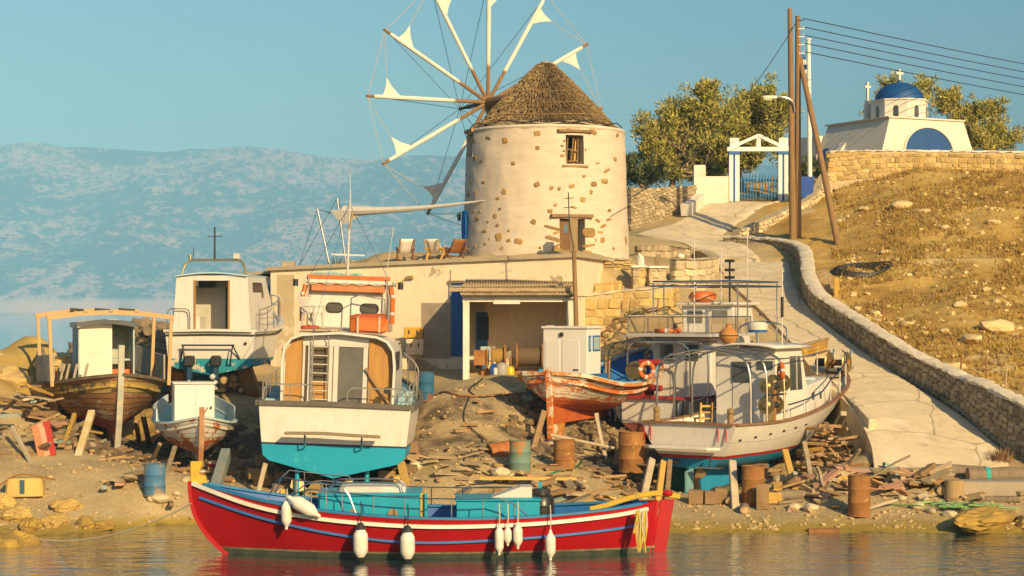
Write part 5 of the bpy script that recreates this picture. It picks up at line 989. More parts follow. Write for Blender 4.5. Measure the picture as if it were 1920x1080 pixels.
# ------------------------------------------------------------------ white fishing boat on the right (stern quarter view)
def boat_axes(th): return 90 - th
THF = 34
fb_ = thing('fishing_boat', 'white fishing boat with red waterline and turquoise bottom, net winch and awning hoops', 'boat', (4.9, 53.5, .5), boat_axes(THF))
hf = Hull(fb_, b=[(0, 1.5), (.3, 1.68), (.6, 1.55), (.8, 1.15), (.93, .6), (1, .05)], zs=[(0, 1.95), (.25, 1.95), (.5, 2.18), (.75, 2.6), (1, 3.15)], zk=[(0, .66), (.3, .60), (.7, .6), (1, .9)],
    xk=[(0, .25), (.85, 6.9), (1, 7.8)], xs=[(0, 0), (1, 10.15)], p=[(0, .32), (.3, .30), (.6, .45), (.85, .8), (1, 1.0)])
z1, z2 = (lambda t: hf.hz(t, .97 + .1 * t)), (lambda t: hf.hz(t, 1.06 + .1 * t))
FBL = mat('antifoul_blue', (.01, .22, .42), (.02, .26, .46), 1.5, .6, peel=(.30, .25, .24), psc=3.5, pth=.66, pw=.03)
hf.band('bottom', FBL, 0, z1, nh=5); hf.band('red_waterline', mat('waterline_red', (.45, .02, .02), None, 2, .5), z1, z2, nh=1); hf.band('topsides', GEL, z2, 1.0, nh=6)
hf.sheer('gunwale', mat('gunwale_brown', (.20, .085, .035), (.30, .17, .08), 2.5, .5, dirt=.2), .15, .055, off=-.02, transom=True)
hf.inner(mat('bulwark_white', (.74, .71, .63), None, 2, .5), lambda t: crv(t, hf.zs) - .42, th=.08, dm=mat('pale_deck', (.52, .48, .38), (.46, .40, .32), 2, .7))
hf.sheer('seam_line', mat('seam_grey', (.40, .38, .34), None, 2, .6), .012, .014, f=lambda t: hf.hz(t, crv(t, hf.zs) - .5), off=.004)
for k in range(6): p = hf.pt(.05 + .08 * k, hf.hz(.05 + .08 * k, 1.5 + .05 * k), -1, .004); MB().box(p, (.14, .03, .05), Zrot(0)).build('scupper', DARK, fb_)
for y in (1.38, 1.18, -.95, -1.2): MB().bar((-.012, y, 1.45), (.012, y * 1.0 + (.03 if y > 0 else .02), 1.85), .02, .035).build('red_mark', MATS['waterline_red'], fb_)
sp_ = MB(); sp_.prism([(-.02, -1.05, 1.22), (-.45, -.85, 1.24), (-.45, 1.0, 1.24), (-.02, 1.45, 1.22)], (0, 0, .09)); sp_.build('stern_platform', GEL, fb_, bevel=.02)
for y in (1.1, -.75):
    MB().box((-.12, y, .76), (.3, .75, .04)).build('trim_tab', STEEL, fb_); MB().tube([(-.03, y, 1.05), (-.12, y, .8)], .03, 6).build('trim_ram', DARK, fb_)
MB().lathe([(.05, 0), (.09, 0), (.09, .08), (.05, .08)], 12, (-.06, .35, .88), AX['x']).build('exhaust_pipe', DARK, fb_)
MB().prism([(.55, -.07, .68), (5.5, -.07, .66), (4.6, -.07, .28), (.7, -.07, -.04)], (0, .14, 0)).build('skeg', FBL, fb_); MB().prism([(-.12, -.03, .05), (.28, -.03, .05), (.28, -.03, .70), (-.12, -.03, .62)], (0, .06, 0)).build('rudder', mat('rudder_teal', (.12, .38, .42), (.2, .3, .3), 4, .7), fb_)
MB().sweep([(-.15, 0, .02), (.9, 0, -.02)], .1, .06).build('skeg_shoe', FBL, fb_)
ph = Vector((.42, 0, .4)); pr_ = MB().lathe([(0, -.12), (.07, -.1), (.08, .1), (0, .15)], 10, ph, AX['x']).build('propeller_hub', MATS['bronze'], fb_)
for k in range(3):
    a = R(120 * k + 20); d = Vector((0, math.cos(a), math.sin(a))); e = Vector((.3, -math.sin(a), math.cos(a))).normalized(); MB().prism([ph + d * .06 + e * .05, ph + d * .18 + e * .15, ph + d * .32 + e * .12, ph + d * .36, ph + d * .32 - e * .12, ph + d * .18 - e * .15, ph + d * .06 - e * .05], (.025, 0, 0)).build('propeller_blade', MATS['bronze'], pr_, smooth=True)
# wheelhouse
wx0, wx1, ww, wz0, wz1 = 3.55, 5.2, 1.0, 1.55, 4.02
mb = MB(); mb.prism([(wx0, -ww, wz0), (wx1 + .55, -ww, wz0), (wx1 + .5, -ww, 2.55), (wx1 + .05, -ww * .96, wz1), (wx0 + .02, -ww * .96, wz1)], (0, 2 * ww, 0)); whf = mb.build('wheelhouse', GEL, fb_, bevel=.03)
MB().grid(lambda u, v: Vector((wx0 - .35 + 2.4 * u, (v - .5) * 2.3, wz1 + .03 + .1 * math.sin(v * math.pi))), 3, 8).build('wheelhouse_roof', GEL, whf, smooth=True).modifiers.new('s', 'SOLIDIFY').thickness = .07
for x0, x1 in ((3.9, 4.3), (4.65, 5.1)): pass
sw = MB(); sw.prism([(4.45, -ww - .012, 2.75), (5.25, -ww - .012, 2.75), (5.08, -ww - .012, 3.75), (4.45, -ww - .012, 3.75)], (0, .03, 0)); sw.build('side_window', GLASS, whf); MB().bar((4.83, -ww - .02, 2.75), (4.80, -ww - .02, 3.75), .03, .03).build('window_bar', WHITE, whf)
MB().box((wx0 - .012, .15, 3.28), (.03, .62, .62)).build('aft_window', GLASS, whf); MB().box((wx0 - .012, -.62, 3.50), (.03, .5, .24)).build('aft_window', GLASS, whf); MB().box((wx0 - .01, .12, 2.45), (.02, .62, 1.5)).build('wheelhouse_door', WHITE, whf)
MB().prism([(wx1 + .3, -.95, 1.6), (8.6, -.55, 2.0), (8.5, -.5, 2.52), (wx1 + .4, -.9, 2.72)], (0, 0, .001)) 
tk = MB(); tk.add([(wx1 + .2, .98, 1.6), (8.8, .45, 2.3), (8.8, -.45, 2.3), (wx1 + .2, -.98, 1.6), (wx1 + .3, .9, 2.78), (8.5, .38, 3.02), (8.5, -.38, 3.02), (wx1 + .3, -.9, 2.78)], [(0, 1, 2, 3), (4, 5, 6, 7), (0, 1, 5, 4), (1, 2, 6, 5), (2, 3, 7, 6), (3, 0, 4, 7)]); tk_ = tk.build('trunk_cabin', GEL, fb_, bevel=.04)
for x in (6.4, 7.2): MB().box((x, -.86 + (x - 6) * .155, 2.5), (.12, .05, .22)).build('trunk_window', GLASS, tk_)
MB().cbox((7.3, 0, 2.98), (.9, .6, .1), .2).build('fore_hatch', mat('hatch_blue', (.5, .6, .66), None, 2, .5), tk_)
MB().box((9.4, 0, 3.02), (1.6, .6, .06)).build('bow_platform', WOODG, fb_)
# awning hoops
for x, y0 in ((.9, 0), (1.9, 0), (3.0, 0)):
    MB().tube(path3([(x, -1.5, 1.95), (x, -1.47, 3.3), (x, -1.30, 3.72), (x, -.7, 3.92), (x, 0, 4.0), (x, .7, 3.92), (x, 1.30, 3.72), (x, 1.47, 3.3), (x, 1.5, 1.95)], 28), .03, 7).build('awning_hoop', STEEL, fb_, smooth=True)
for y, z in ((0, 4.0), (1.0, 3.83), (-1.0, 3.83), (1.35, 3.68), (-1.35, 3.68)): MB().tube([(.75, y, z + .03), (3.3, y, z + .03)], .022, 6).build('awning_bar', STEEL, fb_)
MB().tube([(3.0, -1.35, 3.7), (5.6, -1.25, 3.75)], .022, 6).build('awning_bar', STEEL, fb_)
# side rail
for s_ in (1, -1):
    T = np.linspace(.30, .97, 20); P = [hf.pt(t, 1, s_, -.08) + Vector((0, 0, .03)) for t in T]; top = [p + Vector((0, 0, crv(float(t), [(.3, .38), (.55, .42), (.62, .62), (.97, .7)]))) for p, t in zip(P, T)]
    rail(fb_, top, [(P[i], top[i]) for i in range(0, 20, 3)], .024, m=mat('navy_rail', (.03, .05, .09), None, 3, .5), pm=WHITE, name='side_rail')
for x, y in ((.35, 1.2), (.35, -1.15)): MB().lathe([(.09, 0), (.09, .28), (.07, .32), (.10, .36), (.09, .46), (0, .5)], 10, (x, y, 1.9)).build('bollard', WOODD, fb_, smooth=True)
# net hauler with brass discs
def hauler(x, y, z, r, nm='net_hauler'):
    h = MB().lathe([(.09, -.3), (.09, .3)], 12, (x, y, z), AX['x'] @ Matrix.Rotation(.3, 3, 'X')).build(nm, DARK, fb_)
    for dx in (-.3, .3): MB().lathe([(0, -.06), (r * .3, -.05), (r * .55, .02), (r, .03), (r, .06), (r * .5, .06), (0, .02)], 20, (x + dx, y, z), AX['x']).build('disc', BRASS, h, smooth=True)
    return h
hauler(3.15, -1.2, 3.0, .26); hauler(2.55, -1.3, 2.95, .23); hauler(2.6, -1.25, 2.4, .26)
MB().tube([(2.85, -1.25, 1.9), (2.85, -1.25, 3.0)], .07, 8).build('hauler_post', RUST, fb_); MB().tube([(2.2, -1.3, 2.68), (3.5, -1.3, 2.68)], .035, 6).build('hauler_arm', DARK, fb_); MB().tube([(2.55, -1.25, 1.9), (2.55, -1.25, 2.35)], .11, 8).build('hauler_motor', BRASS, fb_)
bw = MB().lathe([(.1, -.38), (.1, .38)], 12, (10.0, 0, 3.42), AX['y']).build('bow_winch', RUST, fb_)
for y in (-.3, .3): MB().lathe([(0, -.03), (.33, -.03), (.36, 0), (.33, .03), (0, .03)], 22, (10.0, y, 3.42), AX['y']).build('disc', BRASS, bw, smooth=True); MB().bar((10.0, y * .8, 2.75), (10.0, y * .8, 3.42), .1, .07).build('winch_cheek', RUST, bw); MB().tube([(10.2, y, 3.5), (10.35, y, 3.85)], .03, 6).build('winch_bar', STEEL, bw)
MB().lathe([(0, 0), (.14, 0), (.14, .35), (0, .35)], 10, (10.0, .4, 3.42), AX['y']).build('winch_motor', DARK, bw); MB().bar((9.6, 0, 3.2), (10.9, 0, 3.24), .3, .1).build('bow_roller', STEEL, fb_)
FM = Matrix.LocRotScale(fb_.location, fb_.rotation_euler.to_quaternion(), None); of = lambda x, y, z: FM @ Vector((x, y, z))
lifebuoy('lifebuoy', 'orange lifebuoy with white bands hung on the awning hoop of the white fishing boat', of(2.95, -1.42, 3.35), (R(90), 0, R(boat_axes(THF) + 40)), .2)
t = thing('radar', 'white radar dome with blue base on the wheelhouse of the white fishing boat', 'radar', of(4.1, -.1, 4.15), 0); MB().lathe([(.06, 0), (.06, .32)], 8).build('mount', STEEL, t); MB().lathe([(0, .3), (.27, .3), (.29, .38)], 20).build('base', BLUEP, t, smooth=True); MB().lathe([(.29, .38), (.30, .52), (.24, .60), (0, .62)], 20).build('dome', WHITE, t, smooth=True)
t = thing('clay_jug', 'round orange clay float on the wheelhouse roof of the white fishing boat', 'float', of(3.3, .45, 4.12), 0); MB().lathe([(0, 0), (.16, .02), (.27, .16), (.28, .28), (.2, .42), (.09, .48), (.08, .56), (.1, .58), (0, .58)], 18).build('body', mat('clay', (.46, .20, .05), (.40, .17, .04), 3, .7), t, smooth=True); MB().tube([(.28 * math.cos(a), .28 * math.sin(a), .24) for a in np.linspace(0, 6.28, 16, endpoint=False)], .014, 4, closed=True).build('cord', DARK, t)
t = thing('chair', 'small yellow wooden chair on the stern deck of the white fishing boat', 'chair', of(1.9, .55, 1.55), 200)
for sx in (-.17, .17):
    MB().bar((sx, -.17, 0), (sx, -.17, .43), .045, .045).build('leg', WOODY, t); MB().bar((sx, .17, 0), (sx * 1.05, .24, .9), .045, .045).build('leg', WOODY, t)
MB().box((0, 0, .44), (.42, .42, .04)).build('seat', WOODY, t)
for z in (.62, .8): MB().bar((-.18, .2 + (z - .43) * .1, z), (.18, .2 + (z - .43) * .1, z), .03, .06).build('back_rung', WOODY, t)
for z in (.15, .28): MB().bar((-.17, -.17, z), (.17, -.17, z), .025, .03).build('stretcher', WOODY, t)
mstf = MB().tube([(4.4, -.75, 4.1), (4.4, -.75, 6.3)], .02, 6).build('whip_aerial', WHITE, fb_); MB().tube([(4.4, -.75, 4.9), (4.4, -.75, 5.5)], .05, 6).build('aerial_sleeve', DARK, mstf)
MB().tube(path3([(4.6, .8, 4.1), (4.6, .75, 4.6), (4.6, 0, 4.75), (4.6, -.75, 4.6), (4.6, -.8, 4.1)], 18), .03, 6).build('roof_arch', STEEL, fb_, smooth=True)
# ------------------------------------------------------------------ second white boat with red rail, behind
mb2 = thing('fishing_boat', 'white boat with red rail, striped stern and railed upper deck behind the net winch boat', 'boat', (4.15, 59.3, 1.4), boat_axes(30))
hm2 = Hull(mb2, b=[(0, 1.35), (.3, 1.6), (.6, 1.5), (.85, .9), (1, .05)], zs=[(0, 1.5), (.4, 1.5), (.7, 1.75), (1, 2.2)], zk=[(0, .35), (.6, .25), (1, .5)], xk=[(0, .2), (.85, 6.6), (1, 7.6)], xs=[(0, 0), (1, 9.6)], p=[(0, .35), (.4, .33), (.8, .7), (1, 1)])
za = lambda t: hm2.hz(t, .70)
hm2.band('bottom', mat('antifoul_red', (.25, .05, .03), (.20, .07, .05), 2, .7), 0, za); hm2.band('topsides', GEL, za, 1.0); hm2.sheer('red_rail', mat('rail_red', (.40, .02, .03), (.34, .04, .04), 3, .5), .22, .09, transom=True)
hm2.inner(mat('grey_bulwark', (.62, .6, .54), None, 2, .6), 1.1, th=.08)
for y0 in (1.28, 1.08, .88, -1.05, -1.25): MB().bar((-.015, y0 * .98, .75), (-.015, y0, 1.42), .02, .1).build('navy_stripe_mark', mat('navy_mark', (.015, .03, .07), None, 2, .5), mb2)
wh2 = MB().prism([(2.6, -1.05, 1.1), (6.2, -1.0, 1.1), (5.9, -.95, 3.35), (2.6, -1.0, 3.35)], (0, 2.05, 0)).build('wheelhouse', GEL, mb2, bevel=.03)
for y in (.55, -.35): MB().box((2.58, y, 2.85), (.03, .45, .5)).build('aft_window', GLASS, wh2)
MB().box((2.585, .1, 1.9), (.02, .6, 1.4)).build('wheelhouse_door', WHITE, wh2)
ud = MB().box((3.3, 0, 3.42), (3.6, 2.9, .1)).build('upper_deck', mat('upper_deck_grey', (.45, .43, .40), (.38, .36, .33), 2, .7), mb2)
uc = MB().prism([(4.6, -.95, 3.47), (6.4, -.9, 3.47), (6.3, -.85, 4.35), (4.6, -.9, 4.35)], (0, 1.85, 0)).build('upper_cabin', GEL, mb2, bevel=.02)
MB().box((5.45, 0, 4.42), (2.1, 2.1, .09)).build('upper_cabin_roof', GEL, uc, bevel=.02)
for y in (.45, -.45): MB().box((4.585, y, 4.0), (.03, .52, .42)).build('upper_window', mat('grey_pane', (.20, .20, .18), None, 2, .3), uc)
def loop(z, x0, x1, y): return [(x0, -y, z), (x1, -y, z), (x1, y, z), (x0, y, z)]
mbt = MB(); mbt.tube([Vector(p) for p in [(1.55, -1.4, 4.0), (4.9, -1.4, 4.0)]], .025, 6); mbt.tube([(1.55, 1.4, 4.0), (4.9, 1.4, 4.0)], .025, 6); mbt.tube([(1.55, -1.4, 4.0), (1.55, 1.4, 4.0)], .025, 6); mbt.build('deck_rail', STEEL, ud)
MB().tube([(1.55, -1.4, 4.02), (1.55, 1.4, 4.02)], .032, 6).build('rope_rail', ROPEW, ud)
for x in (1.55, 2.7, 3.8, 4.9):
    for y in (-1.4, 1.4): MB().tube([(x, y, 3.47), (x, y, 4.0)], .022, 6).build('stanchion', STEEL, ud)
for y in (-.7, 0, .7): MB().tube([(1.55, y, 3.47), (1.55, y, 4.0)], .022, 6).build('stanchion', STEEL, ud)
NET = mat('tan_netting', (.42, .32, .18), (.34, .25, .13), 30, .9, alpha=.55); MB().box((3.2, 1.4, 3.74), (3.3, .01, .46)).build('side_net', NET, ud); MB().box((3.2, -1.4, 3.74), (3.3, .01, .46)).build('side_net', NET, ud)
for z, x0, x1, y in ((5.15, 3.6, 7.0, 1.5), (5.0, 3.5, 7.1, 1.6)):
    mbt = MB(); mbt.tube([Vector(p) for p in [(x0, -y, z), (x1, -y, z), (x1 + .2, -y * .7, z), (x1 + .2, y * .7, z), (x1, y, z), (x0, y, z)]], .03, 6, closed=True); mbt.build('top_frame', STEEL, mb2)
for y in (-.8, 0, .8): MB().tube([(3.6, y, 5.15), (7.1, y, 5.15)], .024, 6).build('top_frame_bar', STEEL, mb2)
for x in (3.6, 4.4, 6.9):
    for y in (-1.5, 1.5): MB().tube([(x, y, 3.47 if x < 5 else 1.8), (x, y, 5.1)], .028, 6).build('frame_post', STEEL, mb2)
# stern awning frame
for x in (.15, 1.5):
    MB().tube(path3([(x, -1.4, 1.5), (x, -1.38, 2.9), (x, -1.2, 3.18), (x, 0, 3.22), (x, 1.2, 3.18), (x, 1.38, 2.9), (x, 1.4, 1.5)], 24), .03, 6).build('stern_hoop', STEEL, mb2, smooth=True)
for y in (-1.2, 0, 1.2): MB().tube([(.1, y, 3.2), (2.6, y, 3.22)], .024, 6).build('stern_frame_bar', STEEL, mb2)
MB().lathe([(0, 0), (.1, 0), (.1, .42), (.06, .5), (0, .5)], 10, (.3, .7, 1.5)).build('red_bollard', MATS['rail_red'], mb2, smooth=True)
h2 = MB().lathe([(.28, -.2), (.3, 0), (.28, .2)], 16, (1.3, 1.0, 2.3), AX['x']).build('net_drum', BRASS, mb2); MB().lathe([(.1, -.5), (.1, .5)], 10, (1.3, .6, 1.75), AX['y']).build('drum_roller', MATS['rail_red'], h2); MB().lathe([(.1, -.4), (.1, .4)], 10, (1.35, .5, 2.55), AX['y']).build('drum_roller', MATS['rail_red'], h2); MB().tube([(1.3, .9, 1.1), (1.3, .9, 2.3)], .09, 8).build('drum_post', STEEL, h2)
for x, y, z0_, z1_ in ((4.2, .3, 3.5, 6.6), (6.5, -.6, 4.4, 6.9), (5.0, -.3, 4.4, 6.2)): MB().tube([(x, y, z0_), (x, y, z1_)], .02, 6).build('whip_aerial', WHITE, mb2)
mlt = MB().tube([(5.6, -.35, 4.4), (5.6, -.35, 5.9)], .035, 6).build('light_mast', DARK, mb2)
for z in (5.3, 5.55, 5.85): MB().box((5.6, -.35, z), (.16, .3, .09)).build('mast_lamp', DARK, mlt)
M2 = Matrix.LocRotScale(mb2.location, mb2.rotation_euler.to_quaternion(), None); o2 = lambda x, y, z: M2 @ Vector((x, y, z))
lifebuoy('lifebuoy', 'orange lifebuoy lying flat on the grey upper deck', o2(2.3, .35, 3.55), (0, 0, 0), .38)
lifebuoy('lifebuoy', 'orange lifebuoy with white bands on the awning post of the red railed boat', o2(.2, .15, 2.35) + Vector((.05, -.1, 0)), (R(90), 0, R(20)), .22)
t = thing('life_raft', 'round orange life raft on the highest cabin roof', 'life raft', o2(5.2, .45, 4.47)); MB().lathe([(0, 0), (.36, .02), (.46, .12), (.46, .24), (.38, .34), (0, .38)], 20).build('body', ORANGE, t, smooth=True); MB().tube([(.47 * math.cos(a), .47 * math.sin(a), .2 - .12 * abs(math.sin(a * 2))) for a in np.linspace(0, 6.28, 24, endpoint=False)], .015, 4, closed=True).build('grab_line', ROPEW, t)
t = thing('fish_crate', 'blue plastic fish crate on the deck of the red railed boat', 'crate', o2(1.9, -.75, 1.12), 60); mb = MB(); mb.box((0, 0, .03), (.7, .45, .04))
for s_ in (1, -1): mb.box((0, s_ * .215, .2), (.7, .03, .3)); mb.box((s_ * .335, 0, .2), (.03, .4, .299))
mb.build('box', mat('crate_blue', (.15, .35, .48), None, 3, .5), t)
# ------------------------------------------------------------------ orange weathered boat with white box cabin
ORB = mat('orange_peeling', (.60, .17, .02), (.50, .12, .015), 1.2, .7, bump=.3, bsc=14, peel=(.66, .56, .42), psc=1.7, pth=.50, pw=.025, stretch=(.6, 1, 1.5))
ORR = mat('red_lead', (.38, .06, .015), (.48, .12, .02), 1.4, .7, bump=.3, bsc=14, peel=(.60, .48, .36), psc=2.0, pth=.60, pw=.03)
ORW = mat('white_peeling', (.68, .60, .48), (.60, .50, .38), 1.4, .7, bump=.3, bsc=14, peel=(.52, .14, .02), psc=1.9, pth=.49, pw=.03, stretch=(.6, 1, 1.5))
ob_ = thing('wooden_boat', 'orange weathered wooden boat with a white box cabin propped on barrels', 'boat', (1.15, 57.4, 1.75), boat_axes(28))
ho_ = Hull(ob_, b=[(0, .1), (.015, .75), (.05, 1.15), (.15, 1.38), (.35, 1.5), (.6, 1.45), (.8, 1.05), (.93, .5), (1, .04)], zs=[(0, 1.98), (.1, 1.78), (.3, 1.58), (.55, 1.65), (.8, 2.1), (1, 2.6)], zk=[(0, .95), (.5, .72), (1, 1.0)],
    xk=[(0, .1), (.85, 5.8), (1, 6.4)], xs=[(0, -.12), (1, 7.4)], p=[(0, .8), (.1, .6), (.35, .4), (.7, .55), (1, .9)])
ho_.strakes(lambda k: ORR if k < 3 else (ORW if k in (4, 5, 6, 7) else ORB), 10, seed=5)
ho_.sheer('gunwale', mat('gunwale_orange', (.58, .20, .03), (.55, .26, .08), 2, .6, peel=(.66, .56, .42), psc=2.2, pth=.52), .16, .1, off=.02); ho_.sheer('rubbing_strake', ORB, .07, .09, f=lambda t: ho_.hz(t, crv(t, ho_.zs) - .24), off=.03)
ho_.inner(mat('inside_blue', (.01, .10, .34), (.02, .14, .40), 1.5, .6, dirt=.2), 1.15, t0=.06, dm=mat('grey_boards', (.40, .30, .21), (.30, .22, .15), 3, .8, stretch=(1, 9, 1)), th=.09)
ho_.sheer('inner_rail', mat('light_blue_rail', (.22, .44, .58), (.28, .48, .58), 2, .6, dirt=.2), .14, .05, dz=.065, off=-.06, t0=.03, t1=.98)
MB().sweep([(-.18, 0, 2.15), (-.05, 0, 1.2), (.0, 0, .3), (.05, 0, -.45)], .13, .16, up=(0, 1, 0)).build('sternpost', ORB, ob_); MB().prism([(.05, -.08, .98), (6.2, -.08, 1.02), (5.8, -.08, .55), (.05, -.08, .45)], (0, .16, 0)).build('keel', ORR, ob_)
MB().prism([(.1, -.06, .9), (1.0, -.06, .8), (.62, -.06, -.3), (.15, -.06, -.3)], (0, .12, 0)).build('deadwood', mat('yellow_peeling', (.50, .26, .03), (.42, .10, .02), 2, .8, peel=(.45, .35, .2), psc=3, pth=.55), ob_)
ph = Vector((.08, -.1, .12)); pr_ = MB().lathe([(0, -.08), (.06, -.06), (.06, .1), (0, .12)], 8, ph, AX['x']).build('propeller_hub', MATS['bronze'], ob_)
for k in range(2):
    a = R(180 * k + 80); d = Vector((0, math.cos(a), math.sin(a))); e = Vector((.2, -math.sin(a), math.cos(a))).normalized(); MB().prism([ph + d * .05 + e * .05, ph + d * .16 + e * .13, ph + d * .3 + e * .1, ph + d * .34, ph + d * .3 - e * .1, ph + d * .16 - e * .13, ph + d * .05 - e * .05], (.025, 0, 0)).build('propeller_blade', mat('white_prop', (.6, .55, .42), None, 3, .6), pr_)
cab = MB().box((1.45, .0, 2.22), (.95, 1.5, 2.14)).build('cabin', mat('clean_white', (.70, .67, .61), (.66, .62, .56), 1.2, .45, dirt=.06), ob_, bevel=.02)
MB().box((1.45, 0, 3.33), (1.05, 1.6, .08)).build('cabin_roof', GEL, cab, bevel=.02)
for y, w in ((.42, .5), (-.2, .58)): MB().box((.965, y, 2.1), (.02, w, 1.7)).build('cabin_door', MATS['clean_white'], cab, bevel=.006)
MB().box((.95, -.38, 2.05), (.03, .18, .04)).build('door_handle', DARK, cab); MB().box((.94, .1, 3.12), (.06, .1, .12)).build('padlock', DARK, cab)
for x0, x1 in ((1.06, 1.22), (1.35, 1.85)):
    w_ = MB().box(((x0 + x1) / 2, -.755, 2.85), (x1 - x0, .02, .48)).build('window_frame', BLUEP, cab); MB().box(((x0 + x1) / 2, -.767, 2.85), (x1 - x0 - .1, .012, .38)).build('window_pane', mat('pale_pane', (.35, .45, .42), None, 2, .2), w_)
MB().box((1.5, -.9, 1.72), (.7, .3, .42)).build('side_locker', BLUEP, ob_, bevel=.01)
for x, y in ((1.05, .55), (1.9, -.55)): MB().cbox((x, y, 3.3), (.16, .2, .18), .2).build('roof_block', GEL, cab)
MB().lathe([(0, 0), (.1, 0), (.12, .25), (.05, .36), (0, .36)], 10, (.55, .62, 1.72)).build('blue_jug', mat('jug_blue', (.02, .25, .5), None, 3, .4), ob_, smooth=True); MB().bar((5.2, .55, 1.5), (5.2, .55, 2.35), .13, .13).build('samson_post', WOODY, ob_)
# ------------------------------------------------------------------ old wooden boat with bow to the camera, left
def mirror_heading(phi): return -90 + phi                     # bow towards the camera, phi degrees to the right
OLD = mat('bare_weathered_hull', (.34, .155, .05), (.24, .12, .05), 1.6, .8, bump=.5, bsc=16, peel=(.46, .36, .24), psc=2.3, pth=.55, pw=.06, stretch=(.7, 1, 1.6), dirt=.3)
OLD2 = mat('yellowed_strake', (.52, .36, .08), (.42, .28, .08), 1.8, .8, bump=.5, bsc=16, peel=(.14, .09, .05), psc=2.6, pth=.52, pw=.05, dirt=.4); OLDR = mat('red_oxide', (.30, .045, .012), (.24, .04, .012), 1.5, .8, dirt=.3)
OLDG = mat('greyed_plank', (.42, .36, .28), (.30, .26, .20), 2, .9, bump=.4, bsc=14, dirt=.2)
PHI = 20
ow = thing('wooden_boat', 'derelict brown wooden boat with white wheelhouse and bare timber awning frame', 'boat', at(226, 838, 55.6), mirror_heading(PHI)); OL = 8.2
ow.location += Vector((-math.sin(R(PHI)), math.cos(R(PHI)), 0)) * OL
hw_ = Hull(ow, b=[(0, .06), (.06, .75), (.2, 1.45), (.45, 1.88), (.65, 1.78), (.8, 1.35), (.92, .75), (1, .05)], zs=[(0, 2.6), (.2, 2.0), (.45, 1.75), (.7, 1.8), (.85, 1.93), (1, 2.10)], zk=[(0, .4), (.8, .4), (1, .15)],
    xk=[(0, .5), (.9, 6.8), (1, 7.6)], xs=[(0, 0), (1, 8.3)], p=[(0, .8), (.3, .45), (.6, .42), (.85, .62), (1, .9)])
hw_.strakes(lambda k: OLDR if k < 3 else (OLD2 if k in (8, 9) else OLD), 11, seed=8)
hw_.sheer('gunwale', mat('black_gunwale', (.10, .07, .045), (.18, .13, .08), 3, .8, dirt=.3), .13, .09, off=.02); hw_.sheer('rubbing_strake', OLD2, .06, .08, f=lambda t: hw_.hz(t, crv(t, hw_.zs) - .30), off=.03)
hw_.inner(mat('inside_faded_blue', (.05, .14, .24), (.14, .2, .24), 1.5, .8, dirt=.4), 1.2, dm=OLDG)
for s_, t0, t1 in ((1, .18, .55), (-1, .18, .72)): MB().grid(lambda u, v: hw_.pt(t0 + (t1 - t0) * u, 1, s_, .03) + Vector((0, 0, .02 + v * .82 * (1 if u > .02 else .6))), 14, 3).build('bulwark', OLDG, ow).modifiers.new('s', 'SOLIDIFY').thickness = .05
MB().sweep([(7.55, 0, -.05), (7.95, 0, .8), (8.25, 0, 1.8), (8.38, 0, 2.95)], .12, .17, up=(0, 1, 0)).build('stem', mat('pale_stem', (.55, .47, .34), (.35, .40, .36), 3, .8, dirt=.3), ow); MB().prism([(7.9, -.07, .9), (7.6, -.07, -.02), (1, -.07, -.02), (1, -.07, .45), (7.3, -.07, .5)], (0, .14, 0)).build('keel', OLD, ow)
whm = mat('cracked_white', (.78, .72, .58), (.70, .63, .48), 1.5, .6, peel=(.32, .24, .14), psc=3, pth=.68, pw=.02, dirt=.15)
WX0, WX1, WY, WZ = 4.0, 5.4, .82, 3.55
wo = MB().box((WX1, -.33, (1.2 + WZ) / 2), (.06, .98, WZ - 1.2)).build('wheelhouse_front', whm, ow)
for k in range(3): MB().box((WX1 + .035, -.33, 1.55 + .72 * k), (.02, .94, .66)).build('front_board', whm, wo)
for s_ in (1, -1): MB().box(((WX0 + WX1) / 2, s_ * WY, (1.2 + WZ) / 2), (WX1 - WX0, .05, WZ - 1.2)).build('wheelhouse_side', mat('side_teal', (.30, .42, .40), (.5, .5, .42), 2, .7, dirt=.3), wo)
MB().box((WX0, 0, (1.2 + WZ) / 2), (.05, 1.6, WZ - 1.2)).build('wheelhouse_back', MATS['side_teal'], wo)
MB().box((WX0 + .75, .45, 2.45), (.6, .7, .06)).build('shelf', MATS['side_teal'], wo); MB().box((WX0 + .75, .45, 2.08), (.5, .7, .14)).build('drawer', ORANGE, wo); MB().box((WX0 + .75, .45, 1.6), (.5, .72, .7)).build('red_locker', mat('deep_red', (.26, .03, .015), None, 2, .7), wo)
MB().grid(lambda u, v: Vector((WX0 - .15 + 1.75 * u, (v - .5) * 1.85, WZ + .02 + .12 * math.sin(v * math.pi))), 2, 8).build('wheelhouse_roof', whm, wo).modifiers.new('s', 'SOLIDIFY').thickness = .14
NEWW = mat('new_timber', (.52, .34, .16), (.46, .29, .13), 3, .7, bump=.2, bsc=18)
for x, dz in ((6.3, 0), (3.2, .05)):
    for s_ in (1, -1): MB().bar((x, s_ * 1.72, 1.7), (x, s_ * 1.80, 3.72 + dz), .1, .09).build('frame_post', NEWW, ow)
    MB().sweep([(x, 1.88, 3.74 + dz), (x, .9, 3.86 + dz), (x, 0, 3.9 + dz), (x, -.9, 3.86 + dz), (x, -1.88, 3.74 + dz)], .12, .14).build('frame_beam', NEWW, ow)
for y in (.75, 0, -.75): MB().bar((3.1, y, 3.99), (6.4, y, 3.95), .12, .08).build('frame_joist', NEWW if y else OLDG, ow)
for k in range(7): p = hw_.pt(.3 + .08 * k, .6, -1, -.15); MB().bar(p, p + Vector((0, .25, 1.1)), .09, .07).build('frame_rib', OLDG, ow)
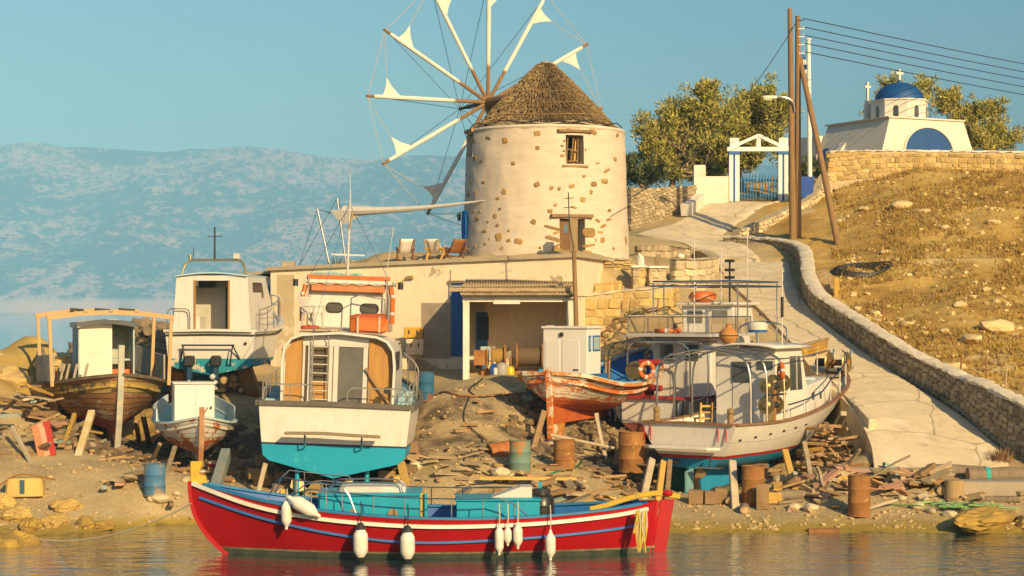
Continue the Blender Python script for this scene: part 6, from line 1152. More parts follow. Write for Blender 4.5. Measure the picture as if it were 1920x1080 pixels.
for k in range(5): MB().bar((1.5 + .3 * k, -1.3 + .1 * k, 1.3), (3.8 + .3 * k, -1.1 + .14 * k, 1.9 + .1 * k), .22, .05).build('loose_board', OLDG, ow)
# ------------------------------------------------------------------ small white boat beside it
sb = thing('wooden_boat', 'small white and light blue wooden boat with a white cabin box, peeling bow', 'boat', at(378, 868, 53.4), mirror_heading(14)); SL = 4.9
sb.location += Vector((-math.sin(R(14)), math.cos(R(14)), 0)) * SL
SW = mat('white_flaking', (.70, .66, .57), (.60, .56, .48), 1.6, .7, bump=.2, bsc=14, peel=(.42, .13, .03), psc=2.4, pth=.56, pw=.03)
SW2 = mat('white_flaking_low', (.62, .56, .48), (.55, .46, .38), 1.6, .7, peel=(.40, .11, .02), psc=2.0, pth=.47, pw=.03)
hs_ = Hull(sb, b=[(0, .05), (.06, .5), (.2, .9), (.45, 1.18), (.7, 1.05), (.87, .62), (1, .04)], zs=[(0, 1.5), (.2, 1.24), (.5, 1.06), (.8, 1.08), (1, 1.28)], zk=[(0, .25), (.8, .2), (1, .1)], xk=[(0, .3), (.9, 4.1), (1, 4.6)], xs=[(0, 0), (1, 4.95)], p=[(0, .8), (.3, .42), (.6, .38), (.85, .55), (1, .9)])
hs_.strakes(lambda k: SW2 if k < 4 else SW, 8, seed=4); hs_.sheer('gunwale', mat('gunwale_pale_blue', (.42, .56, .62), (.55, .58, .54), 2, .6, dirt=.15), .12, .06, off=-.02); hs_.sheer('rubbing_strake', SW, .05, .06, f=lambda t: hs_.hz(t, crv(t, hs_.zs) - .2), off=.02)
hs_.inner(mat('inside_pale_blue', (.25, .46, .54), (.32, .50, .56), 1.5, .6, dirt=.15), .75, dm=mat('boat_floor_blue', (.12, .32, .42), None, 2, .6))
for s_, t0, t1 in ((1, .1, .5), (-1, .1, .62)): MB().grid(lambda u, v: hs_.pt(t0 + (t1 - t0) * u, 1, s_, .0) + Vector((0, 0, .03 + v * .34)), 12, 2).build('bulwark', MATS['gunwale_pale_blue'], sb).modifiers.new('s', 'SOLIDIFY').thickness = .04
MB().sweep([(4.55, 0, .0), (4.8, 0, .5), (4.95, 0, 1.0), (5.02, 0, 1.55)], .1, .14, up=(0, 1, 0)).build('stem', mat('stem_brown', (.34, .13, .04), (.45, .3, .18), 3, .8), sb); MB().prism([(4.6, -.05, .5), (4.5, -.05, .0), (.6, -.05, .0), (.6, -.05, .3)], (0, .1, 0)).build('keel', SW2, sb)
sc_ = MB().box((2.55, -.05, 1.38), (1.0, 1.15, 1.5)).build('cabin', MATS['clean_white'], sb, bevel=.02); MB().box((2.55, -.05, 2.15), (1.1, 1.22, .05)).build('cabin_roof', GEL, sc_, bevel=.01)
for y in (.25, -.34): MB().box((3.06, y, 1.42), (.02, .54, 1.3)).build('cabin_panel', MATS['clean_white'], sc_, bevel=.006)
MB().lathe([(0, -.09), (.07, -.05), (.09, 0), (.07, .05), (0, .09)], 12, (2.7, .5, 2.32)).build('lamp_ball', WHITE, sc_, smooth=True); MB().lathe([(0, 0), (.025, 0), (.025, .1), (0, .1)], 8, (3.08, .42, 1.45), AX['x']).build('door_latch', DARK, sc_); MB().box((3.08, .42, 1.45), (.03, .04, .07)).build('lock', DARK, sc_)
MB().tube([(3.9, -.1, .8), (4.0, .1, 1.25), (4.05, .25, 1.5)], .018, 5).build('anchor_shank', RUST, sb)
# ------------------------------------------------------------------ white cabin boat with outboards
we = thing('cabin_boat', 'white cabin boat with two outboard motors and steel arch, stern to the camera', 'boat', at(395, 703, 61), boat_axes(6))
he = Hull(we, b=[(0, 1.45), (.4, 1.55), (.7, 1.25), (.88, .7), (1, .04)], zs=[(0, 1.40), (.5, 1.5), (1, 2.1)], zk=[(0, 0), (.6, .05), (1, .6)], xk=[(0, 0), (.88, 4.9), (1, 5.5)], xs=[(0, -.1), (1, 6.7)], p=[(0, .5), (1, .8)], chine=([(0, .18), (.6, .3), (1, .5)], [(0, .93), (.6, .85), (1, .5)]))
ze = lambda t: he.hz(t, .52)
he.band('bottom', mat('antifoul_worn', (.02, .28, .36), (.02, .22, .30), 1.6, .7, peel=(.55, .5, .4), psc=3, pth=.55, pw=.05), 0, ze); he.band('topsides', GEL, ze, 1.0); he.sheer('black_strip', DARK, .06, .05, f=lambda t: he.hz(t, crv(t, he.zs) - .14), off=.01, transom=True); he.sheer('gunwale', GEL, .18, .08, off=-.03, transom=True)
he.inner(GEL, lambda t: crv(t, he.zs) - .05, dm=mat('deck_white', (.70, .68, .62), None, 2, .6))
zc0, zc1 = 1.3, 3.16
def cabw(z): return 1.28 - .13 * (z - 1.3) / 1.9
def cwall(sg, par, nm): return MB().prism([(.15, sg * cabw(zc0), zc0), (.15, sg * .546, zc0), (.15, sg * .546, zc1), (.15, sg * cabw(zc1), zc1)], (.08, 0, 0)).build(nm, GEL, par)
ca = cwall(1, we, 'cabin'); cwall(-1, ca, 'aft_wall')
MB().prism([(.15, .546, 3.0), (.15, -.546, 3.0), (.15, -.546, 3.16), (.15, .546, 3.16)], (.08, 0, 0)).build('cabin_header', GEL, ca)
for s_ in (1, -1):
    MB().prism([(.2, s_ * cabw(zc0), zc0), (4.2, s_ * cabw(zc0) * .9, zc0), (3.6, s_ * cabw(2.3) * .92, 2.3), (2.6, s_ * cabw(zc1), zc1), (.2, s_ * cabw(zc1), zc1)], (0, -s_ * .06, 0)).build('cabin_side', GEL, ca); MB().prism([(.7, s_ * (cabw(2.75) + .012), 2.45), (2.3, s_ * (cabw(2.75) + .012), 2.45), (2.0, s_ * (cabw(2.9) + .012), 2.95), (.75, s_ * (cabw(2.9) + .012), 2.95)], (0, -s_ * .03, 0)).build('side_window', GLASS, ca)
    MB().bar((.14, s_ * .56, 1.3), (.14, s_ * .56, 3.02), .05, .05).build('door_frame', PLY, ca)
MB().grid(lambda u, v: Vector((.05 + 2.7 * u, (v - .5) * 2.34, 3.17 + .1 * math.sin(v * math.pi))), 2, 8).build('cabin_roof', mat('roof_pale_blue', (.45, .62, .72), None, 2, .5), ca).modifiers.new('s', 'SOLIDIFY').thickness = .04
MB().box((1.6, .0, 2.0), (.05, 1.9, 1.7)).build('inner_bulkhead', mat('bulkhead', (.55, .52, .44), None, 2, .6), ca); MB().box((1.56, -.1, 2.1), (.03, .04, 1.5)).build('locker_gap', DARK, ca); MB().box((.9, .75, 1.6), (.7, .5, .5)).build('helm_seat', GEL, ca); MB().box((1.5, 0, 2.92), (.06, 1.6, .25)).build('windscreen_strip', GLASS, ca)
MB().box((1.0, 0, 1.32), (1.8, 2.2, .05)).build('cockpit_sole', MATS['bulkhead'], we)
ar = MB().tube(path3([(.4, 1.05, 3.15), (.45, .98, 3.45), (.5, .86, 3.62), (.5, .6, 3.66), (.5, -.6, 3.66), (.5, -.86, 3.62), (.45, -.98, 3.45), (.4, -1.05, 3.15)], 26), .035, 8).build('steel_arch', BRASS, we, smooth=True); MB().tube([(.5, 0.0, 3.66), (.5, .0, 4.72)], [.035, .03], 8).build('mast', DARK, ar); MB().tube([(.5, .25, 4.42), (.5, -.25, 4.42)], .012, 5).build('crosstree', DARK, ar); MB().cbox((.5, -.72, 3.78), (.2, .2, .18), .2).build('radar_box', WHITE, ar); MB().lathe([(0, 0), (.06, 0), (.06, .15), (0, .15)], 8, (.5, .8, 3.68)).build('lamp', BRASS, ar); MB().tube([(.5, .7, 3.66), (.5, .7, 4.05)], .012, 5).build('short_aerial', DARK, ar)
for s_ in (1, -1):
    T = np.linspace(.12, .95, 14); P = [he.pt(float(t), 1, s_, -.08) for t in T]; top = [p + Vector((0, 0, .55 + .35 * (1 - abs(i - 6) / 8))) for i, p in enumerate(P)]; rail(we, top, [(P[i], top[i]) for i in range(0, 14, 2)], .02, name='bow_rail'); rail(we, [p + Vector((0, 0, .38)) for p in P], [], .014, name='lower_rail')
rail(we, path3([(.0, 1.4, 1.42), (.0, 1.38, 2.05), (.0, .95, 2.1), (.0, .72, 2.05), (.0, .68, 1.42)], 16), [], .02, name='stern_rail')
MB().tube([(-.35, .85, .95), (-.35, -.85, .95)], .03, 6).build('bracket_bar', DARK, we)
for s_ in (1, -1): MB().tube([(-.05, s_ * .95, .5), (-.35, s_ * .8, .95), (-.4, s_ * .75, .5), (-.05, s_ * .65, .3)], .028, 6).build('bracket_strut', DARK, we)
MB().lathe([(.03, 0), (.05, 0), (.05, .03), (.03, .03)], 10, (-.12, -1.15, 1.0), AX['x']).build('vent_ring', DARK, we); MB().lathe([(0, 0), (.05, 0), (.05, .03), (0, .03)], 10, (-.05, .05, .32), AX['x']).build('drain_plug', WHITE, we)
for k, y in enumerate((.6, -.25)):
    mo = thing('outboard_motor', 'small outboard motor on the stern of the cabin boat, %s one' % ('left' if y > 0 else 'right'), 'outboard motor', (Matrix.LocRotScale(we.location, we.rotation_euler.to_quaternion(), None) @ Vector((-.32, y, -.1))), boat_axes(6))
    MB().cbox((0, 0, .55), (.36, .3, .34), .3, .04).build('cowling', DARK, mo); MB().cbox((.02, 0, .2), (.18, .14, .5), .2).build('leg', mat('motor_blue', (.02, .06, .12), None, 3, .5), mo); MB().prism([(-.14, -.02, -.42), (.1, -.02, -.42), (.12, -.02, .0), (-.06, -.02, .0)], (0, .04, 0)).build('fin', MATS['motor_blue'], mo); MB().lathe([(0, -.12), (.05, -.08), (.05, .1), (0, .14)], 8, (-.1, 0, -.2), AX['x']).build('gear_case', DARK, mo)
    for a in (0, 120, 240): d = Vector((0, math.cos(R(a)), math.sin(R(a)))); e = Vector((.3, -d.z, d.y)).normalized(); MB().prism([Vector((-.22, 0, -.2)) + d * q + e * w for q, w in ((.04, .03), (.14, .07), (.17, 0), (.14, -.07), (.04, -.03))], (-.012, 0, 0)).build('propeller_blade', WHITE, mo)
# brown dinghy behind the net winch boat
bd_ = thing('wooden_boat', 'golden brown bare wooden hull tip behind the white wheelhouse', 'boat', at(1470, 700, 64.2), boat_axes(74)); bd_.rotation_euler = (R(-6), R(-4), R(boat_axes(74)))
hd = Hull(bd_, b=[(0, .5), (.3, .9), (.6, .85), (.85, .5), (1, .03)], zs=[(0, .85), (.5, .8), (1, 1.05)], zk=[(0, .1), (.8, .1), (1, .3)], xk=[(0, -2), (.85, 1.2), (1, 1.5)], xs=[(0, -2), (1, 1.75)], p=[(0, .5), (.6, .5), (1, .8)])
hd.strakes(lambda k: mat('golden_hull', (.44, .26, .05), (.30, .17, .04), 2, .6, bump=.4, bsc=10, peel=(.50, .36, .12), psc=3, pth=.55, pw=.08), 6); hd.sheer('gunwale', WOODG, .1, .06); hd.inner(WOODD, .4, dm=WOODG)
# ------------------------------------------------------------------ trees and plants
LEAF = [mat('tamarisk_light', (.43, .40, .08), (.50, .41, .095), .8, .8), mat('tamarisk_mid', (.29, .30, .06), (.34, .29, .075), .8, .8), mat('tamarisk_dark', (.085, .115, .035), (.10, .115, .04), .8, .85)]
BARK = mat('grey_bark', (.26, .20, .13), (.18, .13, .085), 3, .95, bump=.8, bsc=8, stretch=(3, 3, .8))
def tree(label, base, clumps, Y, trunks, n=950, seed=1, leafs=LEAF, spray=.34, name='tamarisk_tree', dz=1.2):
    r = random.Random(seed); root = thing(name, label, 'tree' if 'tree' in name else 'shrub', base)
    mt = MB(); C = []
    for px, py, rad in clumps:
        for k in range(2):
            c = at(px + r.uniform(-5, 5), py + r.uniform(-5, 5), Y + r.uniform(-dz, dz) * (1 if k else .4)) - base; C.append((c, rad / FPX * Y * r.uniform(.85, 1.15)))
    for tx in trunks:
        t0 = Vector((tx, r.uniform(-.2, .2), -.3)); near = [c for c in C if abs(c[0].x - tx) < 2.8] or C
        fork = t0 + Vector((r.uniform(-.3, .3), 0, min(c[0].z for c in near) * .6 + .6))
        mt.tube(path3([t0, t0.lerp(fork, .5) + Vector((r.uniform(-.2, .2), 0, 0)), fork], 6), [.24, .22, .2, .18, .17, .15], 8)
        for c, rr in near:
            m1 = fork.lerp(c, .5) + Vector((r.uniform(-.3, .3), r.uniform(-.3, .3), r.uniform(-.1, .3))); mt.tube(path3([fork, m1, c], 6), [.10, .08, .065, .05, .035, .015], 5)
            for _ in range(5): e = c + Vector((r.gauss(0, 1), r.gauss(0, 1), r.gauss(0, 1))) * rr * .5; mt.tube([m1.lerp(c, r.uniform(.3, 1)), e], [.022, .008], 3)
    mt.build('trunk', BARK, root, smooth=True)
    L = [MB(), MB(), MB()]
    for c, rr in C:
        subs = [(c + Vector((r.gauss(0, .5), r.gauss(0, .5), r.gauss(0, .42))) * rr, rr * r.uniform(.25, .5)) for _ in range(11)]
        for _ in range(n):
            s, sr = r.choice(subs); d = Vector((r.gauss(0, 1), r.gauss(0, 1), r.gauss(0, .8))).normalized(); p = s + d * sr * r.random() ** .5
            q = r.random(); k = 0 if q < .42 else 1 if q < .8 else 2
            g = (d * .5 + Vector((r.gauss(0, .5), r.gauss(0, .5), .55 + r.gauss(0, .4)))).normalized(); a, b = frame(g, Vector((r.gauss(0, 1), r.gauss(0, 1), r.gauss(0, 1))).normalized()); ln = spray * r.uniform(.5, 1.1)
            w = ln * r.uniform(.10, .2)
            L[k].add([p - a * w, p + g * ln * .5 - b * w * .6, p + g * ln, p + g * ln * .5 + a * w * 1.2], [(0, 1, 2, 3)])
    cr = None
    for mb, m, nm in zip(L, leafs, ('crown', 'crown_mid', 'crown_dark')):
        o = mb.build(nm, m, cr or root, **({'kind': 'stuff'})); cr = cr or o
    return root
b = at(1290, 350, 101); b.z = G(b.x, b.y)
tree('broad olive green tamarisk tree left of the white gate, nearest the windmill', b, [(1222, 245, 36), (1258, 218, 38), (1298, 215, 36), (1328, 178, 20), (1335, 228, 36), (1268, 272, 38), (1315, 272, 38), (1218, 285, 26), (1290, 245, 38), (1245, 300, 22), (1345, 300, 24), (1240, 262, 34), (1350, 258, 34), (1330, 200, 22), (1228, 312, 26), (1262, 318, 26), (1295, 310, 26), (1325, 318, 22), (1350, 318, 20)], 101, (-.6, .9), seed=2)
b = at(1395, 350, 102); b.z = G(b.x, b.y)
tree('tall tamarisk tree directly behind the white gate pediment', b, [(1372, 222, 34), (1405, 222, 38), (1430, 182, 22), (1440, 225, 40), (1465, 205, 22), (1400, 262, 34), (1448, 262, 32), (1395, 192, 20), (1375, 262, 32), (1370, 298, 18), (1418, 205, 28), (1408, 305, 16), (1385, 240, 34), (1425, 250, 34)], 102, (0,), seed=3)
GREEN = [mat('shrub_light', (.10, .12, .03), (.13, .13, .04), 1, .8), mat('shrub_mid', (.06, .085, .025), None, 1, .8), mat('shrub_dark', (.03, .05, .02), None, 1, .85)]
b = at(1200, 352, 99.5); b.z = G(b.x, b.y); tree('dark green bush between the windmill and the tamarisk tree', b, [(1188, 312, 22), (1205, 330, 22), (1228, 325, 20), (1190, 338, 20)], 99.5, (0,), n=400, seed=4, leafs=GREEN, name='green_shrub', dz=.6)
b = at(1520, 330, 100); b.z = G(b.x, b.y); tree('dark shrub behind the flagpole and the blue bin', b, [(1503, 318, 14), (1522, 312, 16), (1540, 325, 14)], 100.5, (0,), n=300, seed=5, leafs=GREEN, name='green_shrub', dz=.5)
b = at(1690, 250, 112); b.z = G(b.x, b.y); tree('feathery tree behind the left side of the church dome', b, [(1672, 162, 20), (1648, 200, 15), (1735, 158, 16), (1690, 180, 22), (1715, 175, 20)], 112, (0,), n=420, seed=6)
b = at(1830, 262, 109); b.z = G(b.x, b.y); tree('spreading olive green tree to the right of the church', b, [(1770, 190, 26), (1790, 205, 26), (1815, 215, 24), (1840, 210, 24), (1850, 245, 32), (1875, 250, 30), (1830, 255, 28), (1890, 268, 24), (1855, 272, 28), (1780, 180, 18), (1862, 205, 14)], 109, (-.6, .8), n=520, seed=7)
# dry grass and stones on the hill: too many to count
r = random.Random(11); gm = [MB(), MB(), MB()]; cnt = 0
def in_hill(x, y): return y > 58.5 and x > np.interp(y, [54, 56.4, 58.8, 62, 65.8, 70.5, 76, 81, 98], [16.2, 14.5, 13.8, 13.0, 12.5, 12.3, 12.5, 13.0, 16.0]) + .5 and x < y * .33 + 2
while cnt < 17000:
    x, y = r.uniform(12, 34), r.uniform(58, 98) 
    if not in_hill(x, y): continue
    cnt += 1
    if mnoise.noise(Vector((x * .35, y * .35, 1))) < -.12 and r.random() < .85: continue
    z = G(x, y)
    for k in range(4):
        a = r.uniform(0, 6.28); h = r.uniform(.06, .22) * (1.3 if y > 75 else 1); d = Vector((math.cos(a), math.sin(a), 0)); p = Vector((x, y, z - .02)) + d * r.uniform(0, .1); w = Vector((-d.y, d.x, 0)) * r.uniform(.012, .03)
        gm[cnt % 3].add([p - w, p + w, p + d * h * .6 + Vector((0, 0, h))], [(0, 1, 2)])
for q, c in zip(gm, ((.40, .25, .05), (.28, .16, .035), (.52, .36, .09))): q.build('dry_grass', mat('dry_grass%.2f' % c[0], c, None, 1, .9), None, kind='stuff')
def scatter(name, n, region, sz, m, seed, flat=.6, sink=.3):
    r = random.Random(seed); mb = MB(); base = [MB().cbox((0, 0, 0), (1, 1, flat), .4, .3, r=r) for _ in range(8)]; k = 0
    while k < n:
        p = region(r)
        if p is None: continue
        x, y = p; k += 1; b_ = r.choice(base); s = sz[0] + (sz[1] - sz[0]) * r.random() ** 3; Mx = Matrix.Rotation(r.uniform(0, 6.28), 3, 'Z') @ Matrix.Rotation(r.uniform(-.4, .4), 3, 'X'); c = Vector((x, y, G(x, y) + s * flat * (.5 - sink)))
        mb.add([c + Mx @ Vector(v) * s for v in b_.v], b_.f)
    return mb.build(name, m, None, kind='stuff')
PEB = mat('pebbles', (.55, .40, .20), (.35, .245, .12), 3.5, .95); HST = mat('hill_stones', (.70, .53, .27), (.56, .40, .18), 1.2, .95)
def rg_hill(r):
    x, y = r.uniform(12, 31), r.uniform(58, 98); return (x, y) if in_hill(x, y) and mnoise.noise(Vector((x * .25, y * .25, 5))) > r.uniform(-.5, .35) else None
def rg_beach(r):
    x, y = r.uniform(-15, 16), 48.3 + 14 * r.random() ** 1.5; return (x, y) if G(x, y) > .05 and x < 9 + (58 - y) * .6 and mnoise.noise(Vector((x * .6, y * .6, 9))) > r.uniform(-.6, .3) else None
def rg_slope(r):
    x, y = r.uniform(2.5, 9.5), r.uniform(61.5, 67.3); return (x, y)
scatter('hill_stones', 1300, rg_hill, (.03, .26), HST, 21); scatter('beach_gravel', 5500, rg_beach, (.02, .13), PEB, 22); scatter('rubble', 700, rg_slope, (.06, .4), PEB, 23)
def rg_left(r):
    x, y = r.uniform(-15.5, -9.5), r.uniform(64, 71); return (x, y)
scatter('shore_rubble', 900, rg_left, (.12, .65), mat('dark_rubble', (.30, .22, .13), (.20, .15, .09), .8, .95), 24)
def rg_under(r):
    q = r.random(); x, y = (r.uniform(-14, -8.3), r.uniform(55, 60)) if q < .4 else (r.uniform(-8, -2.5), r.uniform(54, 58)) if q < .55 else (r.uniform(0, 9.3), r.uniform(54.3, 61)); return (x, y)
scatter('yard_litter', 1500, rg_under, (.06, .42), mat('dark_litter', (.20, .14, .085), (.11, .08, .05), 1.5, .95), 25)
# a few green tufts
r = random.Random(5)
for k, (px, py, lab, nm) in enumerate(((1150, 598, 'green weed growing at the foot of the ochre retaining wall', 'weed'), (1195, 600, 'darker green weed by the log pile below the retaining wall', 'weed'), (1785, 748, 'small green weed at the foot of the road wall', 'weed'), (1830, 770, 'reddish dry weed at the foot of the road wall', 'weed'), (1880, 865, 'brown dry bush at the lower end of the road wall', 'weed'), (640, 497, 'pair of spiky plants on the roof edge left of the mast', 'plant'))):
    p = gp(px, py) if k < 5 else at(630, 508, 71.5); t = thing('weed' if k < 5 else 'agave_plant', lab, nm, p); mb = MB()
    for _ in range(160 if k < 5 else 14):
        a = r.uniform(0, 6.28); d = Vector((math.cos(a), math.sin(a), 0)); q = d * r.uniform(0, .45 if k < 5 else .25); h = r.uniform(.1, .4) if k < 5 else r.uniform(.4, .7); w = Vector((-d.y, d.x, 0)) * (.02 if k < 5 else .05); mb.add([q - w, q + w, q + d * h * .4 + Vector((0, 0, h))], [(0, 1, 2)])
    mb.build('leaves', GREEN[0] if k in (0, 1, 2, 5) else mat('dry_weed', (.20, .10, .05), (.26, .15, .07), 2, .9), t)
# ------------------------------------------------------------------ drums, props, timber, rocks
def oil_drum(px, py, lab, m, w=40, h=76, Y=None, tilt=0):
    p = at(px, py, Y) if Y else gp(px, py); s = max(.9, w / FPX * p.y / .58); r_ = .29 * s; H = .88 * s * (h / w) / 1.55
    t = thing('oil_drum', lab, 'drum', p, U(0, 90), 'oil drums in the boatyard'); t.rotation_euler = (0, R(tilt), R(20)) if tilt else t.rotation_euler
    MB().lathe([(r_, 0), (r_, H * .31), (r_ * 1.05, H * .33), (r_ * 1.05, H * .345), (r_, H * .365), (r_, H * .64), (r_ * 1.05, H * .66), (r_ * 1.05, H * .675), (r_, H * .695), (r_, H * .985)], 24).build('body', m, t, smooth=True)
    MB().lathe([(r_ * 1.04, H * .97), (r_ * 1.05, H), (r_ * .96, H), (r_ * .95, H * .975), (0, H * .975)], 24).build('rim', m, t, smooth=True); MB().lathe([(r_ * 1.04, .0), (r_ * 1.05, .03), (r_ * .98, .04)], 24).build('base_rim', RUST, t); MB().lathe([(.04, H * .97), (.04, H), (0, H)], 8, (r_ * .5, 0, 0)).build('bung', RUST, t)
    return t
DBL = mat('drum_blue', (.03, .14, .30), (.10, .20, .30), 2, .7, peel=(.30, .22, .14), psc=2.6, pth=.52, pw=.06); DGR = mat('drum_green', (.16, .22, .16), (.10, .24, .22), 1.8, .8, peel=(.36, .17, .05), psc=2.4, pth=.50, pw=.08); DBR = mat('drum_rusty_blue', (.02, .09, .20), (.02, .14, .22), 2, .8, peel=(.22, .08, .04), psc=2, pth=.53); DDG = mat('drum_dark_green', (.01, .10, .04), None, 2, .6); DRU = mat('drum_rust', (.22, .085, .025), (.36, .17, .04), 3.0, .9, bump=.5, bsc=20, dirt=.5, streak=.6, scol=(.08, .04, .02), peel=(.46, .31, .08), psc=4.5, pth=.60, pw=.06)
oil_drum(290, 934, 'dented blue and bare metal oil drum on the left beach', DBL, 40, 62); oil_drum(1611, 969, 'rusty brown oil drum standing alone on the right shore', DRU, 42, 78); oil_drum(798, 752, 'dark blue and rust coloured drum right of the big cruiser', DBR, 32, 56); oil_drum(975, 890, 'pale green rusting oil drum in front of the orange boat', DGR, 40, 64)
oil_drum(1058, 880, 'orange rusted drum under the sternpost of the orange boat', DRU, 40, 56); oil_drum(1412, 946, 'yellow brown rusty drum under the white fishing boat', DRU, 42, 74); oil_drum(1185, 885, 'dark brown drum in the shade left of the white fishing boat', DRU, 50, 78, Y=54.5); oil_drum(1278, 926, 'dark green drum in the shade behind the fishing boat rudder', DDG, 36, 56, Y=54.6)
oil_drum(918, 852, 'orange drum lying behind the pale green drum', mat('drum_orange', (.45, .14, .03), (.3, .1, .03), 2, .7), 30, 40, tilt=80)
# timber props
W1, W2, W3 = WOODY, mat('pale_prop', (.50, .42, .29), (.38, .30, .19), 3, .85, bump=.4, bsc=14, rnd=.15), WOODD
def prop(pt_, pb, Y, lab, w=.16, m=W1, Yb=None):
    b = gp(*pb) if Yb is None else at(pb[0], pb[1], Yb); prop_stick(at(pt_[0], pt_[1], Y), b, lab, w, m)
prop((1222, 862), (1205, 936), 53.2, 'pale yellow leaning prop, outermost of three under the fishing boat stern', .19, W2); prop((1243, 866), (1233, 938), 53.4, 'middle timber prop of three under the fishing boat stern', .17, W1); prop((1256, 866), (1250, 940), 53.6, 'dark rightmost timber prop of three under the fishing boat stern', .17, W3)
prop((1373, 866), (1379, 956), 52.4, 'weathered prop with blue paint under the near stern corner', .2, W2); prop((1472, 845), (1492, 922), 54.3, 'brown timber prop under the middle of the white fishing boat', .17, W1); prop((1508, 832), (1520, 892), 56.5, 'pale timber prop under the bow of the white fishing boat', .17, W2)
prop((1168, 806), (1152, 882), 58.6, 'round dark prop under the striped stern of the red railed boat', .2, W3); prop((1118, 775), (1136, 858), 58.2, 'thin weathered prop under the right side of the orange boat', .13, W2); prop((1020, 772), (998, 845), 57.2, 'dark timber prop under the left side of the orange boat', .17, W3); prop((1032, 815), (1156, 838), 57.0, 'long pale stick lying slanted across the orange boat sternpost', .08, W2, 57.6)
prop((172, 772), (146, 855), 55.9, 'prop painted white with a blue tip under the derelict boat', .2, mat('white_prop_paint', (.66, .58, .42), (.5, .36, .12), 2, .8)); prop((140, 778), (118, 840), 56.6, 'yellow timber prop under the left side of the derelict boat', .16, W1); prop((268, 778), (282, 838), 56.5, 'dark prop under the right side of the derelict boat', .14, W3); prop((255, 790), (262, 832), 57.5, 'short dark prop behind the derelict boat stem', .13, W3)
prop((498, 868), (482, 930), 52.2, 'white painted prop under the left corner of the big cruiser', .13, W2); prop((752, 868), (768, 935), 52.2, 'yellow plank prop under the right corner of the big cruiser', .22, W1); prop((424, 850), (402, 920), 54.2, 'thick blue stained beam leaning right of the small white boat', .34, mat('blue_stained_beam', (.12, .20, .25), (.28, .24, .17), 1.5, .9, bump=.5, bsc=12, stretch=(1, 1, .3))); prop((328, 838), (312, 886), 54.0, 'grey prop, right one of a pair under the small white boat', .13, WOODG); prop((300, 832), (282, 868), 54.3, 'grey prop, left one of a pair under the small white boat', .12, WOODG)
prop((455, 680), (478, 742), 61.5, 'wide brown board propping the cabin boat on the right', .45, mat('brown_board', (.30, .16, .05), (.22, .12, .04), 2, .8, bump=.4, bsc=12)); prop((335, 690), (330, 742), 61.8, 'wide brown board propping the cabin boat on the left', .42, MATS['brown_board'])
# blocks under hulls
def block(px, py, sz, lab, m, Y=None, rz=0, z=None, name='timber_block', cat='block', grp=None):
    p = at(px, py, Y) if Y else gp(px, py); p.z = G(p.x, p.y) + (z or 0)
    t = thing(name, lab, cat, p, rz, grp); MB().cbox((0, 0, sz[2] / 2), sz, .06, .05).build('piece', m, t); return t
BRN = mat('block_brown', (.29, .185, .09), (.19, .12, .06), 2, .9, bump=.4, bsc=12, rnd=.25)
TB = []
for x in (-7.0, -6.4, -5.7, -4.9, -4.2, -3.5, -2.9):
    z = 0
    for j in range(3 if x in (-6.4, -2.9, -3.5, -7.0) else 2):
        h = U(.2, .34); y = 53.3 + U(0, .9) + (1.2 if -6 < x < -4 else 0); t = thing('timber_block', 'brown timber block stacked under the big cruiser stern', 'block', (x + U(-.12, .12), y, G(x, y) + z - .02), U(-15, 15), 'timber blocks under the big cruiser'); TB.append((t, x, y, z, '')); MB().cbox((0, 0, h / 2), (U(.4, .62), U(.4, .6), h), .06, .05).build('piece', BRN, t); z += h * .97
for o, x, y, z, c in TB: o['label'] = '%s brown timber block, %s under the big cruiser stern' % ('lowest' if z < .05 else 'upper' if z < .4 else 'topmost', {-7: 'far left pile', -6: 'left pile', -5: 'second pile from left', -4: 'right pile', -3: 'far right pile'}.get(round(x), 'pile') + (' front' if y < 53.8 else ' back'))
for k, (px, py) in enumerate(((1305, 945), (1330, 945), (1350, 944))): block(px, py, (U(.3, .42), .4, U(.3, .4)), 'squared timber end under the fishing boat keel, ' + ('lower left one', 'lower middle one', 'lower right one', 'upper left one', 'upper right one')[k], BRN, None, U(-10, 10), (.34 if py < 940 else 0), grp='timber ends under the fishing boat keel')
block(1430, 956, (.34, .1, .68), 'upright brown plank leaning on the yellow brown drum', BRN); block(1448, 945, (.45, .35, .3), 'square ochre block right of the yellow brown drum', WOODY)
for k in range(14):
    x, y = 6.9 + .55 * (k % 4) * .6, 54.6 + (k // 4) * .3; z = G(x, y) + .14 * (k // 4) ; t = thing('timber_block', 'short squared timber in the crib under the fishing boat', 'block', (x, y, z), U(-8, 8), 'crib of timbers under the fishing boat'); MB().cbox((0, 0, .08), (U(.35, .5), .3, .15), .1, .05).build('piece', BRN, t)
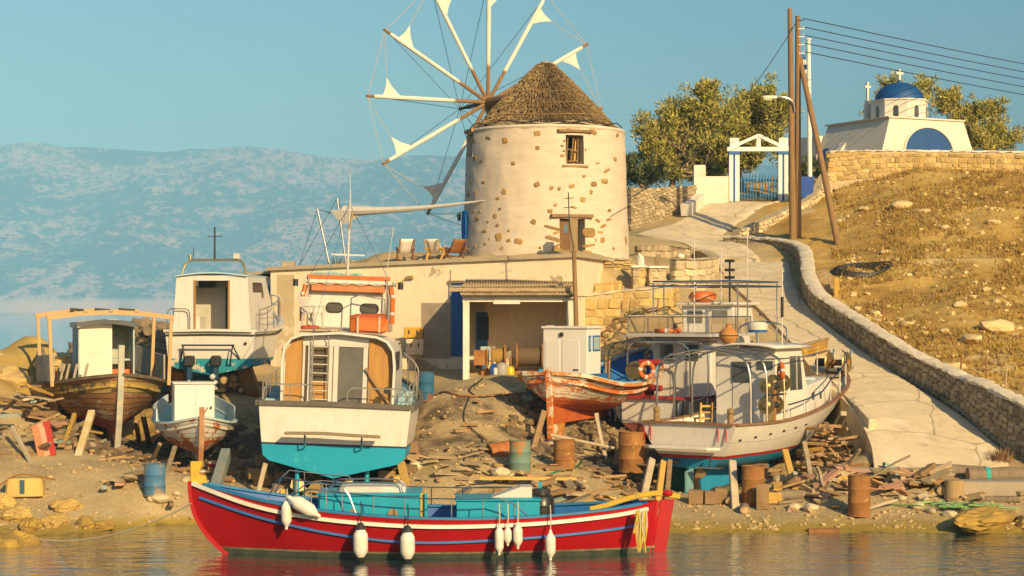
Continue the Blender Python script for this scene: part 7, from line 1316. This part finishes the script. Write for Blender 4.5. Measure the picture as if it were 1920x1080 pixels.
# scrap timber
def plank(p, L, w, th, rz, lab, grp, m, tilt=0, roll=0, name='plank', lift=0):
    t = thing(name, lab, 'plank', p + Vector((0, 0, th / 2 + abs(math.sin(R(tilt))) * L / 2 * .7 + lift - .03)), rz, grp); t.rotation_euler = (R(roll), R(tilt), R(rz))
    v = lambda a: a * U(.75, 1.15); bend = U(-.05, .05) * L; mb = MB(); mb.sweep([(-L / 2, U(-.02, .02), 0), (-L * .17, bend * .7, U(-.02, .02)), (L * .2, bend * .6, U(-.02, .02)), (L / 2, U(-.02, .02), bend * .3)], w, th)
    for q in (0, 3): mb.v[q] = (mb.v[q][0] + U(-.1, .06), *mb.v[q][1:]); mb.v[-1 - q] = (mb.v[-1 - q][0] + U(-.06, .1), *mb.v[-1 - q][1:])
    mb.build('board', m, t); return t
def log(p, L, r_, rz, lab, grp, m=None, tilt=0, lift=0):
    t = thing('log', lab, 'log', p + Vector((0, 0, r_ + lift - .03)), rz, grp); t.rotation_euler = (0, R(tilt), R(rz))
    mb = MB(); mb.tube([(-L / 2, 0, 0), (-L / 6, U(-.03, .03), U(-.03, .03)), (L / 5, U(-.03, .03), U(-.03, .03)), (L / 2, 0, 0)], [r_, r_ * U(.9, 1.05), r_ * U(.9, 1.05), r_ * U(.8, .95)], 10); o = mb.build('trunk', m or BARK, t, smooth=True)
    for s_ in (-1, 1): MB().lathe([(r_ * .8, -.004), (r_ * .78, .006), (0, .008)], 10, (s_ * L / 2, 0, 0), AX['x'] if s_ > 0 else AX['x'] @ Matrix.Rotation(math.pi, 3, 'X')).build('cut_end', mat('cut_wood', (.52, .36, .17), (.42, .28, .12), 6, .9), o)
    return t
PAINTS = [WOODD, WOODD, WOODG, WOODD, WOODG, WOODY, WOODD, WOODG, WOODD, mat('scrap_teal', (.20, .34, .34), (.3, .28, .2), 3, .8), mat('scrap_white', (.58, .50, .36), (.4, .32, .2), 3, .8, rnd=.2), mat('scrap_pink', (.42, .20, .13), (.36, .22, .15), 3, .8)]
CNAME = {'weathered_wood': 'brown', 'grey_wood': 'grey', 'yellow_wood': 'yellow', 'scrap_teal': 'teal', 'scrap_white': 'pale', 'scrap_pink': 'pinkish'}
def relabel(items, noun, where):                              # items: (object, x, y, size, colour)
    xs = sorted(i[1] for i in items); ys = sorted(i[2] for i in items); ss = sorted(i[3] for i in items); n = len(items)
    rk = lambda a, v, names: names[min(len(names) - 1, int(a.index(v) / n * len(names)))]
    for o, x, y, s_, c in items:
        o['label'] = ' '.join(('%s %s %s, %s %s of %s' % (rk(ss, s_, ('short', 'medium', 'long')), c, noun, rk(ys, y, ('front', 'middle', 'back')), rk(xs, x, ('far left', 'left', 'centre', 'right', 'far right')), where)).split())
def scrap(cx, cy, n, sx, sy, L=(.3, .9), hmax=.2, y0=46, base=None, name='timber_scrap', m=None):
    base = base or gp(cx, cy, y0); mb = MB()                 # small bits nobody could count: one object
    for k in range(n):
        x, y = base.x + rng.gauss(0, sx), base.y + rng.gauss(0, sy); q = math.exp(-((x - base.x) / (sx * 1.2)) ** 2 - ((y - base.y) / (sy * 1.2)) ** 2); a = U(0, math.pi); l_ = U(*L) / 2; tl = rng.gauss(0, .2)
        d = Vector((math.cos(a) * math.cos(tl), math.sin(a) * math.cos(tl), math.sin(tl))) * l_; c = Vector((x, y, G(x, y) + .03 + q * hmax * rng.random())); mb.bar(c - d, c + d, U(.05, .16), U(.03, .1), up=(U(-.3, .3), U(-.3, .3), 1))
    return mb.build(name, m or WOODD, None, kind='stuff')
def heap(cx, cy, n, sx, sy, lab, grp, hmax=.6, L=(.5, 1.6), ang=None, w=(.08, .24), y0=46, base=None):
    base = base or gp(cx, cy, y0); items = []
    for k in range(n):
        x, y = base.x + rng.gauss(0, sx), base.y + rng.gauss(0, sy); q = math.exp(-((x - base.x) / (sx * 1.2)) ** 2 - ((y - base.y) / (sy * 1.2)) ** 2)
        m_ = rng.choice(PAINTS); l_ = U(*L) * .82; o = plank(Vector((x, y, G(x, y))), l_, U(*w), U(.04, .12), U(0, 180) if ang is None else rng.gauss(ang, 22), lab, grp, m_, tilt=rng.gauss(0, 12), roll=rng.gauss(0, 14), lift=q * hmax * rng.random())
        items.append((o, x, y, l_, CNAME.get(m_.name, 'brown')))
    relabel(items, 'plank', 'the ' + grp)
heap(30, 820, 30, 1.0, .9, 'broken plank in the driftwood heap at the far left below the derelict boat', 'driftwood heap at the far left', 1.1, (.6, 1.9)); heap(60, 775, 12, .9, .6, 'dark plank piled behind the driftwood heap at the left', 'dark planks behind the driftwood', .7); heap(235, 860, 14, .9, .6, 'scrap board in the shade under the derelict boat', 'scrap boards under the derelict boat', .2, (.3, .9))
heap(1500, 925, 26, .9, .7, 'grey timber offcut in the scatter below the bow of the fishing boat', 'offcuts below the fishing boat bow', .35, (.4, 1.3)); heap(1700, 915, 30, 1.0, .6, 'plank in the slanted scrap stack right of the rusty drum', 'scrap stack by the rusty drum', .4, (.8, 1.7), 35); heap(1640, 905, 8, .8, .4, 'loose board behind the rusty drum', 'loose boards behind the rusty drum', .2)
heap(1060, 925, 22, 1.4, .55, 'dark beam offcut lying in front of the orange boat drums', 'offcuts before the orange boat', .2, (.4, 1.5)); heap(1040, 955, 22, 1.2, .45, 'yellow stained curved timber behind the red boat stern', 'yellow timbers behind the red boat', .4, (.6, 1.8), 10); heap(900, 900, 8, 1.2, .7, 'small scrap of wood on the sandy slope right of the cruiser', 'wood scraps on the sandy slope', .1, (.25, .8))
heap(1250, 905, 10, .9, .4, 'dark plank lying in the shade behind the fishing boat props', 'dark planks behind the props', .1); heap(240, 905, 8, .45, .35, 'grey plank on the beach left of the blue drum', 'planks left of the blue drum', .1, (.6, 1.1), 70)
heap(870, 672, 12, .35, .25, 'firewood stick stacked by the blue door of the building', 'sticks by the blue door', .4, (.4, 1.0), 40, (.05, .1)); heap(1835, 940, 8, .8, .4, 'worn board by the concrete slab at the right shore', 'boards by the concrete slab', .1); heap(560, 930, 8, .8, .3, 'dark offcut under the left of the big cruiser', 'offcuts under the cruiser', .1, (.3, .7))
scrap(870, 860, 26, 1.2, 1.0, m=WOODG); scrap(940, 800, 12, 1.0, .8); scrap(1080, 885, 26, 1.2, .8); scrap(330, 880, 24, 1.2, .6); scrap(1350, 880, 30, 1.3, .8, m=WOODG); scrap(1600, 905, 30, 1.3, .5, m=WOODG)
# bonfire-like heap below the ramp wall
scrap(1575, 830, 70, .5, .42, (.4, 1.0), 1.7, base=Vector((9.15, 56.3, .8))); heap(1575, 830, 34, .5, .42, 'dark charred timber piece in the heap beside the ramp wall', 'charred heap beside the ramp wall', 1.9, (.4, 1.1), None, (.08, .18), base=Vector((9.15, 56.3, .8)))
prop((1582, 775), (1545, 838), 56.8, 'long yellow squared beam lying up the charred timber heap', .18, W2)
# single pieces
def PL(px, py, L, w, th, rz, lab, m, **k): return plank(gp(px, py), L, w, th, rz, lab, None, m, **k)
PL(990, 915, 2.6, .2, .08, 3, 'long yellow ladder plank with notches behind the red boat', WOODY, lift=.25); PL(225, 905, 1.2, .25, .08, 100, 'wide pinkish plank lying left of the blue drum', MATS['scrap_pink'], tilt=0); PL(318, 945, 1.1, .12, .1, 105, 'brown square batten sloping to the water right of the blue drum', BRN)
PL(1560, 905, 1.5, .2, .1, 50, 'reddish plank leaning in the scrap right of the fishing boat', MATS['scrap_pink'], tilt=-18); PL(1590, 890, 1.3, .1, .08, 120, 'thin upright grey batten in the scrap behind the rusty drum', WOODG, tilt=40); PL(1545, 998, .8, .16, .12, 3, 'rusty iron block at the water edge on the right', RUST)
for k, (c, px) in enumerate((((.55, .22, .10), 78), ((.62, .34, .22), 88), ((.45, .03, .02), 99))):
    p = gp(px, 856); t = thing('leaning_board', ('orange', 'pink', 'red')[k] + ' painted board leaning in the driftwood heap', 'board', p); MB().bar((-.25, .25, .85 + .05 * k), (0, 0, 0), .2, .05, up=(0, 1, 0)).build('board', mat('board%d' % k, c, tuple(x * .8 for x in c), 2, .7, dirt=.3), t)
prop((22, 800), (60, 868), 54.2, 'slanted grey pole in front of the driftwood heap', .12, W2)
# logs
log(gp(1868, 905), 1.6, .22, 3, 'thick pale log with a turquoise ring on the right shore', None); log(gp(1805, 898) + Vector((-.1, .3, 0)), 1.6, .2, -4, 'dark mossy log left of the turquoise ringed log', None); log(gp(1865, 942), 1.3, .1, -14, 'thin grey pole below the concrete slab', None); log(gp(1770, 925), .9, .14, 70, 'short brown log end by the round stump', None)
lp = gp(1868, 905); t = thing('paint_ring', 'turquoise painted band round the thick pale log', 'paint band', lp + Vector((-.25, 0, .19))); MB().lathe([(.227, -.06), (.229, .06)], 14, (0, 0, 0), AX['x']).build('band', mat('ring_teal', (.03, .40, .36), None, 3, .7), t)
p = gp(1789, 938); t = thing('tree_stump', 'upright cracked round stump on the right shore', 'stump', p); MB().lathe([(.27, -.05), (.26, .3), (.25, .52), (0, .53)], 14).build('body', mat('stump_wood', (.44, .30, .14), (.34, .22, .10), 3, .9, bump=.7, bsc=10, stretch=(4, 4, .5)), t, smooth=True)
for k, (px, py, L, r_, rz, ti) in enumerate(((1195, 655, 1.8, .2, 30, 12), (1215, 640, 1.7, .17, -30, 18), (1225, 622, 1.5, .24, 20, 8), (1180, 672, 1.3, .18, 60, 5), (1240, 650, 1.6, .15, -45, 10), (1205, 612, 1.1, .2, 80, 0))): log(gp(px, py, 60), L, r_, rz, ('longest pale', 'slanting grey', 'thick dark', 'short lowest', 'thin upper', 'upright cut')[k] + ' log in the driftwood pile below the retaining wall', 'driftwood logs below the retaining wall', tilt=ti)
CL = []
for k in range(14):
    p = gp(418 + 62 * rng.random(), 742, 58) + Vector((0, U(0, .6), 0)); L_ = U(.7, 1.3); lf = U(0, .45); CL.append((log(p, L_, U(.08, .2), 60 + U(-25, 25), 'cut log', 'cut logs behind the small boat', lift=lf), p.x, p.y + lf * .001, L_, 'bare'))
relabel(CL, 'cut log', 'the pile between cabin boat and cruiser')
log(gp(1370, 945), .8, .12, 80, 'round log end in front of the keel of the fishing boat', None); log(gp(1480, 938), .9, .15, 25, 'dark round log below the fishing boat bow', None); log(gp(1395, 962), .5, .13, 88, 'short round log at the foot of the yellow brown drum', None)
# concrete edge beside the ramp, slab, kerb
RW = [(1545, 742, 700, 62.2), (1580, 785, 742, 59.4), (1612, 828, 772, 57.2), (1630, 852, 792, 56)]
rw = thing('ramp_wall', 'low concrete retaining wall along the left edge of the road ramp', 'wall', at(1630, 856, 56)); mb = MB(); P = [(at(a, c, Y) - rw.location) for a, b_, c, Y in RW]
mb.sweep([q + Vector((.1, .1, -.55)) for q in P], .26, 1.3); mb.build('wall', CONC, rw, bevel=.02)
t = thing('concrete_slab', 'rough concrete slab lying under the logs at the right shore', 'slab', gp(1860, 930)); MB().cbox((0, .3, .18), (2.4, .9, .4), .08, .08).build('slab', CEMENT, t)
t = thing('concrete_kerb', 'long low concrete kerb crossing the beach in front of the road', 'kerb', gp(1680, 888)); MB().cbox((0, 0, .02), (3.2, .4, .22), .06, .05).build('kerb', CEMENT, t)
# boulders
def boulder(p, sz, lab, m=ROCKY, seed=0, grp=None, name='boulder', sub=4, rough=.28):
    bm = bmesh.new(); bmesh.ops.create_icosphere(bm, subdivisions=sub, radius=.5)
    for v in bm.verts:
        c = v.co.copy(); n_ = mnoise.fractal(c * 2.2 + Vector((seed * 7.1, seed, 0)), 1, 2.1, 4); f = mnoise.cell(c * 3.1 + Vector((seed, 3, 1))); v.co = c * (1 + rough * n_ + .12 * f + .05 * mnoise.noise(c * 9 + Vector((seed, 0, 0))))
    me = bpy.data.meshes.new('rock'); bm.to_mesh(me); bm.free(); me.materials.append(m)
    o = bpy.data.objects.new(name, me); COL.objects.link(o); o.location = p; o.scale = sz; o.rotation_euler = (0, 0, seed * 1.3); return tag(o, lab, 'rock', grp)
YROCK = mat('weedy_rock', (.44, .28, .045), (.24, .15, .04), 1.6, .8, bump=1.0, bsc=6, dirt=.3)
boulder(at(30, 1022, 46.2) + Vector((0, 0, -.05)), (1.5, 1.3, .75), 'large yellow weed covered boulder in the water at the bottom left', YROCK, 1)
for k, (px, py, w, h, lab) in enumerate(((105, 985, .7, .42, 'ochre rock behind the large yellow boulder'), (160, 988, .55, .4, 'squarish yellow rock, second along the left water edge'), (195, 990, .6, .3, 'flat yellow rock at the right end of the rock row'), (60, 992, .7, .4, 'low ochre rock left of the squarish yellow rock'), (30, 975, .9, .45, 'broad pale rock at the left picture edge'), (125, 955, .8, .42, 'grey ochre rock on the left beach above the rock row'), (10, 950, .7, .5, 'pale boulder at the far left edge of the beach'))): p = gp(px, py, 44); boulder(p + Vector((0, 0, h * .15)), (w, w * .8, h), lab, YROCK if k in (1, 2, 3) else ROCKY, 3 + k)
p = gp(48, 930); t = thing('concrete_block', 'square painted concrete mooring block with an iron bar at the left', 'block', p, 8); MB().cbox((0, 0, .22), (.95, .7, .5), .12, .05).build('block', ROCKY, t); MB().box((-.05, -.36, .25), (.12, .03, .36)).build('blue_mark', mat('blue_mark', (.03, .10, .16), None, 3, .8), t); MB().tube(path3([(-.9, -.3, .05), (-.55, -.3, .35), (-.1, -.3, .58), (.45, -.3, .5), (.8, -.3, .42)], 14), .025, 6).build('iron_bar', RUST, t, smooth=True)
boulder(at(1850, 975, 49.2) + Vector((0, 0, 0)), (2.9, 1.1, .62), 'long smooth golden boulder on the right shore', YROCK, 20, rough=.18); boulder(at(1950, 985, 48.8), (1.4, 1.0, .6), 'dark wet rock at the right picture edge', ROCKY, 21)
for k, (px, py, s) in enumerate(((20, 690, 3.0), (85, 660, 2.6), (110, 640, 1.6), (60, 720, 2.8), (130, 690, 2.0), (30, 745, 2.2), (-10, 660, 2.4), (140, 645, 1.3), (95, 700, 2.4))): boulder(gp(px, py, 52) + Vector((0, .4, -.75)), (s, s * .9, s * .5), ('broad cracked', 'rounded upper', 'small topmost', 'smooth lower', 'right hand', 'low front', 'leftmost', 'little ridge', 'middle')[k] + ' golden boulder on the sunlit headland at the left', mat('headland_rock', (.58, .42, .16), (.46, .32, .12), .5, .9, bump=1, bsc=2.5, rnd=.12), 30 + k, 'golden boulders of the headland')
for k, (px, py, s) in enumerate(((1690, 940, .25), (1720, 955, .3), (1745, 962, .25), (1760, 950, .22), (1735, 940, .2), (1780, 970, .3), (1540, 945, .3), (1520, 960, .35), (1490, 955, .3), (1462, 905, .4), (1440, 900, .35), (1495, 890, .3), (940, 895, .5), (780, 880, .3), (960, 905, .3), (300, 945, .45), (285, 940, .25), (330, 930, .2), (350, 905, .25))): boulder(gp(px, py) + Vector((0, 0, s * .2)), (s * 1.3, s, s * .75), '%s pale angular stone on the shore %s' % ('small' if s < .3 else 'larger', next(b for a, b in ((310, 'by the blue drum at the left'), (360, 'behind the bow of the red boat'), (800, 'right of the cruiser props'), (950, 'left of the pale green drum'), (970, 'below the pale green drum'), (1470, 'below the crib of timbers'), (1500, 'below the fishing boat bow props'), (1560, 'left of the rusty drum'), (1725, 'right of the rusty drum'), (1770, 'beside the green net'), (9999, 'below the green net')) if px < a)), SV_P[0].materials[0], 50 + k, 'pale stones among the shore scrap', 'stone', 2, .2)
for k, (px, py, s) in enumerate(((1690, 390, .9), (1770, 430, .5), (1862, 420, .5), (1620, 395, .5), (1730, 400, .6), (1870, 620, 1.1), (1820, 640, .7), (1790, 690, .5), (1760, 700, .6), (1700, 610, .4), (1800, 575, .5), (1640, 590, .4), (1660, 475, .4), (1850, 545, .4), (1570, 330, .5), (1840, 830, .3))): boulder(gp(px, py, 57) + Vector((0, 0, s * .1)), (s * 1.3, s, s * .55), '%s pale boulder on the dry hillside, %s' % ('large' if s > .65 else 'small', 'high up near the churchyard wall' if py < 440 else ('at half height behind the hose coil' if py < 560 else ('low down behind the road wall' if px > 1740 else 'just behind the bend of the road wall')) + (', left' if px < 1650 else ', centre' if px < 1745 else ', right' if px < 1830 else ', far right')), HST, 80 + k, 'pale boulders on the dry hillside', 'boulder', 2, .22)
# ropes, hoses, nets, small finds
t = thing('green_net', 'tangle of green fishing net on the right shore', 'net', gp(1790, 955)); r2 = random.Random(6)
for k in range(26): a = Vector((r2.gauss(0, .5), r2.gauss(0, .3), .04)); MB().tube(path3([a, a + Vector((r2.gauss(0, .25), r2.gauss(0, .2), r2.uniform(.02, .16))), a + Vector((r2.gauss(0, .4), r2.gauss(0, .25), .06)), a + Vector((r2.gauss(0, .3), r2.gauss(0, .3), .03))], 9), .022, 4).build('strand', mat('net_green', (.12, .34, .14), (.3, .42, .14), 5, .8), t)
def hose(name, lab, pts, r_, m, cat='hose', lift=.03):
    P = [gp(*p) + Vector((0, 0, lift)) for p in pts]; t = thing(name, lab, cat, P[0]); Q = path3(P, 40); MB().tube([Vector((q.x, q.y, max(q.z, G(q.x, q.y) + r_))) - P[0] for q in Q], r_, 6).build('line', m, t, smooth=True)
p = gp(1602, 512, 74); t = thing('hose_coil', 'coil of black hose lying in the dry grass behind the wall', 'hose', p)
for k in range(5):
    Q = [(p.x + .95 * math.cos(a) * (1 + .05 * k) + .1 * k, p.y + .8 * math.sin(a) + .04 * k) for a in np.linspace(0, 6.28, 30, endpoint=False)]; MB().tube([Vector((x, y, G(x, y) + .05 + .03 * k)) - p for x, y in Q], .035, 5, closed=True).build('turn', DARK, t, smooth=True)
hose('cable', 'black cable snaking down the sandy slope right of the cruiser', [(880, 745), (870, 790), (905, 830), (870, 870), (930, 905), (855, 915)], .02, BLACKROPE); hose('cable', 'dark cable from the winch shed across the yard', [(905, 712), (880, 735), (900, 748), (940, 742)], .025, BLACKROPE)
hose('chain', 'heavy dark chain lying across the yard behind the barrel', [(790, 748), (860, 744), (930, 745), (985, 740)], .035, RUST, 'chain'); hose('hose', 'green hose lying in front of the orange boat', [(1000, 905), (1075, 880), (1100, 868), (1140, 885)], .025, mat('hose_green', (.01, .16, .08), None, 3, .5)); hose('hose', 'dark pipe lying on the beach behind the scrap below the ramp', [(1480, 880), (1580, 878), (1690, 870)], .03, RUST)
# crates, buckets by the building
for k, (px, py, sz, c, lab, z) in enumerate(((752, 690, (.9, .6, .5), (.66, .56, .38), 'large pale crate behind the right rail of the big cruiser', 0), (778, 672, (.6, .5, .55), (.66, .52, .34), 'cream box stacked on the pale crate', .55), (776, 650, (.65, .45, .4), (.60, .34, .03), 'bright yellow fish box on top of the stack', 1.1), (740, 660, (.5, .5, .5), (.55, .48, .34), 'small pale box behind the rail', .5))):
    p = gp(px, 712, 56); t = thing('fish_box', lab, 'box', Vector((at(px, py, p.y + 2.2).x, p.y + 2.2, G(p.x, p.y + 2.2) + z)), U(-15, 15)); MB().cbox((0, 0, sz[2] / 2), sz, .05, .02).build('body', mat('box%d' % k, c, None, 3, .6, dirt=.2), t)
    for s_ in (-1, 1): MB().box((s_ * sz[0] * .22, -sz[1] / 2 - .004, sz[2] * .6), (.05, .02, .14)).build('handle_slot', DARK, t)
p = gp(821, 686, 58); t = thing('bucket', 'yellow bucket with red rim at the wall of the building', 'bucket', p); MB().lathe([(0, 0), (.18, 0), (.23, .36)], 16).build('body', mat('bucket_yellow', (.55, .30, .03), None, 3, .5), t, smooth=True); MB().lathe([(.235, .3), (.24, .46), (.2, .47)], 16).build('red_rim', mat('bucket_red', (.45, .02, .02), None, 3, .5), t)
p = gp(826, 660, 58); t = thing('stone_bench', 'grey stone bench against the stained wall left of the blue door', 'bench', p + Vector((0, .5, 0))); MB().cbox((0, 0, .2), (1.3, .4, .5), .1, .06).build('body', CEMENT, t); t2_ = thing('bottle', 'white plastic bottle standing on the grey stone bench', 'bottle', t.location + Vector((.15, -.05, .44))); MB().lathe([(0, 0), (.08, 0), (.08, .2), (.03, .27), (.03, .32), (0, .32)], 10).build('body', WHITE, t2_, smooth=True)
for k, (px, py, m, lab) in enumerate(((400, 845 + 40, mat('red_bucket', (.4, .02, .02), None, 3, .5), 'small red bucket in the shade right of the small boat'), (375, 902, RUST, 'dull red can at the foot of the small white boat'))): p = gp(px, py); t = thing('bucket', lab, 'bucket', p); MB().lathe([(0, 0), (.13, 0), (.16, .26)], 14).build('body', m, t, smooth=True); MB().lathe([(.165, .24), (.165, .28), (0, .28)], 14).build('lid', WHITE, t)
# broken pallets and posts behind the road wall
for k, (px, py) in enumerate(((1548, 535), (1565, 545))): p = gp(px, py + 12, 70); t = thing('pallet', ('grey', 'yellow')[k] + ' broken pallet standing behind the road wall', 'pallet', p, 60); [MB().bar((.12 * j, 0, 0), (.12 * j + .1, .05, .75), .09, .03, up=(0, 1, 0)).build('slat', (WOODG, WOODY)[k], t) for j in range(5)]; MB().bar((-.05, .06, .2), (.6, .06, .25), .04, .08).build('rail', WOODD, t)
for k, (px, py) in enumerate(((1690, 640), (1800, 700), (1850, 710), (1885, 720), (1655, 600))): p = gp(px, py + 10, 57); t = thing('fence_post', ('rusty thin', 'rusty bent', 'brown', 'pale wooden', 'short iron')[k] + ' fence post in the grass behind the road wall', 'post', p); MB().tube([(0, 0, -.2), (U(-.05, .05), 0, U(.6, 1.0))], .03, 6).build('stake', WOODG if k == 3 else RUST, t)
p = gp(1582, 350, 90); t = thing('chair', 'broken wooden chair left against the churchyard wall', 'chair', p, 30)
for sx in (-.2, .2): MB().bar((sx, -.2, 0), (sx, -.2, .5), .05, .05).build('leg', WOODY, t); MB().bar((sx, .2, 0), (sx, .28, 1.0), .05, .05).build('leg', WOODY, t)
for z in (.6, .8, .95): MB().bar((-.2, .24, z), (.2, .24, z), .03, .06).build('back_rung', WOODY, t)
MB().box((0, 0, .48), (.45, .45, .04)).build('seat', WOODD, t)
for k, (px, py, w, h, m, lab) in enumerate(((1201, 502, .3, .55, LIME, 'pale standing stone on the left gate pillar'), (1233, 502, .28, .5, MORTAR, 'dark standing stone on the right square pillar'), (1276, 486, .32, .22, LIME, 'round white stone on the ochre block wall'))): boulder(at(px, py - h * 22, 69.5 if k < 2 else 71.7), (w, w, h * 1.1), lab, m, 120 + k, None, 'stone', 2, .15)

# ------------------------------------------------------------------ labels that still coincide: tell them apart by their place
_by = {}
for o in bpy.data.objects:
    if o.parent is None and 'label' in o: _by.setdefault(o['label'], []).append(o)
ORD = ('first', 'second', 'third', 'fourth', 'fifth', 'sixth', 'seventh', 'eighth', 'ninth', 'tenth', 'eleventh', 'twelfth', 'thirteenth', 'fourteenth', 'fifteenth')
for lb, os_ in _by.items():
    if len(os_) < 2 or len(os_) > 15: continue
    os_.sort(key=lambda o: o.location.x / o.location.y)
    for i, o in enumerate(os_):
        sfx = ('left one', 'right one')[i] if len(os_) == 2 else ('left one', 'middle one', 'right one')[i] if len(os_) == 3 else ORD[i] + ' from left'
        if len((lb + ' ' + sfx).split()) <= 16: o['label'] = lb + ', ' + sfx
HAZE_D = 1.85e-4
# ------------------------------------------------------------------ air
hz = bpy.data.materials.new('haze_air'); hz.use_nodes = True; hn = hz.node_tree.nodes; hn.clear()
ho = hn.new('ShaderNodeOutputMaterial'); pv = hn.new('ShaderNodeVolumePrincipled'); pv.inputs['Color'].default_value = (.235, .57, 1.0, 1); pv.inputs['Density'].default_value = HAZE_D; pv.inputs['Anisotropy'].default_value = -0.45
hz.node_tree.links.new(pv.outputs[0], ho.inputs['Volume'])
MB().box((0, 4750, 498), (12800, 9900, 1010)).build('haze', hz, kind='stuff')
